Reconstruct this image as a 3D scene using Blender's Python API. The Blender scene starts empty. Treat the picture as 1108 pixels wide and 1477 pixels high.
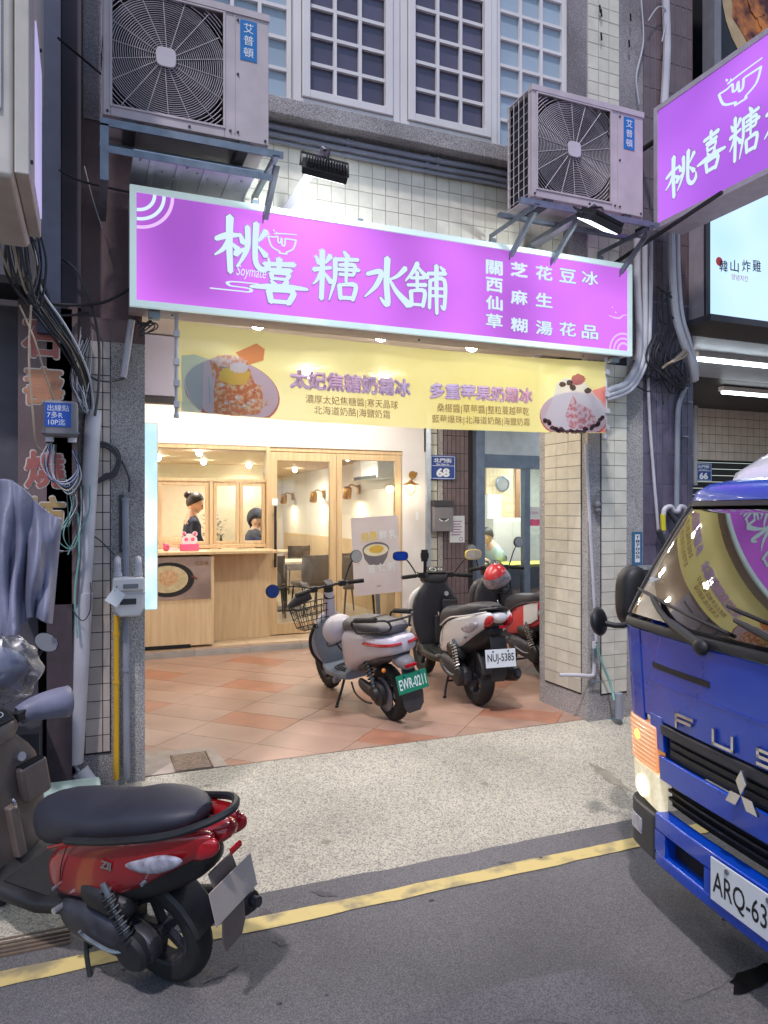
import bpy, bmesh, math, random
from mathutils import Vector, Matrix, Euler
random.seed(7)
S = bpy.context.scene
C = S.collection
R = math.radians
# ---------------------------------------------------------------- camera
CAMZ, YAW, FPX = 1.65, R(22.2), 1050.0
cd = bpy.data.cameras.new('camera'); cam = bpy.data.objects.new('camera', cd); C.objects.link(cam)
cam.location = (0, 0, CAMZ); cam.rotation_euler = (R(90), 0, -YAW)
cd.sensor_fit = 'VERTICAL'; cd.sensor_height = 36; cd.lens = 36 * FPX / 1477; cd.clip_start = .05; cd.clip_end = 500
S.camera = cam
# ---------------------------------------------------------------- night sky and street light
W = bpy.data.worlds.new('World'); S.world = W; W.use_nodes = True
nt = W.node_tree; bg = nt.nodes['Background']
sky = nt.nodes.new('ShaderNodeTexSky'); sky.sky_type = 'NISHITA'; sky.sun_disc = False
sky.sun_elevation = R(60); sky.sun_rotation = R(217); sky.air_density = 1.0; sky.ozone_density = 1.8
nt.links.new(sky.outputs[0], bg.inputs[0]); bg.inputs[1].default_value = .085
sd = bpy.data.lights.new('sun', 'SUN'); sun = bpy.data.objects.new('sun', sd); C.objects.link(sun)
sd.energy = 1.15; sd.angle = R(2.5); sd.color = (1, .93, .97)
sun.rotation_euler = (R(90 - 60), 0, R(-37))
v = S.view_settings; v.view_transform = 'Standard'; v.look = 'None'; v.gamma = 1; v.exposure = 0.95; v.use_curve_mapping = False
S.cycles.max_bounces = 8; S.cycles.transparent_max_bounces = 16; S.cycles.caustics_reflective = False; S.cycles.caustics_refractive = False
S.cycles.sample_clamp_indirect = 4

# ---------------------------------------------------------------- helpers
def at(px, py, X=None, Y=None, Z=None):
    """point of the place seen in direction (px, py) of the photograph on the plane X, Y or Z"""
    r = (px - 554) / FPX; u = (738.5 - py) / FPX
    dx = r * math.cos(YAW) + math.sin(YAW); dy = -r * math.sin(YAW) + math.cos(YAW)
    k = X / dx if X is not None else (Y / dy if Y is not None else (Z - CAMZ) / u)
    return Vector((k * dx, k * dy, CAMZ + k * u))

class MB:
    def __init__(s): s.bm = bmesh.new()
    def face(s, pts):
        vs = [s.bm.verts.new(p) for p in pts]
        try: return s.bm.faces.new(vs)
        except ValueError: pass
    def box(s, lo, hi, M=None, taper=None):
        x0, y0, z0 = lo; x1, y1, z1 = hi
        P = [(x0,y0,z0),(x1,y0,z0),(x1,y1,z0),(x0,y1,z0),(x0,y0,z1),(x1,y0,z1),(x1,y1,z1),(x0,y1,z1)]
        P = [Vector(p) for p in P]
        if M: P = [M @ p for p in P]
        V = [s.bm.verts.new(p) for p in P]
        for f in ((0,3,2,1),(4,5,6,7),(0,1,5,4),(1,2,6,5),(2,3,7,6),(3,0,4,7)): s.bm.faces.new([V[i] for i in f])
        return s
    def cb(s, c, d, M=None):
        c = Vector(c); d = Vector(d) / 2; return s.box(c - d, c + d, M)
    def bar(s, p0, p1, w, h, up=(0,0,1)):
        p0 = Vector(p0); p1 = Vector(p1); z = (p1 - p0); L = z.length; z.normalize()
        u = Vector(up)
        if abs(z.dot(u)) > .98: u = Vector((0, 1, 0))
        x = u.cross(z).normalized(); y = z.cross(x)
        M = Matrix((x, y, z)).transposed().to_4x4(); M.translation = p0
        return s.box((-w/2, -h/2, 0), (w/2, h/2, L), M)
    def rings(s, rs, cap=True, closed=False):
        R_ = [[s.bm.verts.new(p) for p in r] for r in rs]
        n = len(R_[0]); m = len(R_)
        for i in range(m if closed else m - 1):
            a, b = R_[i], R_[(i + 1) % m]
            for j in range(n):
                s.bm.faces.new((a[j], a[(j+1) % n], b[(j+1) % n], b[j]))
        if cap and not closed:
            s.bm.faces.new(list(reversed(R_[0]))); s.bm.faces.new(R_[-1])
        return s
    def tube(s, pts, r, n=8, smooth=0, closed=False, cap=True, flat=1.0):
        pts = [Vector(p) for p in pts]
        if smooth: pts = spline(pts, smooth, closed)
        m = len(pts); rs = []; prev = None
        for i, p in enumerate(pts):
            if closed: t = pts[(i+1) % m] - pts[i-1]
            else: t = pts[min(i+1, m-1)] - pts[max(i-1, 0)]
            if t.length < 1e-9: t = Vector((0, 0, 1))
            t.normalize()
            if prev is None:
                u = Vector((0, 0, 1)) if abs(t.z) < .9 else Vector((1, 0, 0))
                x = u.cross(t).normalized()
            else:
                x = (prev - t * prev.dot(t)).normalized()
            prev = x; y = t.cross(x)
            rr = r[i * (len(r) - 1) // max(1, m - 1)] if isinstance(r, (list, tuple)) else r
            rs.append([p + x * (rr * math.cos(a)) + y * (rr * flat * math.sin(a)) for a in [2*math.pi*k/n for k in range(n)]])
        return s.rings(rs, cap, closed)
    def cyl(s, p0, p1, r0, r1=None, n=16):
        r1 = r0 if r1 is None else r1
        return s.tube([p0, p1], [r0, r1], n)
    def lathe(s, prof, n=24, M=None, cap=False, a0=0, a1=2*math.pi):
        """prof (r, z) turned about local Z"""
        full = abs(a1 - a0 - 2*math.pi) < 1e-6
        k = n if full else n + 1
        rs = []
        for i in range(k):
            a = a0 + (a1 - a0) * i / n
            ring = [Vector((r * math.cos(a), r * math.sin(a), z)) for r, z in prof]
            rs.append([M @ p for p in ring] if M else ring)
        V = [[s.bm.verts.new(p) for p in r] for r in rs]
        for i in range(k if full else k - 1):
            a, b = V[i], V[(i+1) % k]
            for j in range(len(prof) - 1):
                s.bm.faces.new((a[j], b[j], b[j+1], a[j+1]))
        return s
    def prism(s, poly, d, M=None):
        """poly (x, z) extruded from y=0 to y=d"""
        a = [Vector((x, 0, z)) for x, z in poly]; b = [Vector((x, d, z)) for x, z in poly]
        if M: a = [M @ p for p in a]; b = [M @ p for p in b]
        A = [s.bm.verts.new(p) for p in a]; B = [s.bm.verts.new(p) for p in b]
        n = len(A)
        s.bm.faces.new(A); s.bm.faces.new(list(reversed(B)))
        for i in range(n): s.bm.faces.new((A[i], B[i], B[(i+1) % n], A[(i+1) % n]))
        return s
    def ball(s, c, r, n=14, M=None, sc=(1,1,1)):
        m = Matrix.Translation(c) @ (M or Matrix()) @ Matrix.Diagonal((r*sc[0], r*sc[1], r*sc[2], 1))
        bmesh.ops.create_uvsphere(s.bm, u_segments=n, v_segments=n*2//3, radius=1, matrix=m); return s
    def body(s, secs, n=20, cap=True, yoff=0):
        """sections (x, half width, z bottom, z top, squareness) lofted along x"""
        rs = []
        for q in secs:
            x, hw, zb, zt = q[:4]; e = q[4] if len(q) > 4 else 2.6
            zc, hh = (zb + zt) / 2, (zt - zb) / 2
            ring = []
            for k in range(n):
                a = 2*math.pi*k/n; c, d = math.cos(a), math.sin(a)
                ring.append(Vector((x, yoff + hw * math.copysign(abs(c) ** (2/e), c), zc + hh * math.copysign(abs(d) ** (2/e), d))))
            rs.append(ring)
        return s.rings(rs, cap)
    def mesh(s, name, smooth=35):
        bm = s.bm
        bmesh.ops.recalc_face_normals(bm, faces=bm.faces)
        if smooth:
            ang = R(smooth)
            for f in bm.faces: f.smooth = True
            for e in bm.edges:
                if len(e.link_faces) == 2:
                    try:
                        if e.calc_face_angle() > ang: e.smooth = False
                    except ValueError: pass
        me = bpy.data.meshes.new(name); bm.to_mesh(me); bm.free(); return me

def spline(pts, k=6, closed=False):
    n = len(pts); out = []
    for i in range(n if closed else n - 1):
        if closed: p0, p1, p2, p3 = pts[i-1], pts[i], pts[(i+1) % n], pts[(i+2) % n]
        else: p0, p1, p2, p3 = pts[max(i-1, 0)], pts[i], pts[i+1], pts[min(i+2, n-1)]
        for j in range(k):
            t = j / k
            out.append(.5 * ((2*p1) + (p2-p0)*t + (2*p0-5*p1+4*p2-p3)*t*t + (3*p1-p0-3*p2+p3)*t**3))
    if not closed: out.append(pts[-1])
    return out

MW = {}
def wm(o):
    if o is None: return Matrix()
    return MW.get(o.name, Matrix())
def tag(o, label=None, cat=None, group=None, kind=None):
    if label: o['label'] = label
    if cat: o['category'] = cat
    if group: o['group'] = group
    if kind: o['kind'] = kind
    return o
def thing(name, label, cat, loc=(0,0,0), rot=(0,0,0), group=None, scale=1, kind=None):
    o = bpy.data.objects.new(name, None); C.objects.link(o); o.empty_display_size = .1
    o.location = loc; o.rotation_euler = rot; o.scale = (scale,)*3
    MW[o.name] = Matrix.LocRotScale(Vector(loc), Euler(rot), Vector((scale,)*3))
    return tag(o, label, cat, group, kind)
def obj(name, mb, mat, parent=None, world=False, bev=0, sub=0, smooth=35, loc=None, rot=None, seg=2):
    me = mb.mesh(name, smooth) if isinstance(mb, MB) else mb
    if mat is not None:
        if not me.materials: me.materials.append(mat)
    o = bpy.data.objects.new(name, me); C.objects.link(o)
    if parent is not None:
        o.parent = parent
        M = wm(parent)
        if world: o.matrix_parent_inverse = M.inverted(); MW[o.name] = Matrix()
        else:
            MW[o.name] = M.copy()
    if loc is not None: o.location = loc
    if rot is not None: o.rotation_euler = rot
    if loc is not None or rot is not None:
        MW[o.name] = MW.get(o.name, Matrix()) @ Matrix.LocRotScale(Vector(loc or (0,0,0)), Euler(rot or (0,0,0)), None)
    if bev:
        m = o.modifiers.new('bevel', 'BEVEL'); m.width = bev; m.segments = seg; m.limit_method = 'ANGLE'; m.angle_limit = R(40)
        m.harden_normals = bool(smooth)
    if sub:
        m = o.modifiers.new('sub', 'SUBSURF'); m.levels = m.render_levels = sub
    return o
def single(name, mb, mat, label, cat, group=None, **k):
    return tag(obj(name, mb, mat, **k), label, cat, group)
def struct(name, mb, mat, **k):
    return tag(obj(name, mb, mat, **k), kind='structure')
def copy_tree(o, parent=None, lvl=0):
    c = o.copy(); C.objects.link(c); MW[c.name] = wm(o)
    if parent is not None: c.parent = parent
    for ch in list(o.children): copy_tree(ch, c, lvl+1)
    return c

# ---------------------------------------------------------------- materials
def rgb(h):
    h = h.lstrip('#'); c = [int(h[i:i+2], 16)/255 for i in (0, 2, 4)]
    return tuple(x/12.92 if x <= .04045 else ((x+.055)/1.055)**2.4 for x in c)
def mat(name, col, rough=.6, metal=0, var=.12, scale=12, bump=0, bscale=None, col2=None, rnd=0, coat=0, thr=None, emit=None, es=1, spec=None, detail=4):
    m = bpy.data.materials.new(name); m.use_nodes = True
    N, L = m.node_tree.nodes, m.node_tree.links
    b = N['Principled BSDF']
    b.inputs['Roughness'].default_value = rough; b.inputs['Metallic'].default_value = metal
    if spec is not None: b.inputs['Specular IOR Level'].default_value = spec
    if coat: b.inputs['Coat Weight'].default_value = coat; b.inputs['Coat Roughness'].default_value = .06
    tc = N.new('ShaderNodeTexCoord')
    no = N.new('ShaderNodeTexNoise'); no.inputs['Scale'].default_value = scale; no.inputs['Detail'].default_value = detail
    vec = tc.outputs['Object']
    if rnd:
        oi = N.new('ShaderNodeObjectInfo'); va = N.new('ShaderNodeVectorMath'); va.operation = 'ADD'
        vs = N.new('ShaderNodeVectorMath'); vs.operation = 'SCALE'; vs.inputs[0].default_value = (31, 17, 23)
        L.new(oi.outputs['Random'], vs.inputs['Scale']); L.new(vec, va.inputs[0]); L.new(vs.outputs[0], va.inputs[1]); vec = va.outputs[0]
    L.new(vec, no.inputs['Vector'])
    cr = N.new('ShaderNodeValToRGB'); L.new(no.outputs['Fac'], cr.inputs['Fac'])
    c2 = col2 or tuple(x * (1 - var) for x in col); c1 = col if col2 else tuple(min(1, x * (1 + var)) for x in col)
    t0, t1 = thr or (.3, .7)
    cr.color_ramp.elements[0].position = t0; cr.color_ramp.elements[0].color = (*c2, 1)
    cr.color_ramp.elements[1].position = t1; cr.color_ramp.elements[1].color = (*c1, 1)
    out = cr.outputs['Color']
    if rnd:
        mr = N.new('ShaderNodeMapRange')
        mr.inputs['To Min'].default_value = 1 - rnd; mr.inputs['To Max'].default_value = 1 + rnd
        L.new(oi.outputs['Random'], mr.inputs['Value'])
        mx = N.new('ShaderNodeVectorMath'); mx.operation = 'SCALE'
        L.new(out, mx.inputs[0]); L.new(mr.outputs[0], mx.inputs['Scale']); out = mx.outputs[0]
    L.new(out, b.inputs['Base Color'])
    # gentle roughness break-up
    mr2 = N.new('ShaderNodeMapRange'); mr2.inputs['To Min'].default_value = max(0, rough - .07); mr2.inputs['To Max'].default_value = min(1, rough + .1)
    L.new(no.outputs['Fac'], mr2.inputs['Value']); L.new(mr2.outputs[0], b.inputs['Roughness'])
    if bump:
        n2 = N.new('ShaderNodeTexNoise'); n2.inputs['Scale'].default_value = bscale or scale*6; n2.inputs['Detail'].default_value = 5
        L.new(tc.outputs['Object'], n2.inputs['Vector'])
        bp = N.new('ShaderNodeBump'); bp.inputs['Strength'].default_value = bump; bp.inputs['Distance'].default_value = .01
        L.new(n2.outputs['Fac'], bp.inputs['Height']); L.new(bp.outputs[0], b.inputs['Normal'])
    if emit:
        b.inputs['Emission Color'].default_value = (*emit, 1); b.inputs['Emission Strength'].default_value = es
    return m
def emat(name, col, s=1):
    m = bpy.data.materials.new(name); m.use_nodes = True
    N, L = m.node_tree.nodes, m.node_tree.links
    N.remove(N['Principled BSDF']); e = N.new('ShaderNodeEmission'); e.inputs[0].default_value = (*col, 1); e.inputs[1].default_value = s
    L.new(e.outputs[0], N['Material Output'].inputs[0]); return m
def lit_panel(name, c1, c2, s, scale=1.1, axis=None):
    """back-lit acrylic: colour varies softly with the tubes behind it"""
    m = mat(name, c1, .85, var=0, spec=.05)
    N, L = m.node_tree.nodes, m.node_tree.links; b = N['Principled BSDF']
    tc = [n for n in N if n.type == 'TEX_COORD'][0]
    n = N.new('ShaderNodeTexNoise'); n.inputs['Scale'].default_value = scale; n.inputs['Detail'].default_value = 1
    L.new(tc.outputs['Object'], n.inputs['Vector'])
    cr = N.new('ShaderNodeValToRGB'); cr.color_ramp.elements[0].position = .40; cr.color_ramp.elements[1].position = .60
    cr.color_ramp.elements[0].color = (*c2, 1); cr.color_ramp.elements[1].color = (*c1, 1)
    L.new(n.outputs['Fac'], cr.inputs[0]); L.new(cr.outputs[0], b.inputs['Emission Color']); b.inputs['Emission Strength'].default_value = s
    [L.remove(l_) for l_ in list(b.inputs['Base Color'].links)]; b.inputs['Base Color'].default_value = (*[x*.08 for x in c1], 1)
    return m
def glass(name, tint=(.9,.95,.93), alpha=.12, rough=.02):
    m = bpy.data.materials.new(name); m.use_nodes = True
    N, L = m.node_tree.nodes, m.node_tree.links; N.remove(N['Principled BSDF'])
    tr = N.new('ShaderNodeBsdfTransparent'); tr.inputs[0].default_value = (*tint, 1)
    gl = N.new('ShaderNodeBsdfGlossy'); gl.inputs[1].default_value = rough; gl.inputs[0].default_value = (1,1,1,1)
    fr = N.new('ShaderNodeFresnel'); fr.inputs[0].default_value = 1.5
    ad = N.new('ShaderNodeMath'); ad.operation = 'ADD'; ad.inputs[1].default_value = alpha; ad.use_clamp = True
    L.new(fr.outputs[0], ad.inputs[0])
    mx = N.new('ShaderNodeMixShader'); L.new(ad.outputs[0], mx.inputs[0]); L.new(tr.outputs[0], mx.inputs[1]); L.new(gl.outputs[0], mx.inputs[2])
    L.new(mx.outputs[0], N['Material Output'].inputs[0]); return m
def speck(name, cols, size, rough=.8, bump=.5, dirt=.25, dscale=1.6):
    """exposed aggregate: voronoi chips of several colours"""
    m = bpy.data.materials.new(name); m.use_nodes = True
    N, L = m.node_tree.nodes, m.node_tree.links; b = N['Principled BSDF']; b.inputs['Roughness'].default_value = rough
    tc = N.new('ShaderNodeTexCoord'); vo = N.new('ShaderNodeTexVoronoi'); vo.inputs['Scale'].default_value = size
    L.new(tc.outputs['Object'], vo.inputs['Vector'])
    sp = N.new('ShaderNodeSeparateColor'); L.new(vo.outputs['Color'], sp.inputs[0])
    cr = N.new('ShaderNodeValToRGB'); cr.color_ramp.interpolation = 'CONSTANT'
    while len(cr.color_ramp.elements) < len(cols): cr.color_ramp.elements.new(.5)
    for i, c in enumerate(cols):
        cr.color_ramp.elements[i].position = i/len(cols); cr.color_ramp.elements[i].color = (*c, 1)
    L.new(sp.outputs[0], cr.inputs[0])
    no = N.new('ShaderNodeTexNoise'); no.inputs['Scale'].default_value = dscale; no.inputs['Detail'].default_value = 6
    L.new(tc.outputs['Object'], no.inputs['Vector'])
    mr = N.new('ShaderNodeMapRange'); mr.inputs['From Min'].default_value = .3; mr.inputs['From Max'].default_value = .7
    mr.inputs['To Min'].default_value = 1 - dirt; mr.inputs['To Max'].default_value = 1 + dirt*.5; L.new(no.outputs[0], mr.inputs[0])
    sc = N.new('ShaderNodeVectorMath'); sc.operation = 'SCALE'; L.new(cr.outputs[0], sc.inputs[0]); L.new(mr.outputs[0], sc.inputs['Scale'])
    L.new(sc.outputs[0], b.inputs['Base Color'])
    bp = N.new('ShaderNodeBump'); bp.inputs['Strength'].default_value = bump; bp.inputs['Distance'].default_value = .004; bp.invert = True
    L.new(vo.outputs['Distance'], bp.inputs['Height']); L.new(bp.outputs[0], b.inputs['Normal'])
    return m
def wood(name, c1, c2, rough=.45, stretch=(14, 14, 1.2)):
    m = mat(name, c1, rough, col2=c2, scale=2.2)
    N, L = m.node_tree.nodes, m.node_tree.links
    tc = [n for n in N if n.type == 'TEX_COORD'][0]; no = [n for n in N if n.type == 'TEX_NOISE'][0]
    mp = N.new('ShaderNodeMapping'); mp.inputs['Scale'].default_value = stretch
    L.new(tc.outputs['Object'], mp.inputs[0]); L.new(mp.outputs[0], no.inputs['Vector']); no.inputs['Detail'].default_value = 7
    return m

M = {}
M['asphalt'] = speck('asphalt', [rgb('6f6c6d'), rgb('5b595c'), rgb('7b7878'), rgb('656365')], 230, .85, .6, .42, .7)
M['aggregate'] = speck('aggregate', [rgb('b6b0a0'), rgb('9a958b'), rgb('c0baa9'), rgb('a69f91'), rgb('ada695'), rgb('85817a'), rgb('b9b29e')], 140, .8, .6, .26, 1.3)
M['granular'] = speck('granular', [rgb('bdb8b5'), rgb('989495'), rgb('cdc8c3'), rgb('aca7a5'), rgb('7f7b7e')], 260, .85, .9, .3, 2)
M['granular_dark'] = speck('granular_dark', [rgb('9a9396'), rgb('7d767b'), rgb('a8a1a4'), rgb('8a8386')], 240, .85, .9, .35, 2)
M['brown_paint'] = mat('brown_paint', rgb('6e5b5c'), .7, var=.3, scale=3, bump=.4, bscale=160)
M['floor_tile'] = mat('floor_tile', rgb('a08272'), .42, var=.16, scale=3, rnd=.025, bump=.15, bscale=90, detail=8)
M['floor_tile_red'] = mat('floor_tile_red', rgb('a0705a'), .42, var=.16, scale=5, rnd=.03, bump=.15, bscale=90, detail=8)
M['floor_grout'] = mat('floor_grout', rgb('9a7d6c'), .8, var=.2, scale=8)
M['tile'] = mat('beige_tile', rgb('cfcabb'), .3, var=.10, scale=9, rnd=.05, detail=9)
M['tile_warm_lit'] = mat('warm_lit_tile', rgb('cdc6b6'), .3, var=.10, scale=9, rnd=.05, detail=9)  # beige tile again, with the warm arcade light mixed into its colour
M['tile_left'] = mat('pinkish_tile', rgb('b9ada5'), .4, var=.12, scale=6, rnd=.07)
M['grout'] = mat('grout', rgb('a5a4a1'), .9, var=.2)
M['grout_dark'] = mat('grout_dark', rgb('2b2a30'), .9, var=.2)
M['purple_tile'] = mat('purple_tile', rgb('5d5567'), .4, var=.16, scale=9, rnd=.1, bump=.2, bscale=60)
M['brown_tile'] = mat('brown_tile', rgb('6c5c5f'), .4, var=.14, scale=9, rnd=.08)
M['grout_grey'] = mat('grout_grey', rgb('8d8796'), .9, var=.15)
M['white'] = mat('white_paint', rgb('d9d5d3'), .45, var=.05, scale=3)
M['cream'] = mat('cream_wall', rgb('ddd5c8'), .7, var=.04, scale=2)
M['ac'] = mat('ac_case', rgb('bfb4b5'), .4, var=.13, scale=5, detail=9)
M['ac_white'] = mat('ac_grille', rgb('c8c0c4'), .4, var=.05)
M['black'] = mat('black_plastic', rgb('1e1e21'), .5, var=.35, scale=8, detail=9)
M['warm_ceiling'] = mat('warm_ceiling', rgb('d2b496'), .6, var=.05); M['kitchen_wall'] = mat('kitchen_wall', rgb('cdbda0'), .6, var=.05)
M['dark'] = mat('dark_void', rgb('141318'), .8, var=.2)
M['darkgrey'] = mat('dark_grey_plastic', rgb('37363b'), .5, var=.15)
M['grey'] = mat('grey_plastic', rgb('77757b'), .5, var=.1)
M['rubber'] = mat('rubber', rgb('18181a'), .75, var=.25, scale=30, bump=.15)
M['steel'] = mat('galvanised', rgb('7d868f'), .42, .6, var=.2, scale=14)
M['alu'] = mat('aluminium', rgb('b9bec5'), .35, .75, var=.1, scale=8)
M['alu_blue'] = mat('blueish_aluminium', rgb('707d92'), .35, .5, var=.15, scale=8)
M['chrome'] = mat('chrome', rgb('d8d8da'), .12, 1, var=.05)
M['pvc'] = mat('white_pvc', rgb('b9b6bd'), .45, var=.16, scale=4)
M['pvc_grey'] = mat('grey_pvc', rgb('8a8d99'), .45, var=.12, scale=5)
M['cable_w'] = mat('white_cable', rgb('b4b4bb'), .5, var=.1)
M['cable_b'] = mat('blue_cable', rgb('2b4a78'), .5, var=.1)
M['cable_g'] = mat('teal_cable', rgb('76a79f'), .5, var=.1)
M['cable_t'] = mat('tan_cable', rgb('a28f7c'), .5, var=.1)
M['yellow_pipe'] = mat('yellow_pipe', rgb('d3a52a'), .4, var=.1, scale=6)
M['yellow_paint'] = mat('road_yellow', rgb('cdb878'), .7, col2=rgb('908465'), scale=7, thr=(.36,.52), bump=.2, detail=8)
M['oak'] = wood('oak', rgb('d6bb94'), rgb('c4a67c'))
M['oak_light'] = wood('oak_light', rgb('dfc8a4'), rgb('cfb48c'))
M['step_tile'] = mat('step_tile', rgb('cdb69a'), .4, var=.06, scale=3, rnd=.04)
M['step_face'] = mat('step_face', rgb('a9a8a6'), .4, var=.15, scale=4, rnd=.06)
M['glass'] = glass('shop_glass', (.93,.96,.94), .05)
M['mirror'] = mat('mirror', (.75,.78,.82), .04, 1, var=.02)
M['brass'] = mat('brass', rgb('b98a4a'), .3, .9, var=.1)
M['warm_lamp'] = emat('warm_lamp', (1, .85, .62), 14)
M['lamp_white'] = emat('downlight', (1, .94, .84), 60)
M['tube_white'] = emat('fluorescent', (.85, .95, 1), 7)
M['light_box'] = lit_panel('light_box', (.60, .72, .76), (.38, .58, .70), .8, 3.2)
M['sign_purple'] = lit_panel('sign_purple', (.52, .14, .68), (.25, .07, .38), .76, 1.0)
M['sign_purple2'] = lit_panel('sign_purple_side', (.44, .14, .72), (.30, .09, .54), .74, 1.0)
M['sign_letter'] = emat('sign_letter', (.44, .56, .63), .86)
M['sign_outline'] = mat('letter_outline', rgb('4d3a5a'), .5, emit=(.20,.09,.30), es=.7)
M['sign_pale'] = emat('sign_pale', (.50, .32, .60), .9)
M['sign_frame'] = mat('sign_frame', rgb('a6b3b4'), .4, var=.04, emit=(.48,.62,.64), es=.32)
M['sign_case'] = mat('sign_case', rgb('b4acb4'), .5, var=.1)
M['tarp'] = mat('tarp', rgb('74758a'), .5, var=.2, scale=6, bump=.7, bscale=9)
M['blue_label'] = mat('blue_label', rgb('2c6fb0'), .5, var=.04)
M['plate_blue'] = mat('plate_blue', rgb('1d3f8f'), .4, var=.05)
M['letter_white'] = mat('letter_white', rgb('dfe3e6'), .5, var=.02)
M['letter_black'] = mat('letter_black', rgb('151518'), .5, var=.05)

# ---------------------------------------------------------------- lettering
_dg = None
def text_mesh(s, size=1, off=0, ext=.0, align='LEFT', sp=1, shear=0):
    cu = bpy.data.curves.new('t', 'FONT'); cu.body = s; cu.size = size; cu.offset = off; cu.extrude = ext
    cu.align_x = align; cu.space_character = sp; cu.shear = shear; cu.resolution_u = 3
    o = bpy.data.objects.new('t', cu); C.objects.link(o)
    bpy.context.view_layer.update()
    me = bpy.data.meshes.new_from_object(o.evaluated_get(bpy.context.evaluated_depsgraph_get()))
    bpy.data.objects.remove(o); bpy.data.curves.remove(cu)
    me.materials.clear(); return me
FRONT = Euler((R(90), 0, 0)).to_matrix().to_4x4()                                # reads facing -Y
SIDE = (Matrix.Rotation(R(-90), 4, 'Z') @ Matrix.Rotation(R(90), 4, 'X'))         # reads facing -X
def text(s, size, m, parent, Mx, off=0, ext=.0008, align='LEFT', fit=None, sp=1, shear=0, name='lettering', world=True):
    """text with its lower left corner at the origin of Mx; fit=(w,h) stretches it"""
    me = text_mesh(s, 1 if fit else size, 0, 0, align, sp, shear)
    if off:      # heavier strokes: the same glyph laid down again a little to each side
        bm = bmesh.new(); bm.from_mesh(me); src = bm.faces[:] + bm.verts[:]; k_ = off * (1 if fit else size)
        for i_ in range(8):
            d_ = bmesh.ops.duplicate(bm, geom=src)['geom']; a_ = i_*math.pi/4
            for g_ in d_:
                if isinstance(g_, bmesh.types.BMVert): g_.co += Vector((k_*math.cos(a_), k_*math.sin(a_), 0)); g_.co.z -= .00006*(i_+1)
        bm.to_mesh(me); bm.free()
    if not me.vertices: return None
    xs = [v.co.x for v in me.vertices]; ys = [v.co.y for v in me.vertices]
    x0, y0, w, h = min(xs), min(ys), max(xs)-min(xs), max(ys)-min(ys)
    if fit: T = Matrix.Diagonal((fit[0]/w, fit[1]/h, 1, 1)) @ Matrix.Translation((-x0, -y0, 0))
    else: T = Matrix()
    me.transform(Mx @ T); me.name = name
    me.materials.append(m)
    o = bpy.data.objects.new(name, me); C.objects.link(o)
    if parent is not None:
        o.parent = parent
        if world: o.matrix_parent_inverse = wm(parent).inverted()
    return o
def brush(strokes, Mx, grow=0, dz=.0004):
    """strokes [(pts, w0, w1, ...)] on a 100 unit grid -> tapered brush ribbons, each a hair above the last"""
    mb = MB()
    for i, (pts, ws) in enumerate(strokes):
        P = spline([Vector((x, y, 0)) for x, y in pts], 5) if len(pts) > 2 else [Vector((*pts[0], 0)).lerp(Vector((*pts[1], 0)), t/5) for t in range(6)]
        n = len(P); L, Rr = [], []
        for k, p in enumerate(P):
            t = (P[min(k+1, n-1)] - P[max(k-1, 0)]).normalized(); nn = Vector((-t.y, t.x, 0))
            f = k/(n-1)*(len(ws)-1); a = int(min(f, len(ws)-2)); w = ws[a] + (ws[a+1]-ws[a])*(f-a) + grow
            if k == 0: p = p - t*grow; 
            if k == n-1: p = p + t*grow
            L.append(p + nn*w/2); Rr.append(p - nn*w/2)
        t0 = (P[0]-P[1]).normalized(); t1 = (P[-1]-P[-2]).normalized()
        ring = L + [P[-1] + t1*(ws[-1]+grow)*.4] + Rr[::-1] + [P[0] + t0*(ws[0]+grow)*.35]
        z = Vector((0, 0, i*dz))
        try:
            if (L[0]-L[-1]).length > 0:
                for k in range(n-1): mb.face([Mx @ (q*.01) + (Mx.to_3x3() @ z).normalized()*i*dz for q in (L[k], L[k+1], Rr[k+1], Rr[k])])
                mb.face([Mx @ (q*.01) + (Mx.to_3x3() @ z).normalized()*i*dz for q in (L[-1], P[-1] + t1*(ws[-1]+grow)*.45, Rr[-1])])
                mb.face([Mx @ (q*.01) + (Mx.to_3x3() @ z).normalized()*i*dz for q in (L[0], P[0] + t0*(ws[0]+grow)*.4, Rr[0])])
        except Exception: pass
    return mb
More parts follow.
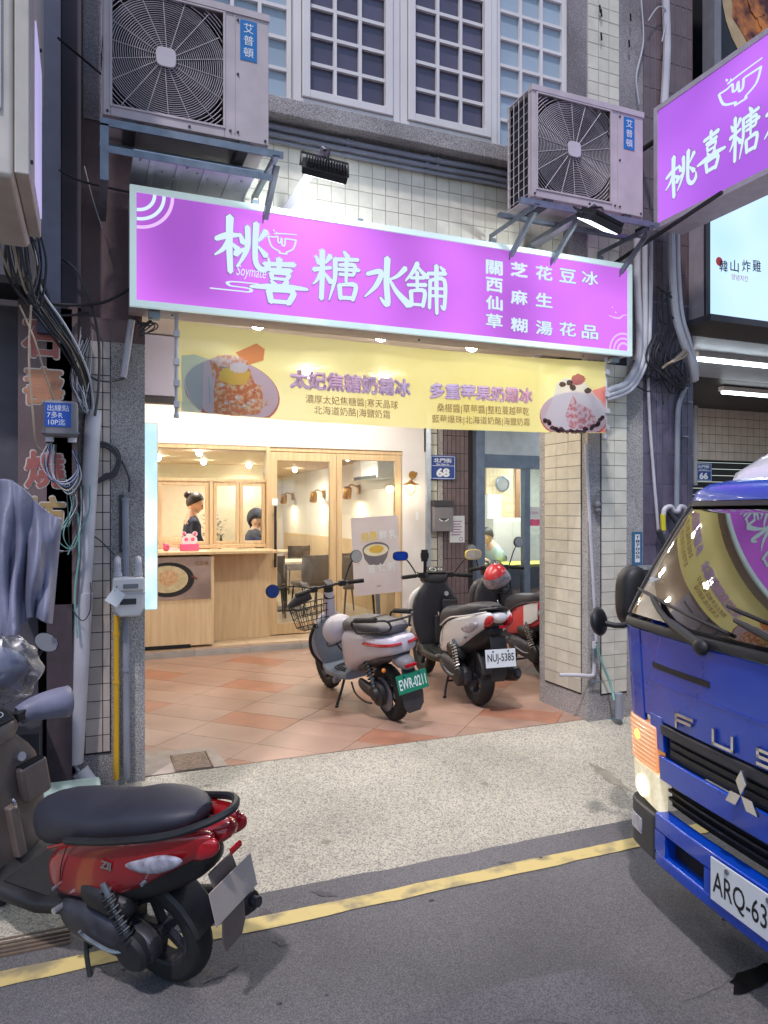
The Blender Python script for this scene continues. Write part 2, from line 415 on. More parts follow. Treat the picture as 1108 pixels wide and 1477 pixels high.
GL = {
 'tao': [([(3,58),(22,66),(46,70)],[6,9,4]), ([(28,99),(27,50),(29,4)],[11,9,8]), ([(27,60),(16,42),(1,30)],[8,6,2]), ([(31,54),(43,44)],[3,9]),
         ([(60,86),(60,52),(50,28),(40,14)],[8,8,5,2]), ([(46,72),(52,58)],[4,9]), ([(38,36),(56,48)],[9,3]),
         ([(76,94),(74,50),(76,24),(88,14),(99,22),(99,36)],[9,8,8,8,7,2]), ([(94,82),(80,64)],[9,3]), ([(80,54),(94,40)],[3,9])],
 'xi': [([(24,86),(50,89),(76,92)],[7,7,9]), ([(50,100),(50,78)],[9,7]), ([(32,75),(70,78)],[6,8]), ([(36,68),(38,56)],[7,6]), ([(36,68),(66,70),(62,56)],[4,7,5]), ([(38,57),(62,58)],[5,5]),
        ([(36,52),(42,44)],[4,8]), ([(64,53),(56,44)],[8,4]), ([(0,34),(30,38),(70,42),(100,42)],[4,10,9,5]), ([(32,30),(36,6)],[9,8]), ([(32,30),(74,33),(66,6)],[5,9,8]), ([(36,8),(66,9)],[7,7])],
 'tang': [([(2,58),(38,66)],[7,5]), ([(20,96),(20,50),(18,4)],[9,8,8]), ([(6,84),(14,72)],[4,9]), ([(37,88),(27,74)],[9,4]), ([(19,58),(10,40),(1,30)],[7,5,2]), ([(22,56),(38,38)],[3,9]),
          ([(66,100),(74,90)],[5,9]), ([(46,83),(96,88)],[6,6]), ([(47,84),(46,44),(34,3)],[8,7,2]), ([(56,73),(88,76),(86,57)],[5,7,5]), ([(50,64),(98,68)],[5,6]), ([(56,55),(86,57)],[5,5]), ([(71,84),(70,42)],[7,5]),
          ([(56,34),(58,8)],[8,7]), ([(56,34),(90,37),(84,8)],[4,8,7]), ([(58,10),(84,11)],[6,6])],
 'shui': [([(52,99),(50,50),(52,6),(36,18)],[11,10,10,3]), ([(8,62),(38,70),(28,42),(3,16)],[6,9,8,2]), ([(92,84),(74,66),(57,57)],[9,6,3]), ([(56,58),(72,34),(99,10)],[4,8,13])],
 'pu': [([(30,99),(18,78),(1,58)],[9,7,2]), ([(28,94),(42,80),(54,72)],[4,7,9]), ([(14,66),(46,70)],[5,6]), ([(29,80),(29,46)],[7,6]), ([(6,50),(50,55)],[5,7]), ([(14,38),(16,8)],[8,7]), ([(14,38),(46,41),(42,8)],[4,8,7]), ([(16,10),(42,11)],[5,5]),
        ([(54,80),(98,85)],[6,7]), ([(75,99),(75,50),(76,-4)],[9,8,6]), ([(60,66),(58,6)],[7,6]), ([(60,66),(94,70),(94,10),(86,14)],[5,8,7,3]), ([(60,49),(92,51)],[5,5]), ([(60,33),(92,35)],[5,5]), ([(84,98),(94,90)],[4,8])],
}
BOWL = [([(2,62),(14,24),(42,8)],[6,6,6]), ([(42,8),(40,2)],[6,6]), ([(40,1),(66,1)],[6,6]), ([(66,1),(64,8)],[6,6]), ([(64,8),(88,26),(98,62)],[6,6,6]), ([(98,62),(62,62)],[6,6]), ([(60,62),(58,36),(50,34),(48,62)],[6,6,6,6]),
        ([(47,62),(44,44),(36,44),(34,66),(22,62),(2,62)],[6,6,6,6,6,6]), ([(24,76),(50,80),(100,84)],[6,5,4]), ([(20,92),(22,86)],[3,6]), ([(30,84),(32,78)],[3,6])]
# ================================================================ GROUND
YF = 4.43                        # front of the pillars
mb = MB(); ys = [-30, -8, 0, 1.5, 2.5]
xs = [-60, -20] + [-6 + .15*i for i in range(130)] + [30, 60]
rows = [[(x, y, -.1) for x in xs] for y in ys] + [[(x, 3.31 + .012*math.sin(x*3.1) + random.uniform(-.012, .012), -.1) for x in xs]]
for a, b in zip(rows, rows[1:]):
    for i in range(len(xs)-1): mb.face((a[i], a[i+1], b[i+1], b[i]))
bmesh.ops.remove_doubles(mb.bm, verts=mb.bm.verts, dist=1e-4)
struct('road', mb, M['asphalt'])
mb = MB(); mb.face([(-60,3.2,-.125),(60,3.2,-.125),(60,4.6,.094),(-60,4.6,.094)]); struct('ramp_base', mb, M['grout_dark'])
mb = MB()
def rampz(y): 
    t = (y - 3.26) / (4.47 - 3.26); return -.108 + .207 * t
for i in range(len(xs)-1):
    for j in range(6):
        y0, y1 = 3.26 + j*1.21/6, 3.26 + (j+1)*1.21/6
        mb.face([(xs[i],y0,rampz(y0)),(xs[i+1],y0,rampz(y0)),(xs[i+1],y1,rampz(y1)),(xs[i],y1,rampz(y1))])
bmesh.ops.remove_doubles(mb.bm, verts=mb.bm.verts, dist=1e-4)
struct('pavement', mb, M['aggregate'])
# painted line, worn edges
mb = MB(); y0 = at(560, 1293, Z=-.1).y
pa = [(-9 + .12*i, y0 - .05 + random.uniform(-.005, .005), -.096) for i in range(180)]; pb = [(p[0], y0 + .05 + random.uniform(-.005, .005), -.096) for p in pa]
for i in range(179): mb.face((pa[i], pa[i+1], pb[i+1], pb[i]))
struct('yellow_line', mb, M['yellow_paint'])
M['oil'] = mat('oil_stain', rgb('131316'), .35, var=.2)
def blob(cx, cy, rx, ry, z, n=22, jag=.25, rot=0):
    pts = []
    for i in range(n):
        a = 2*math.pi*i/n; k = 1 + random.uniform(-jag, jag)
        x, y = rx*k*math.cos(a), ry*k*math.sin(a)
        pts.append((cx + x*math.cos(rot) - y*math.sin(rot), cy + x*math.sin(rot) + y*math.cos(rot), z))
    return pts
p = at(1085, 1412, Z=-.1); mb = MB(); mb.face(blob(p.x, p.y, .14, .045, -.0965, rot=.2)); struct('oil_stain', mb, M['oil'])
mb = MB()
for k in range(46):                     # small litter and grit on the asphalt
    x, y = random.uniform(-.4, 3.6), random.uniform(1.6, 3.25); r = random.uniform(.003, .009)
    mb.ball((x, y, -.1 + r*.3), r, 6, sc=(1.4, 1, .5))
tag(obj('grit', mb, M['darkgrey'], smooth=0), kind='stuff')
p = at(578, 1095, Z=.03); mb = MB(); mb.ball((p.x, p.y, p.z - .005), .014, 7, sc=(1.3, 1, .5)); struct('pavement_pebble', mb, M['black'])

M['patch_asphalt'] = speck('patch_asphalt', [rgb('5b595c'), rgb('4b494d'), rgb('646165')], 200, .8, .6, .3, 2)
mb = MB(); mb.face([(.9+.02*random.random(), 1.7, -.0985), (1.75, 1.62, -.0985), (1.86, 2.28, -.0985), (1.5, 2.33, -.0985), (.96, 2.30, -.0985)]); struct('road_patch', mb, M['patch_asphalt'])
for k_ in range(14):
    x_, y_ = random.uniform(-.3, 3), random.uniform(1.5, 3.2); mb = MB(); mb.face(blob(x_, y_, random.uniform(.02, .09), random.uniform(.01, .04), -.0975 + .0001*k_, rot=random.uniform(0, 3), jag=.35)); struct('road_stain', mb, M['patch_asphalt'])
M['crack'] = mat('crack', rgb('4a484a'), .9)
for k_ in range(3):                     # cracks wander across the asphalt
    x_, y_ = random.uniform(0, 2.2), random.uniform(1.8, 3.0); a_ = random.uniform(-.6, .6); mb = MB(); P_ = []
    for q_ in range(18):
        P_.append((x_, y_)); a_ += random.uniform(-.45, .45); x_ += .05*math.cos(a_); y_ += .05*math.sin(a_)
    for (xa, ya), (xb, yb) in zip(P_, P_[1:]): mb.face([(xa, ya-.001, -.0962), (xb, yb-.001, -.0962), (xb, yb+.001, -.0962), (xa, ya+.001, -.0962)])
    struct('road_crack', mb, M['crack'])
M['stain'] = mat('pavement_stain', rgb('8b8474'), .85, var=.2, scale=14)
for px_, py_, rx_, ry_ in ((880,1115,.05,.16),(300,1150,.02,.015),(470,1200,.025,.02),(700,1130,.02,.02),(620,1230,.03,.02),(640,1110,.015,.012)):
    p = at(px_, py_, Z=0); zz = -.108 + .207*(p.y-3.26)/1.21 + .0012
    pts = blob(p.x, p.y, rx_, ry_, 0, jag=.35); mb = MB(); mb.face([(x, y, -.108 + .207*(y-3.26)/1.21 + .0015) for x, y, _ in pts]); struct('pavement_stain', mb, M['stain'])

# arcade floor of large oblong tiles laid on the diagonal
mb = MB(); mb.box((-6, 4.47, -.2), (12, 8.02, .0945)); floor = struct('arcade_floor', mb, M['floor_grout'])
TU, TV = .59, .31; uu = Vector((.7071, -.7071, 0)); vv = Vector((.7071, .7071, 0))
mb = MB(); mb.cb((0, 0, -.004), (TU-.003, TV-.003, .008)); tile_me = mb.mesh('floor_tile', 0); tile_me.materials.append(M['floor_tile'])
tile_me2 = tile_me.copy(); tile_me2.materials.clear(); tile_me2.materials.append(M['floor_tile_red'])
Rm = Matrix.Rotation(R(-45), 4, 'Z')
X0, X1, Y0, Y1 = -.2, 6.3, 4.475, 8.0
for i in range(-14, 16):
    for j in range(-12, 18):
        c = uu * (-2.97 + i*TU) + vv * (4.62 + j*TV); c.z = .1
        red = (j % 3 == 0) and ((i + j//3) % 2 == 0)
        if i == 3 and j == -3: red = True
        cs = [c + uu*(sx*TU/2) + vv*(sy*TV/2) for sx in (-1,1) for sy in (-1,1)]
        if max(q.x for q in cs) < X0 or min(q.x for q in cs) > X1 or max(q.y for q in cs) < Y0 + .02 or min(q.y for q in cs) > Y1 - .02: continue
        inside = all(X0 < q.x < X1 and Y0 < q.y < Y1 for q in cs)
        me = tile_me2 if red else tile_me
        mw = Matrix.Translation(c + Vector((0, 0, random.uniform(-.0006, .0006)))) @ Rm
        if not inside:
            bm = bmesh.new(); bm.from_mesh(me); bm.transform(mw)
            for co, no in (((X0,0,0),(-1,0,0)), ((X1,0,0),(1,0,0)), ((0,Y0,0),(0,-1,0)), ((0,Y1,0),(0,1,0))):
                bmesh.ops.bisect_plane(bm, geom=bm.verts[:]+bm.edges[:]+bm.faces[:], plane_co=co, plane_no=no, clear_outer=True)
            if not bm.faces: bm.free(); continue
            bm.transform(mw.inverted()); m2 = bpy.data.meshes.new('floor_tile'); bm.to_mesh(m2); bm.free(); m2.materials.append(me.materials[0]); me = m2
        o = bpy.data.objects.new('floor_tile', me); C.objects.link(o); o.matrix_world = mw; o.parent = floor
# drain cover set in a cement patch
t = thing('manhole_cover', 'square rusty drain cover set in a cement patch by the left pillar', 'drain cover', (.6, 4.63, .1))
mb = MB(); mb.face([(-.29,-.155,.0025),(.2,-.155,.0025),(.17,.2,.0025),(.05,.26,.0025),(-.29,.28,.0025)]); obj('cement_patch', mb, mat('cement', rgb('a99c92'), .85, var=.15, scale=9, bump=.3), t)
mb = MB(); mb.box((-.1,-.15,.0045),(.1,.15,.009)); mb.box((-.112,-.152,.002),(-.104,.152,.011)); mb.box((.104,-.152,.002),(.112,.152,.011)); obj('cover', mb, mat('rust_iron', rgb('8b7768'), .8, var=.4, scale=60, bump=.8, bscale=120), t)

# ================================================================ TILED FACADES
def tiles(parent, m, org, u, v, nu, nv, pu, pv, gap=.0045, th=.006, su=0, name='tile'):
    """nu x nv separate tiles; org is a corner, u and v unit directions, tiles stand proud by th along u x v"""
    u = Vector(u); v = Vector(v); n = u.cross(v); org = Vector(org)
    mb = MB(); mb.cb((0, 0, 0), (pu-gap, pv-gap, th)); me = mb.mesh(name, 0); me.materials.append(m)
    Mr = Matrix((u, v, n)).transposed().to_4x4(); inv = wm(parent).inverted()
    for i in range(nu):
        for j in range(nv):
            o = bpy.data.objects.new(name, me); C.objects.link(o)
            c = org + u*((i+.5)*pu) + v*((j+.5)*pv) + n*(th/2 + random.uniform(-.0008, .0004))
            o.parent = parent; o.matrix_parent_inverse = inv
            o.matrix_basis = Matrix.Translation(c) @ Mr
def slab(name, lo, hi, m, parent=None, **k):
    mb = MB(); mb.box(lo, hi); return obj(name, mb, m, parent, world=True, **k)

# upper storey wall over the sign
uw = tag(slab('upper_wall', (.30, 4.5, 2.86), (3.27, 4.72, 4.08), M['grout']), 'wall of small square beige tiles between the long purple sign and the window sill', 'wall')
tiles(uw, M['tile'], (.42, 4.5, 3.36), (1,0,0), (0,0,1), 30, 7, .095, .1)
tiles(uw, M['tile_warm_lit'], (.32, 4.505, 2.86), (1,0,0), (0,1,0), 31, 2, .095, .1)
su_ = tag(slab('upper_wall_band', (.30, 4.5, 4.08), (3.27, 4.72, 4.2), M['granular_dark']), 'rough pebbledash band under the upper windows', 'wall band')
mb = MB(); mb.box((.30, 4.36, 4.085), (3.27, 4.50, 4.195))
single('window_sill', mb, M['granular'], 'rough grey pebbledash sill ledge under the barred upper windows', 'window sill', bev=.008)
lw = tag(slab('upper_wall', (-.8, 4.5, 2.75), (.30, 4.72, 7), M['brown_paint']), 'dark brown painted wall behind the left air conditioner', 'wall')
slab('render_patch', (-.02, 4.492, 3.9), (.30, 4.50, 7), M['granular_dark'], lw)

# left pillar
t = thing('pillar', 'left pebbledash pillar with a column of pale tiles and the gas meter', 'pillar', (.15, 4.6, .05))
slab('pillar_core', (-.06, YF, -.15), (.311, 4.95, 2.75), M['granular'], t)
slab('tile_bed', (-.015, YF-.005, .28), (.125, YF, 2.62), M['grout_dark'], t)
tiles(t, M['tile_left'], (-.01, YF-.005, .29), (1,0,0), (0,0,1), 1, 24, .093, .097, .005)
tiles(t, M['tile_left'], (.083, YF-.005, .29), (1,0,0), (0,0,1), 1, 24, .04, .097, .005)
slab('brown_band', (-.06, YF-.004, 2.62), (.311, YF, 2.75), M['brown_paint'], t)
# right pillar
t = thing('pillar', 'right pebbledash pillar faced with beige tiles beside the blue truck', 'pillar', (3.7, 4.7, .05))
slab('pillar_core', (3.44, YF, -.15), (3.955, 5.05, 2.86), M['granular'], t)
slab('tile_bed', (3.437, 4.50, .28), (3.44, 4.97, 2.86), M['grout_dark'], t)
tiles(t, M['tile_warm_lit'], (3.437, 4.965, .29), (0,-1,0), (0,0,1), 3, 26, .154, .095, .004)
slab('tile_bed', (3.555, YF-.004, .28), (3.80, YF, 2.86), M['grout_dark'], t)
tiles(t, M['tile'], (3.56, YF-.004, .29), (1,0,0), (0,0,1), 2, 26, .118, .095, .004)
# pillar above the sign
t = thing('pillar', 'upper part of the right pillar, tiled, above the long purple sign', 'pillar', (3.6, 4.5, 2.9))
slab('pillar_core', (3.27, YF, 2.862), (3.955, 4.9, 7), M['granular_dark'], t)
slab('tile_bed', (3.43, YF-.004, 2.9), (3.725, YF, 6.6), M['grout'], t)
tiles(t, M['tile'], (3.435, YF-.004, 2.95), (1,0,0), (0,0,1), 3, 33, .096, .095, .005)

# upper windows
def window(name, label, x0, x1, z0, z1, cols, ph, glassmat, frame_w=.05, Yp=4.47, sash=False):
    t = thing(name, label, 'window', (x0, Yp, z0))
    mb = MB()
    fw = frame_w
    mb.box((x0, Yp-.03, z0), (x0+fw, Yp+.05, z1)); mb.box((x1-fw, Yp-.03, z0), (x1, Yp+.05, z1)); mb.box((x0+fw, Yp-.03, z0), (x1-fw, Yp+.05, z0+fw)); mb.box((x0+fw, Yp-.03, z1-fw), (x1-fw, Yp+.05, z1))
    obj('frame', mb, M['white'], t, world=True, bev=.004)
    a0, a1, b0, b1 = x0+fw, x1-fw, z0+fw, z1-fw
    if sash:
        mb = MB(); s = .055
        mb.box((a0+.004, Yp-.045, b0+.004), (a0+s, Yp, b1-.004)); mb.box((a1-s, Yp-.045, b0+.004), (a1-.004, Yp, b1-.004)); mb.box((a0+s, Yp-.045, b0+.004), (a1-s, Yp, b0+s)); mb.box((a0+s, Yp-.045, b1-s), (a1-s, Yp, b1-.004))
        obj('sash', mb, M['white'], t, world=True, bev=.004); a0 += s; a1 -= s; b0 += s; b1 -= s
    pw = (a1 - a0)/cols; nr = max(1, round((b1-b0)/ph)); phh = (b1-b0)/nr
    mb = MB()
    for i in range(1, cols): mb.box((a0+i*pw-.011, Yp-.02, b0), (a0+i*pw+.011, Yp+.004, b1))
    for j in range(1, nr):
        for i in range(cols): mb.box((a0+i*pw+(.0111 if i else 0), Yp-.018, b0+j*phh-.011), (a0+(i+1)*pw-(.0111 if i < cols-1 else 0), Yp+.004, b0+j*phh+.011))
    obj('glazing_bars', mb, M['white'], t, world=True)
    mb = MB(); mb.cb((0, 0, 0), (pw-.002, .004, phh-.002)); me = mb.mesh('pane', 0); me.materials.append(glassmat)
    inv = wm(t).inverted()
    for i in range(cols):
        for j in range(nr):
            o = bpy.data.objects.new('pane', me); C.objects.link(o); o.parent = t; o.matrix_parent_inverse = inv
            o.matrix_basis = Matrix.Translation((a0+(i+.5)*pw, Yp+.008, b0+(j+.5)*phh)) @ Matrix.Rotation(R(random.uniform(-.4,.4)), 4, 'Z')
    return t
M['pane_dark'] = mat('pane_dark', rgb('565163'), .12, var=.18, scale=3, rnd=.16, coat=.3)
M['pane_frost'] = mat('pane_frosted', rgb('9fb0bd'), .3, var=.08, scale=2, rnd=.06)
window('window', 'upper casement with dark panes, left one of the middle pair', 1.195, 1.918, 4.2, 6.6, 3, .178, M['pane_dark'], .05, 4.45, True)
window('window', 'upper casement with dark panes, right one of the middle pair', 1.922, 2.66, 4.2, 6.6, 3, .178, M['pane_dark'], .05, 4.45, True)
window('window', 'frosted upper window beside the left air conditioner', .62, 1.19, 4.2, 6.6, 3, .19, M['pane_frost'], .03, 4.48)
window('window', 'frosted pale blue upper window above the right air conditioner', 2.665, 3.27, 4.2, 6.6, 3, .19, M['pane_frost'], .04, 4.48)
slab('window_cheek', (.3, 4.46, 4.2), (.62, 4.6, 6.6), M['white'], lw)
# pipes under the sill
for k, (z, r, yy) in enumerate(((4.045, .019, 4.455), (4.00, .016, 4.46), (3.965, .012, 4.47))):
    mb = MB(); mb.tube([(.5, yy, z+.01), (1.3, yy, z), (2.2, yy-.005, z-.005), (2.6, yy, z+.004), (3.3, yy, z)], r, 8, 5)
    for x in (1.55, 2.12, 2.2): mb.cyl((x, yy, z), (x+.02, yy, z), r*1.25)
    single('conduit_pipe', mb, M['pvc_grey'], ('top', 'middle', 'lowest and thinnest')[k] + ' one of the three grey pipes running under the upper window sill', 'pipe', 'pipes under the upper sill')

# arcade ceiling, party walls
cl = tag(slab('arcade_ceiling', (-3, 4.72, 3.2), (9, 8.5, 3.3), M['cream']), kind='structure')
tag(slab('beam_soffit', (-.06, 4.72, 2.95), (3.955, 4.8, 3.2), M['cream']), kind='structure')
slab('back_fill', (-.8, 4.72, 3.3), (3.95, 9, 7), M['grout'])
bpy.data.objects['back_fill'].name = 'upper_floor'; tag(bpy.data.objects['upper_floor'], kind='structure')
tag(slab('party_wall', (-.9, 4.95, -.1), (-.75, 12, 3.2), M['cream']), 'cream side wall of the arcade behind the left pillar', 'wall')

# ================================================================ LONG PURPLE SIGN
SY = 4.2
t = thing('shop_sign', 'long lit purple sign box with white brush characters over the arcade', 'shop sign', (1.93, 4.3, 2.77))
sx0, sx1, sz0, sz1 = .216, 3.645, 2.775, 3.435
mb = MB(); mb.box((sx0+.004, SY+.02, sz0+.004), (sx1-.004, 4.42, sz1-.004)); obj('case', mb, M['sign_case'], t, world=True)
mb = MB(); w = .034
mb.box((sx0, SY-.012, sz0), (sx1, SY+.02, sz0+w)); mb.box((sx0, SY-.012, sz1-w), (sx1, SY+.02, sz1)); mb.box((sx0, SY-.012, sz0+w), (sx0+w, SY+.02, sz1-w)); mb.box((sx1-w, SY-.012, sz0+w), (sx1, SY+.02, sz1-w))
obj('frame', mb, M['sign_frame'], t, world=True)
mb = MB(); mb.box((sx0+w+.001, SY, sz0+w+.001), (sx1-w-.001, SY+.018, sz1-w-.001)); obj('lit_panel', mb, M['sign_purple'], t, world=True)
def frect(x0, y0, x1, y1, Y=SY-.004):
    a = at(x0, (y0+y1)/2, Y=Y); b = at(x1, (y0+y1)/2, Y=Y); xm = (x0+x1)/2
    top = at(xm, y0, Y=Y).z; bot = at(xm, y1, Y=Y).z
    return a.x, bot, b.x - a.x, top - bot
def fm(x0, y0, x1, y1, Y=SY-.004, B=FRONT):
    x, z, w_, h_ = frect(x0, y0, x1, y1, Y)
    return Matrix.Translation((x, Y, z)) @ B @ Matrix.Diagonal((w_, h_, 1, 1))
def char(key, r, parent, Y=SY-.004, B=FRONT, Mx=None):
    Mx = Mx or fm(*r, Y, B); n = (Mx.to_3x3() @ Vector((0,0,1))).normalized()
    obj('character', brush([(a_, [w_*1.3 for w_ in b_]) for a_, b_ in GL[key]], Matrix.Translation(-n*.0006) @ Mx, 3, .00002), M['sign_outline'], parent, world=True, smooth=0)
    obj('character', brush([(a_, [w_*1.3 for w_ in b_]) for a_, b_ in GL[key]], Matrix.Translation(n*.002) @ Mx, 0, .0002), M['sign_letter'], parent, world=True, smooth=0)
for key, r in (('tao', (309,315,388,397)), ('xi', (361,374,443,441)), ('tang', (451,362,519,436)), ('shui', (524,372,590,443)), ('pu', (584,381,644,448))): char(key, r, t)
obj('bowl_logo', brush(BOWL, fm(386, 330, 428, 366), 0, .0002), M['sign_letter'], t, world=True, smooth=0)
WAVE = [([(0,20),(60,22),(82,24),(84,44),(60,48),(40,50),(36,70),(55,78),(100,80)], [8,8,8,8,8,8,8,8,8])]
obj('wave_mark', brush(WAVE, fm(304, 401, 372, 424), 0, .0002), M['sign_letter'], t, world=True, smooth=0)
x, z, w_, h_ = frect(341, 384, 384, 404); text('Soymate', 1, M['sign_letter'], t, Matrix.Translation((x, SY-.004, z)) @ FRONT, fit=(w_, h_), shear=.3)
cols = [(713, ['關','西','仙','草'], [386,411,437,463]), (749, ['芝','麻','糊'], [389,429,469]), (785, ['花','生','湯'], [394,433,473]), (819, ['豆','花'], [398,475]), (851, ['冰','品'], [401,479])]
for cx, chs, yy in cols:
    for ch, y in zip(chs, yy):
        x, z, w_, h_ = frect(cx-12, y-10, cx+12, y+10)
        text(ch, 1, M['sign_outline'], t, Matrix.Translation((x-.004, SY-.0032, z-.004)) @ FRONT, fit=(w_+.008, h_+.008), off=.05, name='character')
        text(ch, 1, M['sign_letter'], t, Matrix.Translation((x, SY-.0045, z)) @ FRONT, fit=(w_, h_), off=.022, name='character')
def arc(cx, cz, r0, r1, a0, a1, Y, n=20):
    mb = MB(); P = lambda r, a: (cx + r*math.cos(a), Y, cz + r*math.sin(a))
    for i in range(n):
        a, b = a0 + (a1-a0)*i/n, a0 + (a1-a0)*(i+1)/n
        mb.face((P(r0,a), P(r0,b), P(r1,b), P(r1,a)))
    return mb
for r, m in ((.085, 'sign_letter'), (.135, 'sign_letter'), (.18, 'sign_pale')):
    obj('arc_mark', arc(sx0+w+.002, sz1-w-.002, r, r+.018, R(-90), 0, SY-.003), M[m], t, world=True, smooth=0)
for r in (.045, .08, .115):
    obj('arc_mark', arc(sx1-w-.035, sz0+w+.002, r, r+.016, 0, R(180), SY-.003) if r < .05 else arc(sx1-w-.035, sz0+w+.002, r, r+.014, R(62), R(180), SY-.003), M['sign_pale'], t, world=True, smooth=0)
obj('leaf_mark', brush([([(0,60),(30,50),(60,50),(78,68),(100,76)],[3,10,12,8,4]), ([(38,90),(40,80)],[2,10]), ([(20,118),(21,110)],[2,8])], fm(878, 447, 904, 470), 0, .0002), M['sign_pale'], t, world=True, smooth=0)
mb = MB()
for x in (.45, 2.0, 3.3): mb.cb((x, 4.3, 2.769), (.012, .012, .01))
for x in (.35, 3.55): mb.box((x-.03, 4.25, 2.735), (x+.03, 4.31, 2.774))
obj('bracket', mb, M['steel'], t, world=True)
for k in range(2):
    tag(slab('sign_strut', (1.55 if k else 3.0, 4.21, 3.437), ((1.55 if k else 3.0)+.03, 4.49, 3.46), M['steel']), 'short steel strut tying the long purple sign to the wall' + (' near its middle' if k else ' under the right air conditioner'), 'strut')

# ================================================================ YELLOW BANNER
BY = 4.27; bx0, bx1, bz0, bz1 = .475, 3.475, 2.22, 2.735
def wave(x, z): 
    s = (x - bx0)/(bx1 - bx0)
    return .010*math.sin(s*21) * (.3 + .7*(bz1 - z)/.5) + .006*math.sin(s*47 + z*9) * math.exp(-((s-.03)/.12)**2) + .02*math.sin(s*math.pi)
def sag(x): s = (x - bx0)/(bx1 - bx0); return -.030*math.sin(s*math.pi)
def bmat(name, c, c2=None):
    m = mat(name, c, .4, col2=c2, var=.03, scale=2)
    N, L = m.node_tree.nodes, m.node_tree.links; b = N['Principled BSDF']; o = N['Material Output']
    tl = N.new('ShaderNodeBsdfTranslucent'); tr = N.new('ShaderNodeBsdfTransparent'); a = N.new('ShaderNodeMixShader'); a.inputs[0].default_value = .45
    src = b.inputs['Base Color'].links[0].from_socket; L.new(src, tl.inputs[0])
    L.new(b.outputs[0], a.inputs[1]); L.new(tl.outputs[0], a.inputs[2])
    a2 = N.new('ShaderNodeMixShader'); a2.inputs[0].default_value = .17; L.new(a.outputs[0], a2.inputs[1]); L.new(tr.outputs[0], a2.inputs[2]); L.new(a2.outputs[0], o.inputs[0])
    return m
t = thing('banner', 'yellow cloth banner with two shaved ice bowls hung under the purple sign', 'banner', (2.0, BY, 2.22))
M['bn_y'] = bmat('banner_yellow', rgb('fbf0a4'), rgb('f6e88e')); M['bn_t'] = bmat('banner_teal', rgb('b4c6c4')); M['bn_p'] = bmat('banner_pink', rgb('ea8d94'))
mb = MB(); nx, nz = 120, 8
G = [[mb.bm.verts.new((bx0+(bx1-bx0)*i/nx, BY - wave(bx0+(bx1-bx0)*i/nx, bz0+(bz1-bz0)*j/nz), bz0+(bz1-bz0)*j/nz + sag(bx0+(bx1-bx0)*i/nx))) for j in range(nz+1)] for i in range(nx+1)]
for i in range(nx):
    for j in range(nz): mb.bm.faces.new((G[i][j], G[i+1][j], G[i+1][j+1], G[i][j+1]))
obj('cloth', mb, M['bn_y'], t, world=True, smooth=60)
def drape(o, lift):
    for v_ in o.data.vertices:
        v_.co.y = BY - wave(v_.co.x, v_.co.z) - lift; v_.co.z += sag(v_.co.x)
def bprint(name, pts, m, lift):
    """a printed shape, diced so that it follows the cloth"""
    bm = bmesh.new(); f = bm.faces.new([bm.verts.new((x, 0, z)) for x, z in pts])
    xs_ = [p[0] for p in pts]; x = min(xs_)
    while x < max(xs_):
        bmesh.ops.bisect_plane(bm, geom=bm.verts[:]+bm.edges[:]+bm.faces[:], plane_co=(x,0,0), plane_no=(1,0,0)); x += .025
    mb = MB(); mb.bm.free(); mb.bm = bm; o = obj(name, mb, m, t, world=True, smooth=60); drape(o, lift); return o
def BP(px, py): q = at(px, py, Y=BY-.01); return (q.x, q.z + .02*0)
def ell(cx, cy, rx, ry, n=36, rot=0, jag=0, a0=0, a1=360):
    o = []
    for i in range(n):
        a = R(a0 + (a1-a0)*i/n); k = 1 + random.uniform(-jag, jag); x, y = rx*k*math.cos(a), ry*k*math.sin(a)
        o.append(BP(cx + x*math.cos(rot) - y*math.sin(rot), cy + x*math.sin(rot) + y*math.cos(rot)))
    return o
def clampb(pts): return [(min(max(x, bx0+.004), bx1-.004), min(max(z, bz0+.004), bz1-.004)) for x, z in pts]
bprint('print_shape', clampb([BP(*q) for q in ((262,512),(280,510),(300,516),(330,530),(352,560),(363,590),(364,625),(262,625))]), M['bn_t'], .0012)
bprint('print_shape', clampb([BP(*q) for q in ((800,650),(812,600),(835,575),(856,562),(880,557),(900,560),(900,650))]), M['bn_p'], .0012)
M['bn_plate'] = bmat('print_plate', rgb('ddd2da')); M['bn_ice'] = bmat('print_ice', rgb('efe6e0'), rgb('e2b8a2')); M['bn_cara'] = bmat('print_caramel', rgb('f0cfa6'), rgb('e08f5c')); M['bn_egg'] = bmat('print_yolk', rgb('f0cf62')); M['bn_bisc'] = bmat('print_biscuit', rgb('e08a58')); M['bn_rim'] = bmat('print_rim', rgb('b65f63')); M['bn_berry'] = bmat('print_berry', rgb('5a3238'), rgb('2e1e22')); M['bn_ros'] = bmat('print_rose', rgb('d98a8c'), rgb('e8cfd2')); M['bn_w'] = bmat('print_white', rgb('e6e2e4'))
for k in ('bn_cara', 'bn_ice', 'bn_ros', 'bn_berry'):
    for n_ in M[k].node_tree.nodes:
        if n_.type == 'TEX_NOISE': n_.inputs['Scale'].default_value = 38
        if n_.type == 'VALTORGB': n_.color_ramp.elements[0].position = .44; n_.color_ramp.elements[1].position = .58
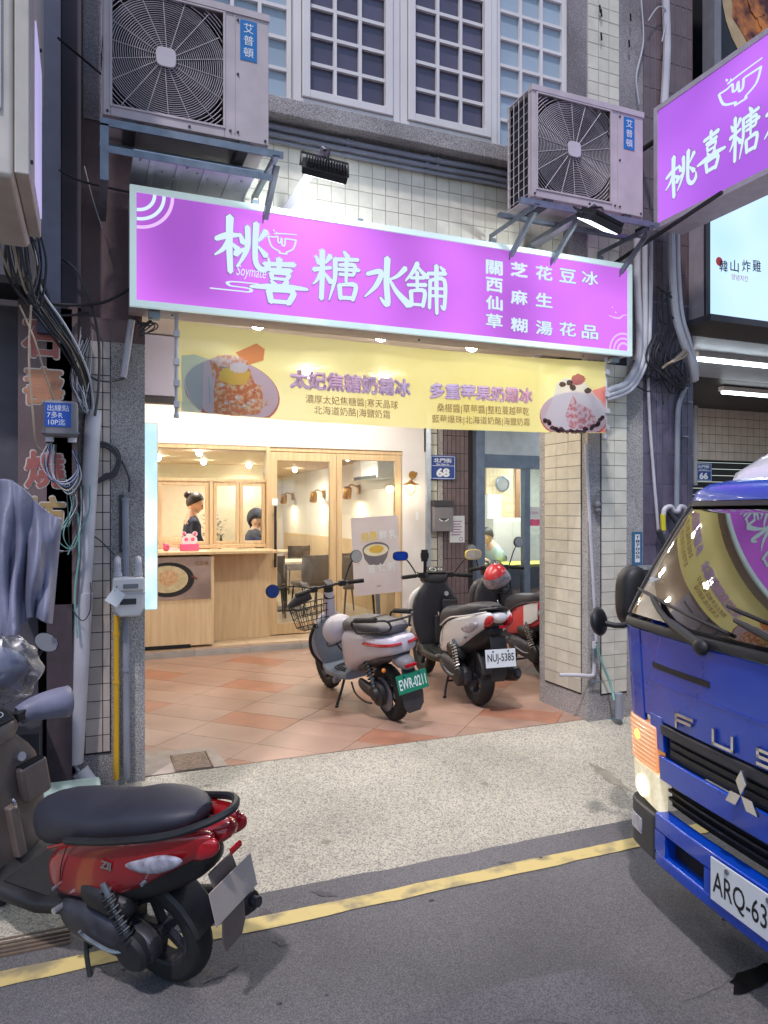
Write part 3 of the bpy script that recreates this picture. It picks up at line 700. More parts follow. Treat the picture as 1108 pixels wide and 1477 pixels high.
# left bowl
bprint('print_bowl', clampb(ell(335, 563, 70, 46, rot=.22)), M['bn_rim'], .0016); bprint('print_bowl', clampb(ell(334, 561, 69, 44, rot=.22)), M['bn_plate'], .0020)
bprint('print_shape', [BP(*q) for q in ((340,506),(370,492),(382,500),(380,516),(356,524))], M['bn_bisc'], .0024)
bprint('print_ice', ell(335, 568, 52, 29, jag=.06, rot=.12), M['bn_cara'], .0026); bprint('print_ice', [BP(*q) for q in ((300,570),(303,540),(303,520),(315,511),(338,510),(352,520),(362,532),(370,560),(350,580),(318,582))], M['bn_cara'], .0029)
bprint('print_ice', ell(338, 540, 22, 14, jag=.1), M['bn_egg'], .0032); bprint('print_ice', ell(330, 519, 26, 9, jag=.12), M['bn_ice'], .0035); bprint('print_ice', ell(345, 528, 14, 8, jag=.15), M['bn_w'], .0037)
for k in range(26):
    a = random.uniform(0, 6.28); rr = random.uniform(.2, 1)
    bprint('print_crumb', ell(335+46*rr*math.cos(a), 566+22*rr*math.sin(a), 3, 2, 7, jag=.3), M['bn_w'] if k % 2 else M['bn_bisc'], .0040)
# right bowl
bprint('print_bowl', clampb(ell(829, 598, 50, 34, rot=.1)), M['bn_rim'], .0016); bprint('print_bowl', clampb(ell(829, 596, 49, 33, rot=.1)), M['bn_plate'], .0020)
bprint('print_ice', [BP(*q) for q in ((786,600),(797,575),(803,550),(815,543),(840,546),(852,560),(872,588),(874,604),(850,618),(812,620))], M['bn_w'], .0026)
bprint('print_ice', [BP(*q) for q in ((822,616),(816,596),(826,568),(834,580),(852,590),(862,608),(845,618))], M['bn_ros'], .0029)
bprint('print_fruit', ell(834, 546, 10, 8, jag=.1), M['bn_rim'], .0032)
for q in ((812,552),(822,550),(848,562),(826,557)): bprint('print_fruit', ell(*q, 5, 4.5, 8, jag=.2), M['bn_berry'], .0034)
for k in range(30):
    a = R(20 + 4.9*k); bprint('print_pearl', ell(829+43*math.cos(a)+random.uniform(-3,2), 596+26*math.sin(a)+random.uniform(-4,1), 3.3, 3, 8, jag=.1), M['bn_berry'], .0036)
M['bt_pink'] = mat('banner_text_pink', rgb('f6a8b0'), .6, col2=rgb('dcc4e6'), scale=1.2); M['bt_vio'] = mat('banner_text_outline', rgb('a874a6'), .6); M['bt_brown'] = mat('banner_text_brown', rgb('8a6238'), .6); M['bt_white'] = mat('banner_text_white', rgb('e6dce6'), .6)
def btext(s, x0, y0, x1, y1, m, lift, off=0, gx=0, shear=0):
    a, b = BP(x0, y1 + 0), BP(x1, y0)
    zc0 = BP((x0+x1)/2, y1)[1]; zc1 = BP((x0+x1)/2, y0)[1]
    o = text(s, 1, m, t, Matrix.Translation((a[0]-gx, 0, zc0-gx - sag((a[0]+b[0])/2))) @ FRONT, fit=(b[0]-a[0]+2*gx, zc1-zc0+2*gx), off=off, shear=shear)
    drape(o, lift)
for s_, r_ in (('太妃焦糖奶霜冰', (419, 541, 591, 566)), ('多重莓果奶霜冰', (620, 557, 768, 578))):
    btext(s_, *r_, M['bt_vio'], .003, .055, .005); btext(s_, *r_, M['bt_white'], .004, .022, .003); btext(s_, *r_, M['bt_pink'], .005, .008)
btext('濃厚太妃焦糖醬|寒天晶球', 441, 574, 573, 588, M['bt_brown'], .003, 0); btext('北海道奶酪|海鹽奶霜', 453, 589, 561, 603, M['bt_brown'], .003, 0)
btext('桑椹醬|草莓醬|整粒蔓越莓乾', 630, 585, 763, 599, M['bt_brown'], .003, 0); btext('藍莓爆珠|北海道奶酪|海鹽奶霜', 623, 601, 764, 614, M['bt_brown'], .003, 0)
for k, x in enumerate((bx0-.004, bx1+.004)):
    mb = MB(); mb.cyl((x, BY+.004, bz0-.03), (x, BY+.004, 2.77), .011, n=10); mb.cyl((x, BY+.004, bz0-.035), (x, BY+.004, bz0-.015), .016, n=10)
    for z in (2.26, 2.38, 2.5, 2.66): mb.cb((x, BY-.006, z), (.03, .03, .035))
    single('banner_pole', mb, M['pvc'], ('left' if k == 0 else 'right') + ' white pole holding the edge of the yellow banner', 'pole', 'banner poles')
# ================================================================ SHOP FRONT AND ROOM
DY = 8.5
mb = MB(); mb.box((-.7, 8.02, .0), (4.0, 8.46, .16)); step = struct('shop_step', mb, M['grout_grey'])
mbt = MB(); mbt.cb((0,0,0), (.585, .43, .03)); me = mbt.mesh('tile', 0); me.materials.append(M['step_tile'])
mbt = MB(); mbt.cb((0,0,0), (.585, .014, .075)); me2 = mbt.mesh('tile', 0); me2.materials.append(M['step_face'])
for i in range(8):
    for m_, c in ((me, (-.4+.59*i, 8.245, .174)), (me2, (-.4+.59*i, 8.013, .118))):
        o = bpy.data.objects.new('tile', m_); C.objects.link(o); o.parent = step; o.location = c
fr = thing('storefront', 'oak framed glass front of the dessert shop with a sliding door', 'shop front', (2.3, DY, .19))
def ob(lo, hi, name='frame', m='oak', bev=.004): return slab(name, lo, hi, M[m], fr, bev=bev)
slab('fascia', (-.7, 8.44, 2.42), (4.0, 8.62, 3.2), M['white'], fr)
ob((-.7, 8.45, 2.37), (1.955, 8.56, 2.42)); ob((1.955, 8.44, .19), (2.0, 8.58, 2.42))
ob((2.0, 8.46, 2.37), (3.7, 8.58, 2.42))
ob((-.7, 8.47, 2.0), (1.955, 8.55, 2.035)); ob((-.7, 8.47, 1.235), (1.955, 8.55, 1.275))
ob((1.30, 8.47, 1.275), (1.34, 8.55, 2.0)); ob((.6, 8.47, 1.275), (.63, 8.55, 2.0))
# small sliding windows above the counter
for a, b in ((1.345, 1.645), (1.65, 1.95), (.74, 1.295)):
    for lo, hi in (((a, 8.485, 1.28), (a+.04, 8.52, 1.995)), ((b-.04, 8.485, 1.28), (b, 8.52, 1.995)), ((a+.04, 8.485, 1.955), (b-.04, 8.52, 1.995)), ((a+.04, 8.485, 1.28), (b-.04, 8.52, 1.315))): ob(lo, hi, 'sash_bar')
    if a > 1: slab('pane', (a+.04, 8.50, 1.315), (b-.04, 8.505, 1.955), M['glass'], fr)
slab('pane', (-.68, 8.51, 2.035), (1.95, 8.515, 2.37), M['glass'], fr)
# sliding door and fixed light
def leaf(x0, x1, handle=False):
    d = obj('door', MB().box((x0, 8.45, .20), (x0+.085, 8.50, 2.36)).box((x1-.085, 8.45, .20), (x1, 8.50, 2.36)).box((x0+.085, 8.45, .20), (x1-.085, 8.50, .33)).box((x0+.085, 8.45, 2.26), (x1-.085, 8.50, 2.36)), M['oak'], fr, world=True, bev=.004)
    slab('pane', (x0+.085, 8.472, .33), (x1-.085, 8.480, 2.26), M['glass'], d)
    if handle:
        mb = MB(); mb.cyl((x0+.05, 8.40, 1.0), (x0+.05, 8.40, 1.72), .016, n=10)
        for z in (1.08, 1.62): mb.cyl((x0+.05, 8.40, z), (x0+.05, 8.45, z), .01, n=8)
        obj('handle', mb, M['black'], d, world=True)
        s_ = slab('door_label', (x0+.02, 8.446, 1.73), (x0+.09, 8.449, 1.81), M['letter_white'], d)
leaf(2.0, 2.82, True)
d2 = obj('window_frame', MB().box((2.83, 8.47, .20), (2.90, 8.53, 2.37)).box((3.61, 8.47, .20), (3.69, 8.53, 2.37)).box((2.90, 8.47, .20), (3.61, 8.53, .30)).box((2.90, 8.47, 2.29), (3.61, 8.53, 2.37)), M['oak'], fr, world=True, bev=.004)
slab('pane', (2.90, 8.495, .30), (3.61, 8.503, 2.29), M['glass'], d2)
slab('wall_panel', (3.70, 8.44, .1), (4.02, 8.6, 2.42), M['white'], fr); slab('corner_strip', (4.02, 8.42, .1), (4.09, 8.6, 3.2), M['alu'], fr, bev=.004)
# counter
ct = thing('counter', 'light oak serving counter under the sliding windows', 'counter', (1.2, 8.3, .19))
slab('front_board', (1.28, 8.40, .19), (1.955, 8.468, 1.19), M['oak_light'], ct)
slab('front_board', (-.5, 8.03, .215), (1.28, 8.40, 1.17), M['oak_light'], ct, bev=.003); slab('kick_gap', (-.4, 8.024, .192), (1.03, 8.10, .232), M['dark'], ct)
slab('counter_top', (-.5, 7.99, 1.19), (1.98, 8.47, 1.225), M['oak'], ct, bev=.006)
# poster on the counter
ps = thing('counter_poster', 'poster of a black pan of porridge on the front of the oak counter', 'poster', (1.0, 8.02, .95))
slab('sheet', (.45, 8.02, .715), (1.245, 8.028, 1.165), mat('poster_table', rgb('a9958c'), .4, col2=rgb('7c6a66'), scale=3), ps)
def disc(x, z, rx, rz, y, n=30, rot=0, jag=0):
    mb = MB(); pts = []
    for i in range(n):
        a = 2*math.pi*i/n; k = 1 + random.uniform(-jag, jag); u_, w_ = rx*k*math.cos(a), rz*k*math.sin(a)
        pts.append((x + u_*math.cos(rot) - w_*math.sin(rot), y, z + u_*math.sin(rot) + w_*math.cos(rot)))
    mb.face(pts); return mb
obj('printed_pan', disc(.80, .93, .27, .185, 8.019), M['black'], ps, world=True); obj('printed_porridge', disc(.79, .935, .215, .145, 8.018), mat('porridge', rgb('cbbf9c'), .5, col2=rgb('b7a680'), scale=20), ps, world=True)
obj('printed_topping', disc(.80, .95, .11, .08, 8.017, jag=.15), mat('topping', rgb('b9825c'), .5, col2=rgb('cdb78f'), scale=40), ps, world=True)
text('花生湯', .05, M['bt_brown'], ps, Matrix.Translation((1.07, 8.016, 1.08)) @ FRONT)
mb = MB(); mb.bar((1.04, 8.017, .96), (1.10, 8.017, .93), .02, .002, (0,1,0)); obj('printed_pan_handle', mb, mat('pan_handle', rgb('6b2a26'), .5), ps, world=True)
# pink bear card stand
t = thing('card_stand', 'pink and white bear face card in a pink holder on the counter', 'card stand', (1.04, 8.2, 1.225))
M['pink'] = mat('pink', rgb('e0608c'), .5); M['pinkw'] = mat('pale_pink', rgb('f0d8dc'), .5)
mb = MB(); mb.box((-.10, -.03, 0), (.10, .03, .075)); obj('holder', mb, M['pink'], t, bev=.005)
mb = MB(); mb.lathe([(0, 0), (.085, 0), (.085, .012), (0, .012)], 20, Matrix.Translation((0, 0, .12)) @ Matrix.Rotation(R(90), 4, 'X') @ Matrix.Diagonal((1, .8, 1, 1)))
for s in (-1, 1): mb.lathe([(0,0),(.028,0),(.028,.012),(0,.012)], 12, Matrix.Translation((s*.06, 0, .185)) @ Matrix.Rotation(R(90), 4, 'X'))
obj('face_card', mb, M['pinkw'], t)
for s in (-1, 1): obj('ear', MB().lathe([(0,0),(.018,0)], 12, Matrix.Translation((s*.06, -.0135, .188)) @ Matrix.Rotation(R(90), 4, 'X')), M['pink'], t); obj('eye', MB().lathe([(0,0),(.021,0)], 12, Matrix.Translation((s*.035, -.0135, .125)) @ Matrix.Rotation(R(90), 4, 'X')), M['pink'], t)
t = thing('piggy_figurine', 'small pink rounded figurine at the left end of the counter', 'figurine', (.80, 8.25, 1.225))
mb = MB(); mb.ball((0,0,.035), .038); mb.ball((.01,-.03,.06), .02); mb.ball((-.02,0,.075), .012); obj('body', mb, M['pink'], t); obj('tag', MB().box((.04,-.01,0),(.12,.01,.035)), M['letter_white'], t)
# inside
slabs = [('room_floor', (-3, 8.55, .1), (4.0, 15.4, .19), mat('room_floor', rgb('a89a86'), .35, var=.06, scale=2)), ('room_ceiling', (-3, 8.63, 2.42), (4.0, 15.4, 2.8), M['warm_ceiling']),
         ('room_back_wall', (-3, 15.4, .1), (4.1, 15.5, 2.8), M['cream']), ('kitchen_back_wall', (-3, 12.0, .19), (2.72, 12.1, 2.42), M['kitchen_wall'])]
for n_, lo, hi, m_ in slabs: tag(slab(n_, lo, hi, m_), kind='structure')
rw = tag(slab('room_side_wall', (3.92, 8.62, .1), (4.05, 15.4, 2.8), M['cream']), 'cream right hand wall of the dessert shop with oak boards below', 'wall')
for i in range(33): slab('oak_board', (3.905, 8.64+.2*i, .19), (3.92, 8.836+.2*i, 1.22), M['oak'], rw)
tag(slab('room_side_wall', (-3.1, 8.6, .1), (-3, 15.4, 2.8), M['cream']), 'cream left hand wall deep inside the dessert shop', 'wall')
slab('kitchen_shelf', (-.9, 11.6, 1.2), (1.6, 11.95, 1.25), M['oak']); tag(bpy.data.objects['kitchen_shelf'], 'oak shelf on the back wall behind the worker', 'shelf')
def lightpt(name, loc, power, col, size=.12, parent=None, kind='AREA', rot=(0,0,0), spread=180):
    ld = bpy.data.lights.new(name, kind); ld.energy = power; ld.color = col
    if kind == 'AREA': ld.shape = 'DISK'; ld.size = size; ld.spread = R(spread)
    else: ld.shadow_soft_size = size
    lo = bpy.data.objects.new(name, ld); C.objects.link(lo); lo.location = loc; lo.rotation_euler = rot
    if parent: lo.parent = parent; lo.matrix_parent_inverse = wm(parent).inverted()
    return lo
def downlight(x, y, z, label, power, group, col=(1, .94, .85), r=.05, m='lamp_white'):
    t = thing('ceiling_downlight', label, 'ceiling light', (x, y, z), group=group)
    obj('rim', MB().lathe([(r*1.35, 0), (r*1.3, -.006), (r, -.008), (r, 0)], 20), M['white'], t)
    obj('lens', MB().ball((0,0,-r*.7), r*.85, 18), M[m], t)
    lightpt('lamp', (x, y, z-.13), power, col, r*2, t)
for i, (x, y) in enumerate(((1.25, 5.7), (2.3, 5.7), (3.2, 5.75), (1.25, 7.6), (2.2, 7.55), (3.1, 7.6), (4.8, 6.6), (.35, 7.5))):
    downlight(x, y, 3.198, 'warm round downlight in the arcade ceiling, ' + ('front row' if y < 6 else 'back row'), 6.5, 'arcade ceiling downlights', r=.07)
for i, (x, y) in enumerate(((.2, 9.6), (.9, 10.4), (1.3, 9.3), (1.6, 11), (2.4, 9.6), (2.4, 11.6), (2.9, 13.3), (2.9, 14.7), (3.3, 9.4), (3.4, 12.5), (-.6, 9.4))):
    downlight(x, y, 2.418, 'warm round downlight in the ceiling inside the dessert shop', 8, 'downlights inside the shop', (1, .94, .85), .045)
def wall_lamp(x, y, z, label, on=True):
    t = thing('wall_lamp', label, 'wall lamp', (x, y, z), group='brass wall lamps in the dining room')
    obj('wall_plate', MB().box((-.02, -.05, -.07), (0, .05, .07)), M['brass'], t, bev=.004)
    obj('arm', MB().tube([(-.02,0,.04), (-.12,0,.07), (-.2,-.03,.02), (-.2,-.04,-.02)], .011, 8, 4), M['brass'], t)
    obj('lamp_shade', MB().lathe([(0, .09), (.055, .09), (.062, .08), (.066, -.08), (.06, -.08), (.056, .07), (0, .075)], 20, Matrix.Translation((-.2,-.04,-.06)) @ Matrix.Rotation(R(20), 4, 'X')), M['brass'], t)
    obj('bulb', MB().lathe([(0, -.06), (.055, -.065)], 16, Matrix.Translation((-.2,-.04,-.06)) @ Matrix.Rotation(R(20), 4, 'X')), M['warm_lamp'], t)
    lightpt('lamp', (x-.2, y-.06, z-.17), 4, (1, .82, .6), .08, t)
wall_lamp(3.9, 10.6, 2.0, 'brass wall lamp with a bright lens nearest to the glass'); wall_lamp(3.9, 12.4, 1.97, 'middle brass wall lamp above the oak boards'); wall_lamp(3.9, 14.5, 1.97, 'farthest brass wall lamp seen through the glass door')
# outside cage lamp
t = thing('porch_lamp', 'brass porch lamp with a wire cage and round bulb beside the glass front', 'porch lamp', (3.83, 8.43, 2.12))
obj('wall_plate', MB().lathe([(0, 0), (.05, 0), (.05, .015), (0, .015)], 16, Matrix.Rotation(R(90), 4, 'X')), M['brass'], t)
obj('arm', MB().tube([(0,0,0), (0,-.1,.02), (-.04,-.22,0), (-.14,-.26,-.09)], .009, 8, 5), M['brass'], t)
obj('lamp_shade', MB().lathe([(.02, .02), (.035, 0), (.10, -.03), (.103, -.036), (.03, -.012)], 20, Matrix.Translation((-.14,-.26,-.1))), M['brass'], t)
mb = MB()
for a in range(6): mb.tube([(-.14+.05*math.cos(a*1.047), -.26+.05*math.sin(a*1.047), -.13), (-.14+.07*math.cos(a*1.047), -.26+.07*math.sin(a*1.047), -.19), (-.14, -.26, -.27)], .003, 5, 3)
obj('cage', mb, M['brass'], t); obj('bulb', MB().ball((-.14, -.26, -.175), .038), M['warm_lamp'], t); lightpt('lamp', (3.69, 8.17, 1.95), 6, (1, .8, .5), .05, t, 'POINT')
slab('switch_plate', (3.88, 8.437, 1.55), (3.92, 8.44, 1.65), M['letter_white'], fr)
# tables and chairs
M['chair'] = mat('chair_brown', rgb('5a4d45'), .6, var=.15); M['leg_dark'] = mat('chair_leg', rgb('2a2624'), .5); M['ttop'] = mat('table_top', rgb('cbb896'), .4)
def chair(label):
    t = thing('dining_chair', label, 'chair', (0,0,0), group='dining chairs in the shop')
    obj('seat', MB().box((-.22,-.22,.42), (.22,.22,.48)), M['chair'], t, bev=.02)
    mb = MB(); rs = []
    for i in range(9):
        a = R(-60 + 15*i); rs.append([Vector((.24*math.sin(a), .02+.22*math.cos(a)+d, z)) for d, z in ((0,.46),(.03,.46),(.045,.86),(.015,.86))])
    mb.rings(rs); obj('backrest', mb, M['chair'], t, bev=.006)
    for sx in (-1,1):
        for sy in (-1,1): obj('leg', MB().cyl((sx*.18, sy*.18, .43), (sx*.21, sy*.21, 0), .014, .01, 8), M['leg_dark'], t)
    return t
c0 = chair('brown rounded back dining chair by the first table, nearest to the glass door')
spots = [(2.35, 10.0, 170, None), (2.95, 10.0, 190, 'brown dining chair behind the sliding door, right of the nearest one'), (2.5, 11.3, 10, 'brown dining chair on the far side of the first table'), (3.4, 10.3, 200, 'brown dining chair against the oak boards near the glass'), (2.6, 13.0, 175, 'brown dining chair at the second table deep inside'), (3.5, 12.8, 185, 'brown dining chair by the oak boards at the second table'), (3.45, 9.35, 160, 'brown dining chair right behind the fixed window')]
for i, (x, y, a, l) in enumerate(spots):
    o = c0 if i == 0 else copy_tree(c0)
    o.location = (x, y, .19); o.rotation_euler = (0, 0, R(a))
    if l: o['label'] = l
def table(x, y, label):
    t = thing('dining_table', label, 'table', (x, y, .19), group='dining tables in the shop')
    obj('table_top', MB().box((-.45,-.35,.70), (.45,.35,.735)), M['ttop'], t, bev=.008); obj('post', MB().cyl((0,0,.03), (0,0,.70), .03), M['leg_dark'], t); obj('foot', MB().box((-.3,-.22,0), (.3,.22,.025)), M['leg_dark'], t)
table(2.75, 10.65, 'pale topped table nearest to the glass door'); table(3.2, 13.5, 'pale topped table deep in the dining room')
t = thing('handbag', 'dark handbag hanging on the wall edge behind the sliding door', 'bag', (2.55, 11.4, 1.05)); obj('pouch', MB().body([(-.13,.05,-.12,.06),(0,.07,-.15,.09),(.13,.05,-.12,.06)]), M['black'], t); obj('strap', MB().tube([(-.11,0,.05),(-.08,0,.35),(0,0,.5),(.08,0,.35),(.11,0,.05)], .01, 6, 4), M['black'], t)
t = thing('indoor_air_conditioner', 'white indoor air conditioner high on the cream wall', 'air conditioner', (3.9, 9.7, 2.23)); obj('case', MB().box((-.24,-.5,-.12), (0,.5,.17)), M['white'], t, bev=.02); obj('vent', MB().box((-.245,-.45,-.115), (-.15,.45,-.07)), M['black'], t)
t = thing('potted_plant', 'dark leafy plant inside behind the small counter window', 'plant', (1.52, 9.6, 1.2))
mb = MB()
for k in range(150):
    a, b, r = random.uniform(0, 6.28), random.uniform(0, 1), random.uniform(.05, .2)
    c = Vector((r*math.cos(a), r*math.sin(a), .12 + .3*b)); d = Vector((math.cos(a), math.sin(a), random.uniform(-.4, .8))).normalized()*.06; e = Vector((-math.sin(a), math.cos(a), 0))*.014
    mb.face((c-d*.5, c+e, c+d*.6, c-e))
obj('leaves', mb, mat('leaf', rgb('3f4a30'), .5, var=.4), t, smooth=0); obj('pot', MB().lathe([(0,0),(.06,0),(.085,.13),(.075,.13),(0,.12)], 16), M['cream'], t)
slab('inner_ledge', (-.6, 8.56, 1.16), (1.95, 9.9, 1.20), M['oak']); tag(bpy.data.objects['inner_ledge'], 'oak worktop behind the counter windows', 'worktop')
t = thing('glass_dome', 'clear glass jar on the worktop behind the counter window', 'jar', (1.44, 9.0, 1.20)); obj('jar_glass', MB().lathe([(.08,0),(.1,.06),(.09,.16),(.04,.2),(0,.205)], 20), M['glass'], t); obj('lid_knob', MB().ball((0,0,.22), .015), M['brass'], t)
t = thing('paper_stack', 'low stack of white paper bags inside the right counter window', 'paper stack', (1.78, 8.9, 1.20)); obj('sheets', MB().box((-.11,-.08,0),(.11,.08,.07)), M['letter_white'], t, bev=.006)
# people
M['skin'] = mat('skin', rgb('d8b096'), .5, var=.05); M['hair'] = mat('hair', rgb('2a201d'), .5, var=.3, scale=60); M['navy'] = mat('navy_shirt', rgb('1f2a44'), .8, var=.15); M['hood'] = mat('grey_hood', rgb('3b3c46'), .8, var=.15); M['tee'] = mat('pale_teal_shirt', rgb('a9bdb8'), .8, var=.06)
def skinned(name, V, E, m, parent, sub=1):
    me = bpy.data.meshes.new(name); me.from_pydata([v_[:3] for v_ in V], E, []); me.materials.append(m)
    o = bpy.data.objects.new(name, me); C.objects.link(o); o.parent = parent
    sk = o.modifiers.new('skin', 'SKIN'); sk.use_smooth_shade = True
    for i, v_ in enumerate(V):
        d = me.skin_vertices[0].data[i]; r = v_[3]; d.radius = r if isinstance(r, tuple) else (r, r); d.use_root = (i == 0)
    s_ = o.modifiers.new('sub', 'SUBSURF'); s_.levels = s_.render_levels = sub
    return o
def head(parent, c, yaw, pitch, hair='bun'):
    """head with nose, brow, eyes, mouth, ears; faces local +x"""
    H = Matrix.Translation(c) @ Matrix.Rotation(R(yaw), 4, 'Z') @ Matrix.Rotation(R(pitch), 4, 'Y')
    mb = MB(); mb.ball((0,0,0), .1, 20, sc=(.95,.78,1.12)); mb.ball((.045,0,-.06), .058, 14, sc=(.9,.85,.9)); mb.ball((.1,0,-.012), .016, 10, sc=(1,.8,1.5))
    for s in (-1,1): mb.ball((0, s*.078, -.01), .022, 8, sc=(.7,.4,1.2))
    for v_ in mb.bm.verts: v_.co = H @ v_.co
    h = obj('face', mb, M['skin'], parent)
    mb = MB()
    for s in (-1,1): mb.ball((.088, s*.03, .015), .009, 8)
    for v_ in mb.bm.verts: v_.co = H @ v_.co
    obj('eyes', mb, M['hair'], parent)
    mb = MB(); mb.ball((.092,0,-.05), .014, 8, sc=(.4,1,.3))
    for v_ in mb.bm.verts: v_.co = H @ v_.co
    obj('mouth', mb, M['pink'], parent)
    mb = MB(); mb.ball((-.018,0,.022), .112, 18, sc=(.95,.83,1.05)); bmesh.ops.bisect_plane(mb.bm, geom=mb.bm.verts[:]+mb.bm.edges[:]+mb.bm.faces[:], plane_co=(.04,0,.05), plane_no=(.8,0,-.62), clear_outer=True)
    if hair == 'bun': mb.ball((-.13,0,.05), .05, 12)
    if hair == 'long': mb.ball((-.04,0,-.1), .09, 12, sc=(.9,1.1,1.7))
    for v_ in mb.bm.verts: v_.co = H @ v_.co
    obj('hair', mb, M['hair'] , parent)
# the worker, in profile, looking down to the right
p = at(276, 729, Y=9.25)
t = thing('person', 'worker in a navy shirt with hair in a bun looking down behind the counter', 'person', (p.x, p.y, .19))
hz = p.z - .19 + .075
skinned('body', [(0,0,.9,.13),(0,0,1.12,.12),(-.01,0,hz-.26,(.10,.13)),(.02,0,hz-.14,.05),(.03,0,hz-.04,.055),(0,-.17,hz-.3,.055),(.06,-.19,hz-.55,.045),(.26,-.12,hz-.62,.033),(.34,-.1,hz-.64,.03),(0,.17,hz-.3,.055),(.06,.19,hz-.55,.045),(.26,.12,hz-.62,.033),(.34,.1,hz-.64,.03),(0,-.08,.5,.08),(0,-.08,.05,.05),(0,.08,.5,.08),(0,.08,.05,.05)],
        [(0,1),(1,2),(2,3),(3,4),(2,5),(5,6),(6,7),(7,8),(2,9),(9,10),(10,11),(11,12),(0,13),(13,14),(0,15),(15,16)], M['skin'], t)
skinned('shirt', [(0,0,.85,.15),(0,0,1.12,.145),(-.015,0,hz-.26,(.12,.16)),(.01,0,hz-.17,.075),(0,-.18,hz-.3,.075),(.06,-.2,hz-.52,.062),(.13,-.17,hz-.57,.055),(0,.18,hz-.3,.075),(.06,.2,hz-.52,.062),(.13,.17,hz-.57,.055)],
        [(0,1),(1,2),(2,3),(2,4),(4,5),(5,6),(2,7),(7,8),(8,9)], M['navy'], t)
head(t, (.05, 0, hz-.05), -15, 28, 'bun')
p = at(367, 752, Y=9.7)
t = thing('person', 'woman in a dark grey hood bending down behind the right counter window', 'person', (p.x, p.y, .19)); hz = p.z - .19 + .07
skinned('body', [(0,0,.8,.12),(0,0,1.0,.12),(0,0,hz-.25,(.1,.12)),(.02,0,hz-.1,.05),(0,-.16,hz-.28,.05),(.08,-.2,hz-.5,.04),(0,.16,hz-.28,.05),(.08,.2,hz-.5,.04),(0,-.08,.4,.07),(0,-.08,.03,.05),(0,.08,.4,.07),(0,.08,.03,.05)], [(0,1),(1,2),(2,3),(2,4),(4,5),(2,6),(6,7),(0,8),(8,9),(0,10),(10,11)], M['skin'], t)
skinned('hoodie', [(0,0,.75,.15),(0,0,1.0,.15),(0,0,hz-.24,(.12,.16)),(0,0,hz-.14,.08),(0,-.18,hz-.28,.075),(.08,-.22,hz-.5,.06),(0,.18,hz-.28,.075),(.08,.22,hz-.5,.06)], [(0,1),(1,2),(2,3),(2,4),(4,5),(2,6),(6,7)], M['hood'], t)
head(t, (.04, 0, hz-.07), -100, 30, 'long')
H = Matrix.Translation((.03, 0.02, hz-.06)) @ Matrix.Rotation(R(-100), 4, 'Z') @ Matrix.Rotation(R(30), 4, 'Y')
mb = MB(); mb.ball((-.03,0,.02), .135, 18, sc=(1,.95,1.08)); bmesh.ops.bisect_plane(mb.bm, geom=mb.bm.verts[:]+mb.bm.edges[:]+mb.bm.faces[:], plane_co=(.05,0,0), plane_no=(1,0,-.15), clear_outer=True)
for v_ in mb.bm.verts: v_.co = H @ v_.co
obj('hood', mb, M['hood'], t)

# ================================================================ WALL WITH THE STREET NUMBER, NEXT SHOP DOOR
pw = tag(slab('corner_wall', (4.09, 8.5, .1), (4.74, 8.8, 3.2), M['grout_dark']), 'narrow wall of brown upright tiles and pale tiles carrying the number 68 plate', 'wall')
tiles(pw, M['tile'], (4.10, 8.5, .12), (1,0,0), (0,0,1), 1, 20, .115, .15, .01)
slab('pebble_strip', (4.22, 8.485, .1), (4.29, 8.5, 3.2), M['granular'], pw)
tiles(pw, M['brown_tile'], (4.30, 8.5, .12), (1,0,0), (0,0,1), 6, 13, .062, .23, .008)
nd = thing('glass_door', 'aluminium framed glass door of the neighbouring eatery', 'glass door', (5.2, 8.5, .1))
slab('post', (4.74, 8.40, .1), (4.87, 8.56, 3.2), M['alu_blue'], nd, bev=.004); slab('lintel', (4.87, 8.45, 2.24), (6.2, 8.56, 2.42), M['alu_blue'], nd, bev=.004); slab('lintel', (4.87, 8.46, 2.421), (6.2, 8.56, 3.2), M['alu'], nd)
slab('mullion', (5.51, 8.44, .1), (5.60, 8.54, 2.24), M['alu_blue'], nd, bev=.004); slab('mullion', (4.872, 8.47, .1), (4.91, 8.53, 2.24), M['alu'], nd)
slab('pane', (4.91, 8.495, .13), (5.51, 8.50, 2.23), M['glass'], nd); slab('pane', (5.60, 8.50, .13), (6.2, 8.505, 2.23), M['glass'], nd)
slab('sill', (4.87, 8.42, .1), (6.2, 8.56, .135), M['alu_blue'], nd)
slab('sticker', (5.615, 8.492, 1.46), (5.80, 8.496, 1.55), M['pink'], nd); slab('sticker', (5.615, 8.492, 1.555), (5.80, 8.496, 1.72), M['letter_white'], nd)
text('OPEN', .05, M['bt_vio'], nd, Matrix.Translation((5.63, 8.489, 1.62)) @ FRONT)
t = thing('street_plate', 'blue street number plate reading 68 on the narrow tiled wall', 'number plate', (4.28, 8.47, 2.2))
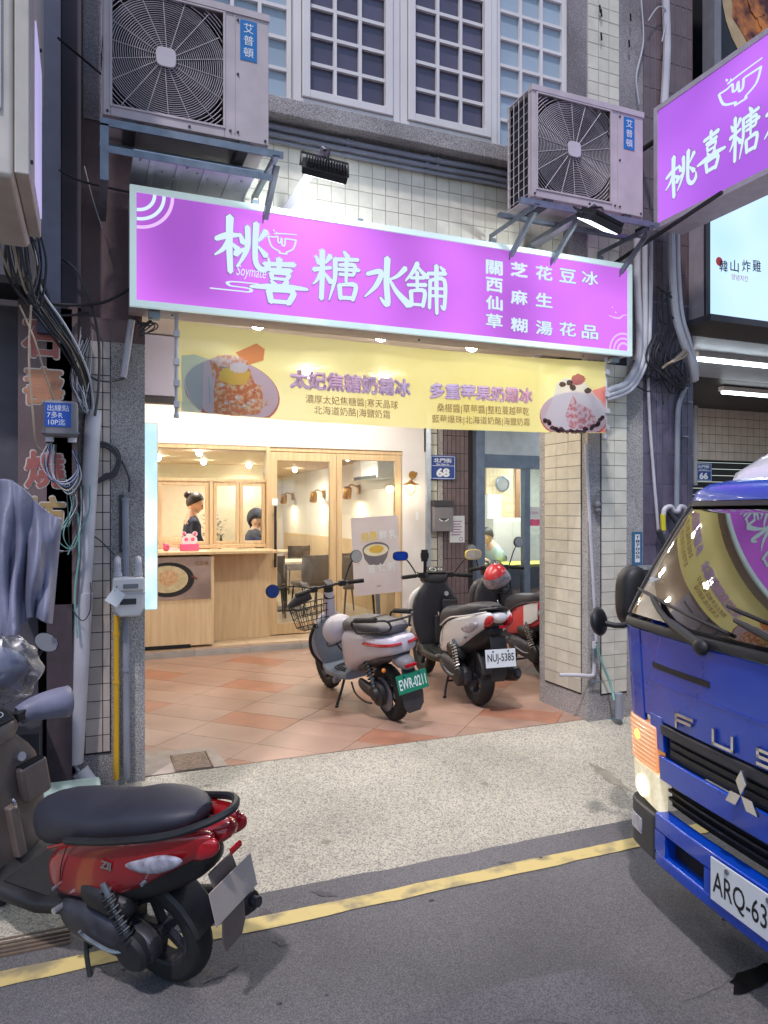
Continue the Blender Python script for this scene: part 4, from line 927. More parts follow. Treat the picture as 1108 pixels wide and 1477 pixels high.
def street_plate(t, x0, x1, z0, z1, Y, num):
    slab('plate', (x0, Y, z0), (x1, Y+.008, z1), M['plate_blue'], t, bev=.003); w_ = x1-x0; h_ = z1-z0
    mb = MB(); e = .012
    for lo, hi in (((x0+e, z0+e), (x1-e, z0+e+.006)), ((x0+e, z1-e-.006), (x1-e, z1-e)), ((x0+e, z0+e+.006), (x0+e+.006, z1-e-.006)), ((x1-e-.006, z0+e+.006), (x1-e, z1-e-.006)), ((x0+e+.006, z0+h_*.56), (x1-e-.006, z0+h_*.56+.006))):
        mb.face([(lo[0], Y-.001, lo[1]), (hi[0], Y-.001, lo[1]), (hi[0], Y-.001, hi[1]), (lo[0], Y-.001, hi[1])])
    obj('rule', mb, M['letter_white'], t, world=True, smooth=0)
    text('北門街', 1, M['letter_white'], t, Matrix.Translation((x0+w_*.14, Y-.001, z0+h_*.70)) @ FRONT, fit=(w_*.7, h_*.18), off=.02)
    text('Bei Men St.', 1, M['letter_white'], t, Matrix.Translation((x0+w_*.25, Y-.001, z0+h_*.60)) @ FRONT, fit=(w_*.5, h_*.065), off=.02)
    text(num, 1, M['letter_white'], t, Matrix.Translation((x0+w_*.24, Y-.001, z0+h_*.11)) @ FRONT, fit=(w_*.52, h_*.36), off=.05)
street_plate(t, 4.09, 4.46, 2.07, 2.385, 8.45, '68')
t = thing('letter_box', 'grey metal letter box under the 68 plate', 'letter box', (4.24, 8.42, 1.4))
obj('body', MB().box((-.14,-.06,0), (.14,.06,.36)), M['grey'], t, bev=.008); obj('flap', MB().box((-.145,-.075,.32), (.145,.06,.40)), M['darkgrey'], t, bev=.006); obj('slot', MB().box((-.08,-.063,.15), (.08,-.06,.165)), M['black'], t)
mb = MB()
for s in (-1,1): mb.bar((s*.02,-.064,.13), (s*.07,-.064,.16), .012, .003, (0,1,0))
obj('mark', mb, M['letter_white'], t)
t = thing('notice', 'white paper notice with small print on the brown tiles', 'notice', (4.50, 8.488, 1.25)); obj('sheet', MB().box((-.11,-.003,0), (.11,0,.35)), M['letter_white'], t)
mb = MB()
for k in range(6): mb.box((-.08, -.0045, .27-.035*k), (.07-.02*(k % 2), -.003, .283-.035*k))
mb.lathe([(.02,0),(.028,0)], 16, Matrix.Translation((.055,-.0045,.045)) @ Matrix.Rotation(R(90), 4, 'X')); obj('print', mb, M['bt_vio'], t)
# neighbour room
for n_, lo, hi, m_ in [('eatery_floor', (4.75,8.56,.05), (8,11.6,.1), M['step_tile']), ('eatery_ceiling', (4.75,8.56,2.7), (8,11.6,2.8), M['white']), ('eatery_back_wall', (4.75,11.5,.1), (8,11.6,2.7), mat('eatery_wall', rgb('d2d6d0'), .6))]: tag(slab(n_, lo, hi, m_), kind='structure')
tag(slab('room_side_wall', (4.6, 8.8, .1), (4.75, 11.6, 2.8), M['white']), 'pale side wall of the eatery behind the glass door', 'wall')
bw = tag(slab('board_wall', (5.95, 10.7, .1), (6.80, 10.75, 2.7), M['oak_light']), 'partition of pale wooden boards inside the eatery', 'partition')
for k in range(17): slab('board', (5.97, 10.684, .15+.15*k), (6.78, 10.70, .293+.15*k), M['oak_light'], bw)
slab('post', (6.78, 10.65, .1), (6.86, 10.70, 2.7), mat('brown_wood', rgb('8a5d3b'), .5), bw); slab('post', (6.12, 10.65, 1.6), (6.20, 10.70, 2.7), bpy.data.materials['brown_wood'], bw)
t = thing('wall_clock', 'round blue grey wall clock on the wooden partition', 'clock', (6.52, 10.67, 2.13)); obj('case', MB().lathe([(0,0),(.13,0),(.13,.03),(.11,.035),(.11,.02),(0,.02)], 28, Matrix.Rotation(R(90), 4, 'X')), M['alu_blue'], t); obj('dial', MB().lathe([(0,.022),(.108,.022)], 24, Matrix.Rotation(R(90), 4, 'X')), M['grey'], t)
t = thing('cabinet', 'white cabinet behind the seated man', 'cabinet', (6.42, 10.4, .1)); obj('carcass', MB().box((-.35,-.2,0), (.35,.2,1.45)), M['white'], t, bev=.01); obj('door', MB().box((-.33,-.215,.05), (-.01,-.2,1.4)), M['white'], t); obj('door', MB().box((.01,-.215,.05), (.33,-.2,1.4)), M['white'], t)
t = thing('wall_box', 'small white box with papers fixed on the partition', 'box', (6.28, 10.6, 1.72)); obj('case', MB().box((-.13,-.08,-.2), (.13,.06,.22)), M['letter_white'], t, bev=.006); obj('paper', MB().box((-.10,-.084,-.3), (.02,-.08,.1)), M['white'], t)
t = thing('eatery_table', 'table with a yellow edge inside the eatery door', 'table', (5.5, 9.35, .1)); obj('table_top', MB().box((-.75,-.35,.75), (1.1,.3,.79)), mat('yellow_edge', rgb('cfc24a'), .4), t, bev=.004); obj('apron', MB().box((-.72,-.32,.05), (1.08,-.28,.75)), mat('navy_panel', rgb('2b3a50'), .4), t)
p = at(709, 775, Y=9.9)
t = thing('person', 'man in a pale teal t-shirt sitting and looking at his phone', 'person', (p.x, p.y, .1)); hz = p.z - .1 + .05
skinned('body', [(.05,0,.5,.13),(.12,0,.75,.12),(.05,0,hz-.22,(.10,.14)),(-.02,0,hz-.12,.05),(-.05,0,hz-.03,.055),(.02,-.2,hz-.28,.055),(-.02,-.24,hz-.5,.042),(-.26,-.14,hz-.36,.03),(.02,.2,hz-.28,.055),(-.02,.24,hz-.5,.042),(-.26,.08,hz-.38,.03),(-.35,-.1,.5,.08),(-.38,-.1,.04,.05),(-.35,.1,.5,.08),(-.38,.1,.04,.05)],
        [(0,1),(1,2),(2,3),(3,4),(2,5),(5,6),(6,7),(2,8),(8,9),(9,10),(0,11),(11,12),(0,13),(13,14)], M['skin'], t)
skinned('t_shirt', [(.05,0,.45,.16),(.13,0,.75,.155),(.05,0,hz-.24,(.13,.17)),(-.01,0,hz-.16,.07),(.03,-.21,hz-.28,.08),(-.01,-.25,hz-.42,.065),(.03,.21,hz-.28,.08),(-.01,.25,hz-.42,.065)], [(0,1),(1,2),(2,3),(2,4),(4,5),(2,6),(6,7)], M['tee'], t)
head(t, (-.08, 0, hz-.03), 195, 32, 'short')
mb = MB()
for s in (-1, 1):
    for k in range(4): mb.tube([(-.26, s*.1-.03+.015*k*s, hz-.36), (-.32, s*.06+.012*k, hz-.33), (-.35, s*.03+.012*k, hz-.32+.005*k)], [.009,.008,.006], 6, 3)
    mb.tube([(-.27, s*.1, hz-.37), (-.31, s*.05, hz-.355), (-.33, s*.02, hz-.35)], [.011,.008], 6, 3)
obj('fingers', mb, M['skin'], t)
single('mobile_phone', MB().cb((0,0,0), (.012,.075,.15)), M['black'], 'black mobile phone held by the seated man', 'phone', loc=(p.x-.36, p.y-.02, p.z-.33), rot=(0, R(-35), 0), bev=.004)
for x, y in ((5.5, 9.3), (6.4, 9.5), (7.2, 10.3)): downlight(x, y, 2.698, 'cool white round light in the eatery ceiling', 20, 'lights in the eatery', (.93, 1, .97), .07, 'tube_white')
# white sign lit from within beside the left pillar
t = thing('light_box', 'tall narrow glowing white light box behind the left pillar', 'light box', (.3, 6.5, .82))
obj('lit_face', MB().box((-.3,-.005,0), (.255,.0,1.585)), M['light_box'], t); obj('case', MB().box((-.31,.001,-.006), (.262,.12,1.592)), M['white'], t)
obj('hanger', MB().cyl((-.2,.06,1.59), (-.2,.06,2.38), .012, n=8).cyl((.1,.06,1.59), (.1,.06,2.38), .012, n=8), M['steel'], t)
lightpt('lamp', (.32, 6.4, 1.6), 8, (.8, .95, 1), .1, t, 'AREA', (R(90), 0, 0))
# poster stand
t = thing('poster_stand', 'tilted pale poster of a bowl of porridge on a stand behind the scooters', 'poster', (3.1, 7.7, .1), rot=(0, R(-3), R(2)))
obj('board', MB().box((-.29,-.012,.62), (.295,.0,1.50)), mat('poster_mauve', rgb('c4b8be'), .4, col2=rgb('dad4d6'), scale=1.5), t)
obj('leg', MB().box((-.02,.0,.0), (.02,.03,.9)), M['steel'], t); obj('foot', MB().box((-.22,-.12,.0), (.22,.2,.02)), M['steel'], t)
def pdisc(x, z, rx, rz, y, m, name, **k): obj(name, disc(x, z, rx, rz, y, **k), m, t)
M['pbowl'] = mat('printed_bowl', rgb('6f6a72'), .5); M['pcong'] = mat('printed_cream', rgb('ddd8bc'), .5)
obj('printed_bowl', MB().prism([(-.17,1.12),(-.15,1.03),(-.09,.95),(.07,.95),(.13,1.03),(.155,1.12)], .001, Matrix.Translation((0,-.014,0))), M['pbowl'], t)
pdisc(-.005, 1.13, .165, .082, -.0145, M['pbowl'], 'printed_rim'); pdisc(-.005, 1.12, .15, .068, -.0152, M['pcong'], 'printed_porridge'); pdisc(0, 1.13, .09, .045, -.016, M['bn_egg'], 'printed_yolk', jag=.05)
for ch, x, z, m_ in (('月',-.19,1.22,'pyel'),('見',-.08,1.23,'pyel'),('鮮',.04,1.24,'letter_white'),('乳',.16,1.24,'letter_white'),('薏',-.12,.86,'letter_white'),('仁',0.01,.87,'letter_white'),('粥',.12,.87,'letter_white')):
    if m_ == 'pyel' and 'pyel' not in M: M['pyel'] = mat('printed_yellow', rgb('e3c84a'), .5)
    text(ch, 1, M[m_], t, Matrix.Translation((x, -.0165, z)) @ FRONT, fit=(.10, .10), off=.02, name='character', world=False)
text('桃喜', .028, M['bt_brown'], t, Matrix.Translation((-.02, -.0165, .70)) @ FRONT, world=False)
for k, ch in enumerate('糖水舖甜品'): text(ch, .022, M['bt_brown'], t, Matrix.Translation((-.24, -.0165, 1.12-.035*k)) @ FRONT, world=False)
# planter and arcade bits
t = thing('plastic_bin', 'pale grey plastic bin behind the white sports scooter', 'bin', (3.5, 7.3, .1)); obj('tub', MB().lathe([(0,0),(.14,0),(.18,.5),(.19,.5),(.19,.52),(.175,.52),(.15,.02),(0,.02)], 20), M['pvc'], t)
# white shutter box in the arcade above the counter
t = thing('shutter_box', 'pale lavender metal shutter box above the counter behind the banner edge', 'shutter box', (.6, 7.0, 2.6))
slab('case', (-.7, 6.6, 2.66), (1.15, 6.9, 3.19), mat('lavender_metal', rgb('b0adc4'), .4, var=.04, scale=2), t, bev=.01); slab('rail', (-.7, 6.61, 2.60), (1.15, 6.7, 2.655), M['darkgrey'], t); slab('vent', (.72, 6.594, 3.03), (1.1, 6.6, 3.06), M['grey'], t)
# ================================================================ AIR CONDITIONERS
M['shroud_dark'] = mat('shroud_dark', rgb('26252b'), .6); M['sky_blue'] = mat('blue_sticker', rgb('2273b5'), .4, var=.03)
def aircon(label, loc, w=.85, h=.70, d=.30):
    t = thing('air_conditioner', label, 'air conditioner', loc, group='outdoor air conditioner units')
    cx, cz, r = w*.36, h*.5, h*.375
    # casing with a square opening in front: built as a ring of panels
    a0, a1, b0, b1 = cx-.30, cx+.30, .05, h-.035
    a0 = max(a0, .035)
    mb = MB()
    mb.box((0,0,0), (a0,.02,h)); mb.box((a1,0,0), (w,.02,h)); mb.box((a0,0,0), (a1,.02,b0)); mb.box((a0,0,b1), (a1,.02,h))
    mb.box((0,.0201,0), (.012,d,h)) if False else None
    mb.box((.0,.02,h-.012), (w,d,h)); mb.box((0,.02,0), (w,d,.012)); mb.box((w-.012,.02,.012), (w,d,h-.012)); mb.box((.012,d-.012,.012), (w-.012,d,h-.012))
    obj('case', mb, M['ac'], t, bev=.004)
    obj('panel_seam', MB().box((a1+.05,-.004,.03), (a1+.056,0,h-.03)), M['ac'], t); mb = MB(); obj('lid_lip', MB().box((-.004,-.008,h-.03), (w+.004,.03,h+.006)), M['ac'], t)
    for x, z in ((.02,.02),(w-.02,.02),(a1+.03,.04),(a1+.07,.04),(a1+.07,h*.5),(a1+.07,h-.06),(w/2,.02)): mb.cyl((x,-.006,z), (x,0,z), .007, n=8)
    tag(obj('screws', mb, M['darkgrey'], t), kind='stuff')
    obj('shroud', MB().box((a0,.16,b0), (a1,.2,b1)).lathe([(r+.05,.0),(r+.005,.0),(r+.005,-.12),(r+.05,-.12)], 40, Matrix.Translation((cx,.02,cz)) @ Matrix.Rotation(R(90), 4, 'X')), M['shroud_dark'], t)
    obj('face_plate', MB().lathe([(r+.008,0),(r*1.9,0)], 40, Matrix.Translation((cx,.03,cz)) @ Matrix.Rotation(R(90), 4, 'X') @ Matrix.Diagonal((.78,.78,1,1)) if 0 else Matrix.Translation((cx,.03,cz)) @ Matrix.Rotation(R(90), 4, 'X')), M['ac'], t) if 0 else None
    mb = MB()
    for k in range(3):
        a = k*2.094
        mb.rings([[Vector((cx + rr*math.cos(a+da), .10+dy, cz + rr*math.sin(a+da))) for da, dy in ((-.45*s,-.03),(0,-.005),(.5*s,.03),(0,.005))] for rr, s in ((.05,1),(r*.6,1.1),(r*.93,.9))])
    mb.cyl((cx,.06,cz), (cx,.14,cz), .055); obj('fan', mb, M['black'], t)
    mb = MB()
    n = 24
    for k in range(n):
        rr = .055 + (r*1.18-.055)*k/(n-1)
        pts = [(cx+rr*math.cos(a*.1963), .006 + .0*k, cz+rr*math.sin(a*.1963)) for a in range(32)]
        mb.tube(pts, .0017, 4, closed=True)
    for k in range(18):
        a = k*.349+.1; L_ = min((.30-.004)/max(abs(math.cos(a)), 1e-3), (b1-b0)/2/max(abs(math.sin(a)), 1e-3), r*1.36)
        mb.tube([(cx+.05*math.cos(a), .003, cz+.05*math.sin(a)), (cx+L_*math.cos(a+.12), .004, cz+L_*math.sin(a+.12))], .002, 4)
    for rr in [r*1.18 + .018*k for k in range(1, 8)]:
        for q in range(4):
            pts = []
            for k in range(17):
                a = q*math.pi/2 + k*math.pi/32; x, z = rr*math.cos(a), rr*math.sin(a)
                if abs(x) < .296 and abs(z) < (b1-b0)/2-.004: pts.append((cx+x, .006, cz+z))
            if len(pts) > 2: mb.tube(pts, .0022, 4)
    obj('grille', mb, M['ac_white'], t)
    obj('grille_frame', MB().box((a0-.004,-.006,b0-.004), (a0+.008,.006,b1+.004)).box((a1-.008,-.006,b0-.004), (a1+.004,.006,b1+.004)).box((a0+.008,-.006,b0-.004), (a1-.008,.006,b0+.008)).box((a0+.008,-.006,b1-.008), (a1-.008,.006,b1+.004)), M['ac'], t, bev=.002)
    mb = MB(); mb.rings([[Vector((cx+.05*math.copysign(abs(math.cos(a))**.55, math.cos(a)), y, cz+.05*math.copysign(abs(math.sin(a))**.55, math.sin(a)))) for a in [k*2*math.pi/24 for k in range(24)]] for y in (.0, -.012)]); obj('grille_cap', mb, M['ac_white'], t, bev=.003)
    # side coil behind wire guard
    obj('coil', MB().box((.02,.03,.03), (.03,d-.02,h-.03)), M['black'], t)
    mb = MB()
    for k in range(12): z = .03+(h-.06)*k/11; mb.tube([(.0,.025,z), (.0,d-.01,z)], .003, 4)
    for k in range(5): y = .03+(d-.06)*k/4; mb.tube([(-.001,y,.02), (-.001,y,h-.02)], .003, 4)
    obj('side_guard', mb, M['ac_white'], t)
    obj('corner_post', MB().box((0,.02,.012), (.012,.045,h-.012)).box((0,d-.03,.012), (.012,d-.012,h-.012)), M['ac'], t)
    st = obj('sticker', MB().box((w*.815,-.003,h*.62), (w*.815+.09,-.0005,h*.62+.215)), M['sky_blue'], t)
    for k, ch in enumerate('艾普頓'): text(ch, 1, M['letter_white'], t, Matrix.Translation((w*.815+.018, -.004, h*.62+.148-.065*k)) @ FRONT, fit=(.054, .052), off=.01, name='character', world=False)
    obj('foot', MB().box((.1,.0,-.03), (.16,d,0)), M['darkgrey'], t); obj('foot', MB().box((w-.16,.0,-.03), (w-.1,d,0)), M['darkgrey'], t)
    return t
aircon('big left outdoor air conditioner above the end of the long purple sign', (.075, 3.9, 3.64), .84, .70)
aircon('right outdoor air conditioner with its side grille in view beside the upper windows', (2.60, 3.9, 3.645), .885, .70)
def truss(name, label, x0, x1, braces, z=3.60, yF=3.88, depth_z=.42):
    t = thing(name, label, 'bracket', ((x0+x1)/2, 4.2, z))
    def B(a, b, w=.035, h=.006, up=(0,0,1), n='rail'): obj(n, MB().bar(a, b, w, h, up), M['steel'], t, world=True)
    mb = MB(); mb.box((x0, yF, z-.018), (x1, yF+.035, z+.008)); mb.box((x0, yF, z-.03), (x1, yF+.004, z-.018)); obj('rail', mb, M['steel'], t, world=True)
    mb = MB(); mb.box((x0, yF+.25, z-.018), (x1, yF+.285, z+.008)); obj('rail', mb, M['steel'], t, world=True)
    for x in braces:
        mb = MB(); mb.box((x, yF, z-.05), (x+.005, 4.43, z-.0185)); mb.box((x+.005, yF, z-.024), (x+.04, 4.43, z-.0185)); obj('arm', mb, M['steel'], t, world=True)
        obj('upright', MB().box((x, 4.40, z-depth_z), (x+.04, 4.435, z-.05)), M['steel'], t, world=True)
        mb = MB(); mb.bar((x+.02, yF+.05, z-.055), (x+.02, 4.40, z-depth_z+.04), .04, .005, (1,0,0)); mb.bar((x+.0375, yF+.05, z-.05), (x+.0375, 4.40, z-depth_z+.045), .005, .03, (1,0,0)); obj('diagonal_brace', mb, M['steel'], t, world=True)
    return t
tb = truss('steel_bracket', 'galvanised frame under the big left air conditioner', .06, .99, (.93,), 3.60, 3.87)
mb = MB(); mb.box((.06, 3.87, 3.30), (.10, 3.90, 3.58)); mb.box((.10, 3.872, 3.44), (.93, 3.878, 3.475)); mb.box((.10, 3.882, 3.46), (.93, 3.91, 3.466)); mb.box((.06, 3.90, 3.30), (.10, 4.43, 3.335)); obj('lower_rail', mb, M['steel'], tb, world=True)
truss('steel_bracket', 'pair of triangular brackets under the right air conditioner', 2.50, 3.60, (2.60, 2.93, 3.52), 3.605, 3.87)
t = thing('drip_tray', 'ribbed galvanised tray lying on the frame under the left air conditioner', 'tray', (.5, 4.1, 3.55))
mb = MB(); mb.box((.22, 3.93, 3.50), (.86, 4.38, 3.51))
for k in range(4): mb.cb((.32+.14*k, 4.15, 3.499), (.03, .40, .012))
for k in range(10): mb.cb((.26+.06*k, 4.02+.05*(k%4), 3.494), (.012,.012,.008))
obj('sheet', mb, M['alu'], t, world=True, bev=.003)
for k in range(14):
    pass
# ================================================================ FLOODLIGHTS
M['flood_lens'] = emat('flood_lens', (.8,.95,1), 2.5)
def flood(label, p, rot, arm):
    t = thing('floodlight', label, 'floodlight', p, rot, group='black floodlights over the purple sign')
    obj('housing', MB().box((-.125,-.02,-.09), (.125,.02,.09)), M['black'], t, bev=.006)
    mb = MB()
    for k in range(15): mb.box((-.115+.0155*k, .02, -.085), (-.110+.0155*k, .05, .085))
    obj('cooling_fins', mb, M['black'], t)
    obj('yoke', MB().tube([(-.135,0,0), (-.135,.03,.13), (.135,.03,.13), (.135,0,0)], .007, 6), M['black'], t)
    obj('lens', MB().box((-.11,-.024,-.075), (.11,-.0201,.075)), M['flood_lens'], t)
    l_ = lightpt('lamp', (0,-.03,0), 7, (.88,.97,1), .16, None, 'AREA', (R(-90), 0, 0)); l_.parent = t
    obj('cord', MB().tube([(0,.05,0), (-.01,.09,.06), (.02,.06,.15)], .007, 6, 5), M['black'], t)
    b = single('floodlight_bracket', MB().bar(arm[0], arm[1], .05, .012, (0,1,0)), M['pvc'], 'pale flat arm carrying the ' + label.split(' hanging')[0], 'arm', bev=.002)
pa_ = at(468, 246, Y=3.86); pb_ = at(864, 321, Y=3.68)
flood('left black floodlight hanging over the middle of the sign', pa_, (R(48), R(-8), R(172)), (at(412, 304, Y=4.40), at(470, 215, Y=3.90)))
flood('right black floodlight hanging below the right air conditioner', pb_, (R(62), R(-12), R(184)), (at(770, 355, Y=4.40), at(862, 296, Y=3.72)))

# ================================================================ SIDE SIGN (projects over the street)
PX = 3.77
t = thing('side_sign', 'lit purple sign box sticking out over the street at top right', 'shop sign', (3.9, 3.2, 3.67))
y0, y1, z0, z1 = 1.6, 4.10, 3.67, 4.54
mb = MB(); mb.box((PX+.015, y0, z0+.004), (PX+.255, y1-.004, z1-.004)); obj('case', mb, M['sign_case'], t, world=True)
w = .035; mb = MB(); mb.box((PX-.01, y0, z0), (PX+.0149, y1, z0+w)); mb.box((PX-.01, y0, z1-w), (PX+.0149, y1, z1)); mb.box((PX-.01, y1-w, z0+w), (PX+.0149, y1, z1-w)); mb.box((PX-.01, y0, z0+w), (PX+.0149, y0+w, z1-w))
obj('frame', mb, M['sign_case'], t, world=True)
obj('lit_panel', MB().box((PX, y0+w+.001, z0+w+.001), (PX+.0148, y1-w-.001, z1-w-.001)), M['sign_purple2'], t, world=True)
def sm(yl, yr, zb, zt): return Matrix.Translation((PX-.004, yl, zb)) @ SIDE @ Matrix.Diagonal((yl-yr, zt-zb, 1, 1))
for key, (yl, yr, zb, zt) in (('tao', (3.99, 3.71, 3.82, 4.11)), ('xi', (3.70, 3.47, 3.86, 4.13)), ('tang', (3.44, 3.21, 3.84, 4.13)), ('shui', (3.19, 2.93, 3.84, 4.13)), ('pu', (2.92, 2.68, 3.84, 4.13))):
    char(key, None, t, Mx=sm(yl, yr, zb, zt))
obj('bowl_logo', brush(BOWL, sm(3.53, 3.20, 4.20, 4.42), 0, .0002), M['sign_letter'], t, world=True, smooth=0)
text('Soymate', 1, M['sign_letter'], t, Matrix.Translation((PX-.004, 3.12, 4.24)) @ SIDE, fit=(.42, .15), shear=.3)
obj('hanging_bar', MB().bar((3.66, 3.4, 3.64), (3.66, 4.5, 3.50), .02, .02).cyl((3.9, 4.1, 3.8), (3.9, 4.5, 3.8), .02).cyl((3.9, 4.1, 4.4), (3.9, 4.5, 4.4), .02), M['black'], t, world=True)
# ================================================================ RIGHT NEIGHBOUR
pr = thing('pillar', 'wide pillar of upright purple grey tiles between the tiled pillar and the truck', 'pillar', (4.2, 4.6, 0))
slab('pillar_core', (3.957, 4.435, -.15), (4.46, 5.0, 7), M['grout_grey'], pr)
tiles(pr, M['purple_tile'], (3.963, 4.435, .22), (1,0,0), (0,0,1), 8, 13, .0625, .235, .007)
bm_ = MB()
for i in range(8):
    for j in range(14): bm_.cb((3.99+.0625*i, 4.4325, 3.40+.235*j), (.055,.005,.228))
tag(obj('upper_tiles', bm_, M['brown_tile'], pr, world=True), kind='stuff')
nw = tag(slab('recess_wall', (6.35, 8.0, 2.4), (14, 8.3, 3.2), M['grout_dark']), 'pale pink tiled band deep in the neighbouring arcade', 'wall')
mb = MB()
for i in range(50):
    for j in range(6): mb.cb((6.42+.125*i, 7.998, 2.465+.125*j), (.118,.004,.118))
tag(obj('small_tiles', mb, M['tile_left'], nw, world=True, smooth=0), kind='stuff')
t2 = tag(slab('recess_side', (6.35, 8.02, -.1), (7.25, 8.3, 2.4), M['grout_dark']), 'tiled jamb behind the number 66 plate', 'wall')
mb = MB()
for i in range(6):
    for j in range(16): mb.cb((6.41+.138*i, 8.018, .12+.145*j), (.130,.004,.137))
tag(obj('small_tiles', mb, M['tile_left'], t2, world=True, smooth=0), kind='stuff')
tag(slab('metal_post', (7.27, 7.95, -.1), (7.55, 8.15, 2.4), M['grey']), 'grey steel post beside the dark shutter', 'post')
sh = thing('roller_shutter', 'dark roller shutter in the neighbouring arcade', 'shutter', (8, 8.1, .1))
for k in range(24): slab('slat', (7.56, 8.05, .1+.095*k), (12, 8.07, .188+.095*k), M['black'], sh, bev=.006)
tag(slab('arcade_soffit', (4.6, 4.5, 3.15), (14, 8.3, 3.3), M['darkgrey']), kind='structure')
mb = MB()
for k in range(46): mb.tube([(4.62, 4.6+.033*k, 3.148), (12, 4.6+.033*k, 3.148)], .013, 6)
tag(obj('corrugated_ceiling', mb, M['alu']), kind='structure')
def tubelight(x0, x1, y, z, label):
    t = thing('tube_light', label, 'tube light', ((x0+x1)/2, y, z), group='tube lights in the neighbouring arcade')
    obj('batten', MB().box((x0, y-.04, z), (x1, y+.04, z+.05)), M['white'], t, world=True); obj('tube', MB().cyl((x0+.02, y, z-.02), (x1-.02, y, z-.02), .016, n=10), M['tube_white'], t, world=True)
    lightpt('lamp', ((x0+x1)/2, y, z-.05), 9, (.85,.95,1), .2, t)
a = at(1003, 518, Z=3.07); tubelight(a.x, a.x+1.25, a.y, 3.09, 'front bright tube light under the dark soffit at right'); a = at(1040, 566, Z=3.07); tubelight(a.x, a.x+1.25, a.y, 3.09, 'rear bright tube light under the dark soffit at right')
t = thing('security_camera', 'small grey camera under the soffit above the tiled band', 'camera', (5.6, 7.6, 3.0)); obj('dome', MB().ball((0,0,0), .05), M['grey'], t); obj('base', MB().cyl((0,0,.02), (0,0,.15), .03), M['grey'], t)
# lit fried chicken shop sign
t = thing('lit_sign', 'pale blue lit sign with brush characters under the side sign', 'shop sign', (5.3, 4.4, 3.2))
slab('case', (4.42, 4.27, 3.14), (7.5, 4.52, 4.6), M['sign_case'], t); slab('frame', (4.41, 4.25, 3.13), (4.455, 4.2699, 4.6), M['darkgrey'], t); slab('frame', (4.455, 4.25, 3.13), (7.5, 4.2699, 3.17), M['darkgrey'], t)
slab('lit_face', (4.456, 4.255, 3.171), (7.5, 4.2699, 4.6), lit_panel('pale_lit', (.36,.50,.66), (.30,.46,.64), 1, 1.5), t)
slab('ledge', (4.3, 4.1, 3.08), (7.5, 4.52, 3.128), M['darkgrey'], t)
for ch, px in zip('韓山炸雞', (1044, 1060, 1077, 1092)):
    a = at(px-6, 391, Y=4.25); b = at(px+6, 376, Y=4.25)
    text(ch, 1, M['letter_black'], t, Matrix.Translation((a.x, 4.252, a.z)) @ FRONT, fit=(b.x-a.x, b.z-a.z), off=.01, name='character')
a = at(1038, 377, Y=4.25); obj('red_seal', disc(a.x, a.z, .035, .035, 4.2525), mat('seal_red', rgb('c23a3a'), .5), t, world=True)
a = at(1055, 402, Y=4.25); text('양념치킨', .05, bpy.data.materials['seal_red'], t, Matrix.Translation((a.x, 4.252, a.z)) @ FRONT)
# food photograph board high at right
t = thing('food_board', 'dark board with a photograph of glazed fried chicken at the top right corner', 'board', (5.2, 4.4, 5))
slab('board', (4.62, 4.36, 4.61), (7.5, 4.42, 7), M['black'], t); a = at(1100, 20, Y=4.35); 
obj('printed_dish', disc(a.x+.12, a.z+.1, .56, .62, 4.357), mat('dish_cream', rgb('b49a74'), .5), t, world=True)
ck = mat('chicken', rgb('c97a35'), .35, col2=rgb('4a1a10'), scale=7, thr=(.4,.62), detail=8)
obj('printed_chicken', disc(a.x+.15, a.z+.12, .50, .55, 4.354, jag=.07), ck, t, world=True)
for k in range(12):
    an = k*1.9; obj('printed_chicken_piece', disc(a.x+.15+.33*math.cos(an)*(.4+.05*k), a.z+.1+.33*math.sin(an)*(.4+.05*k), .13, .10, 4.352-.001*k, jag=.12, rot=k), ck, t, world=True)
slab('frame_post', (4.55, 4.30, 4.56), (4.62, 4.42, 7), M['grey'], t)
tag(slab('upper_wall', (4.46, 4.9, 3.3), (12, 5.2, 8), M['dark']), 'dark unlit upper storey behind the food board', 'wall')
# ================================================================ PLATES, METERS, PIPES
t = thing('street_plate', 'blue street number plate reading 66 beside the truck roof', 'number plate', (4.9, 7.9, 2.2)); a = at(1003, 694, Y=7.9); b = at(1027, 668, Y=7.9); street_plate(t, a.x, b.x, a.z, b.z, 7.9, '66'); obj('fixing', MB().box((a.x+.02, 7.909, a.z+.05), (a.x+.06, 8.0, a.z+.1)), M['steel'], t, world=True)
t = thing('pole_plate', 'narrow upright blue plate with white digits on the pebbledash strip', 'number plate', (3.89, 4.42, 1.4)); a = at(912, 815, Y=4.422); b = at(926, 767, Y=4.422)
slab('plate', (a.x, 4.418, a.z), (b.x, 4.426, b.z), mat('teal_blue', rgb('3a6a8c'), .4), t); slab('field', (a.x+.024, 4.4165, a.z+.02), (b.x-.024, 4.418, b.z-.02), M['letter_white'], t)
for k, ch in enumerate('T87005'): text(ch, 1, M['letter_black'], t, Matrix.Translation((a.x+.028, 4.4155, b.z-.052-.030*k)) @ FRONT, fit=(b.x-a.x-.056, .022), off=.02, name='character')
def pipe(name, pts, r, m, label, cat='pipe', sm=4, collars=(), group=None, n=10):
    mb = MB(); mb.tube(pts, r, n, sm)
    for c in collars:
        c0_, c1_ = Vector(c[0]), Vector(c[1]); mb.cyl(c0_, c1_, r*1.22, n=n)
    return single(name, mb, M[m], label, cat, group)
def A(px, py, Y): return at(px, py, Y=Y)
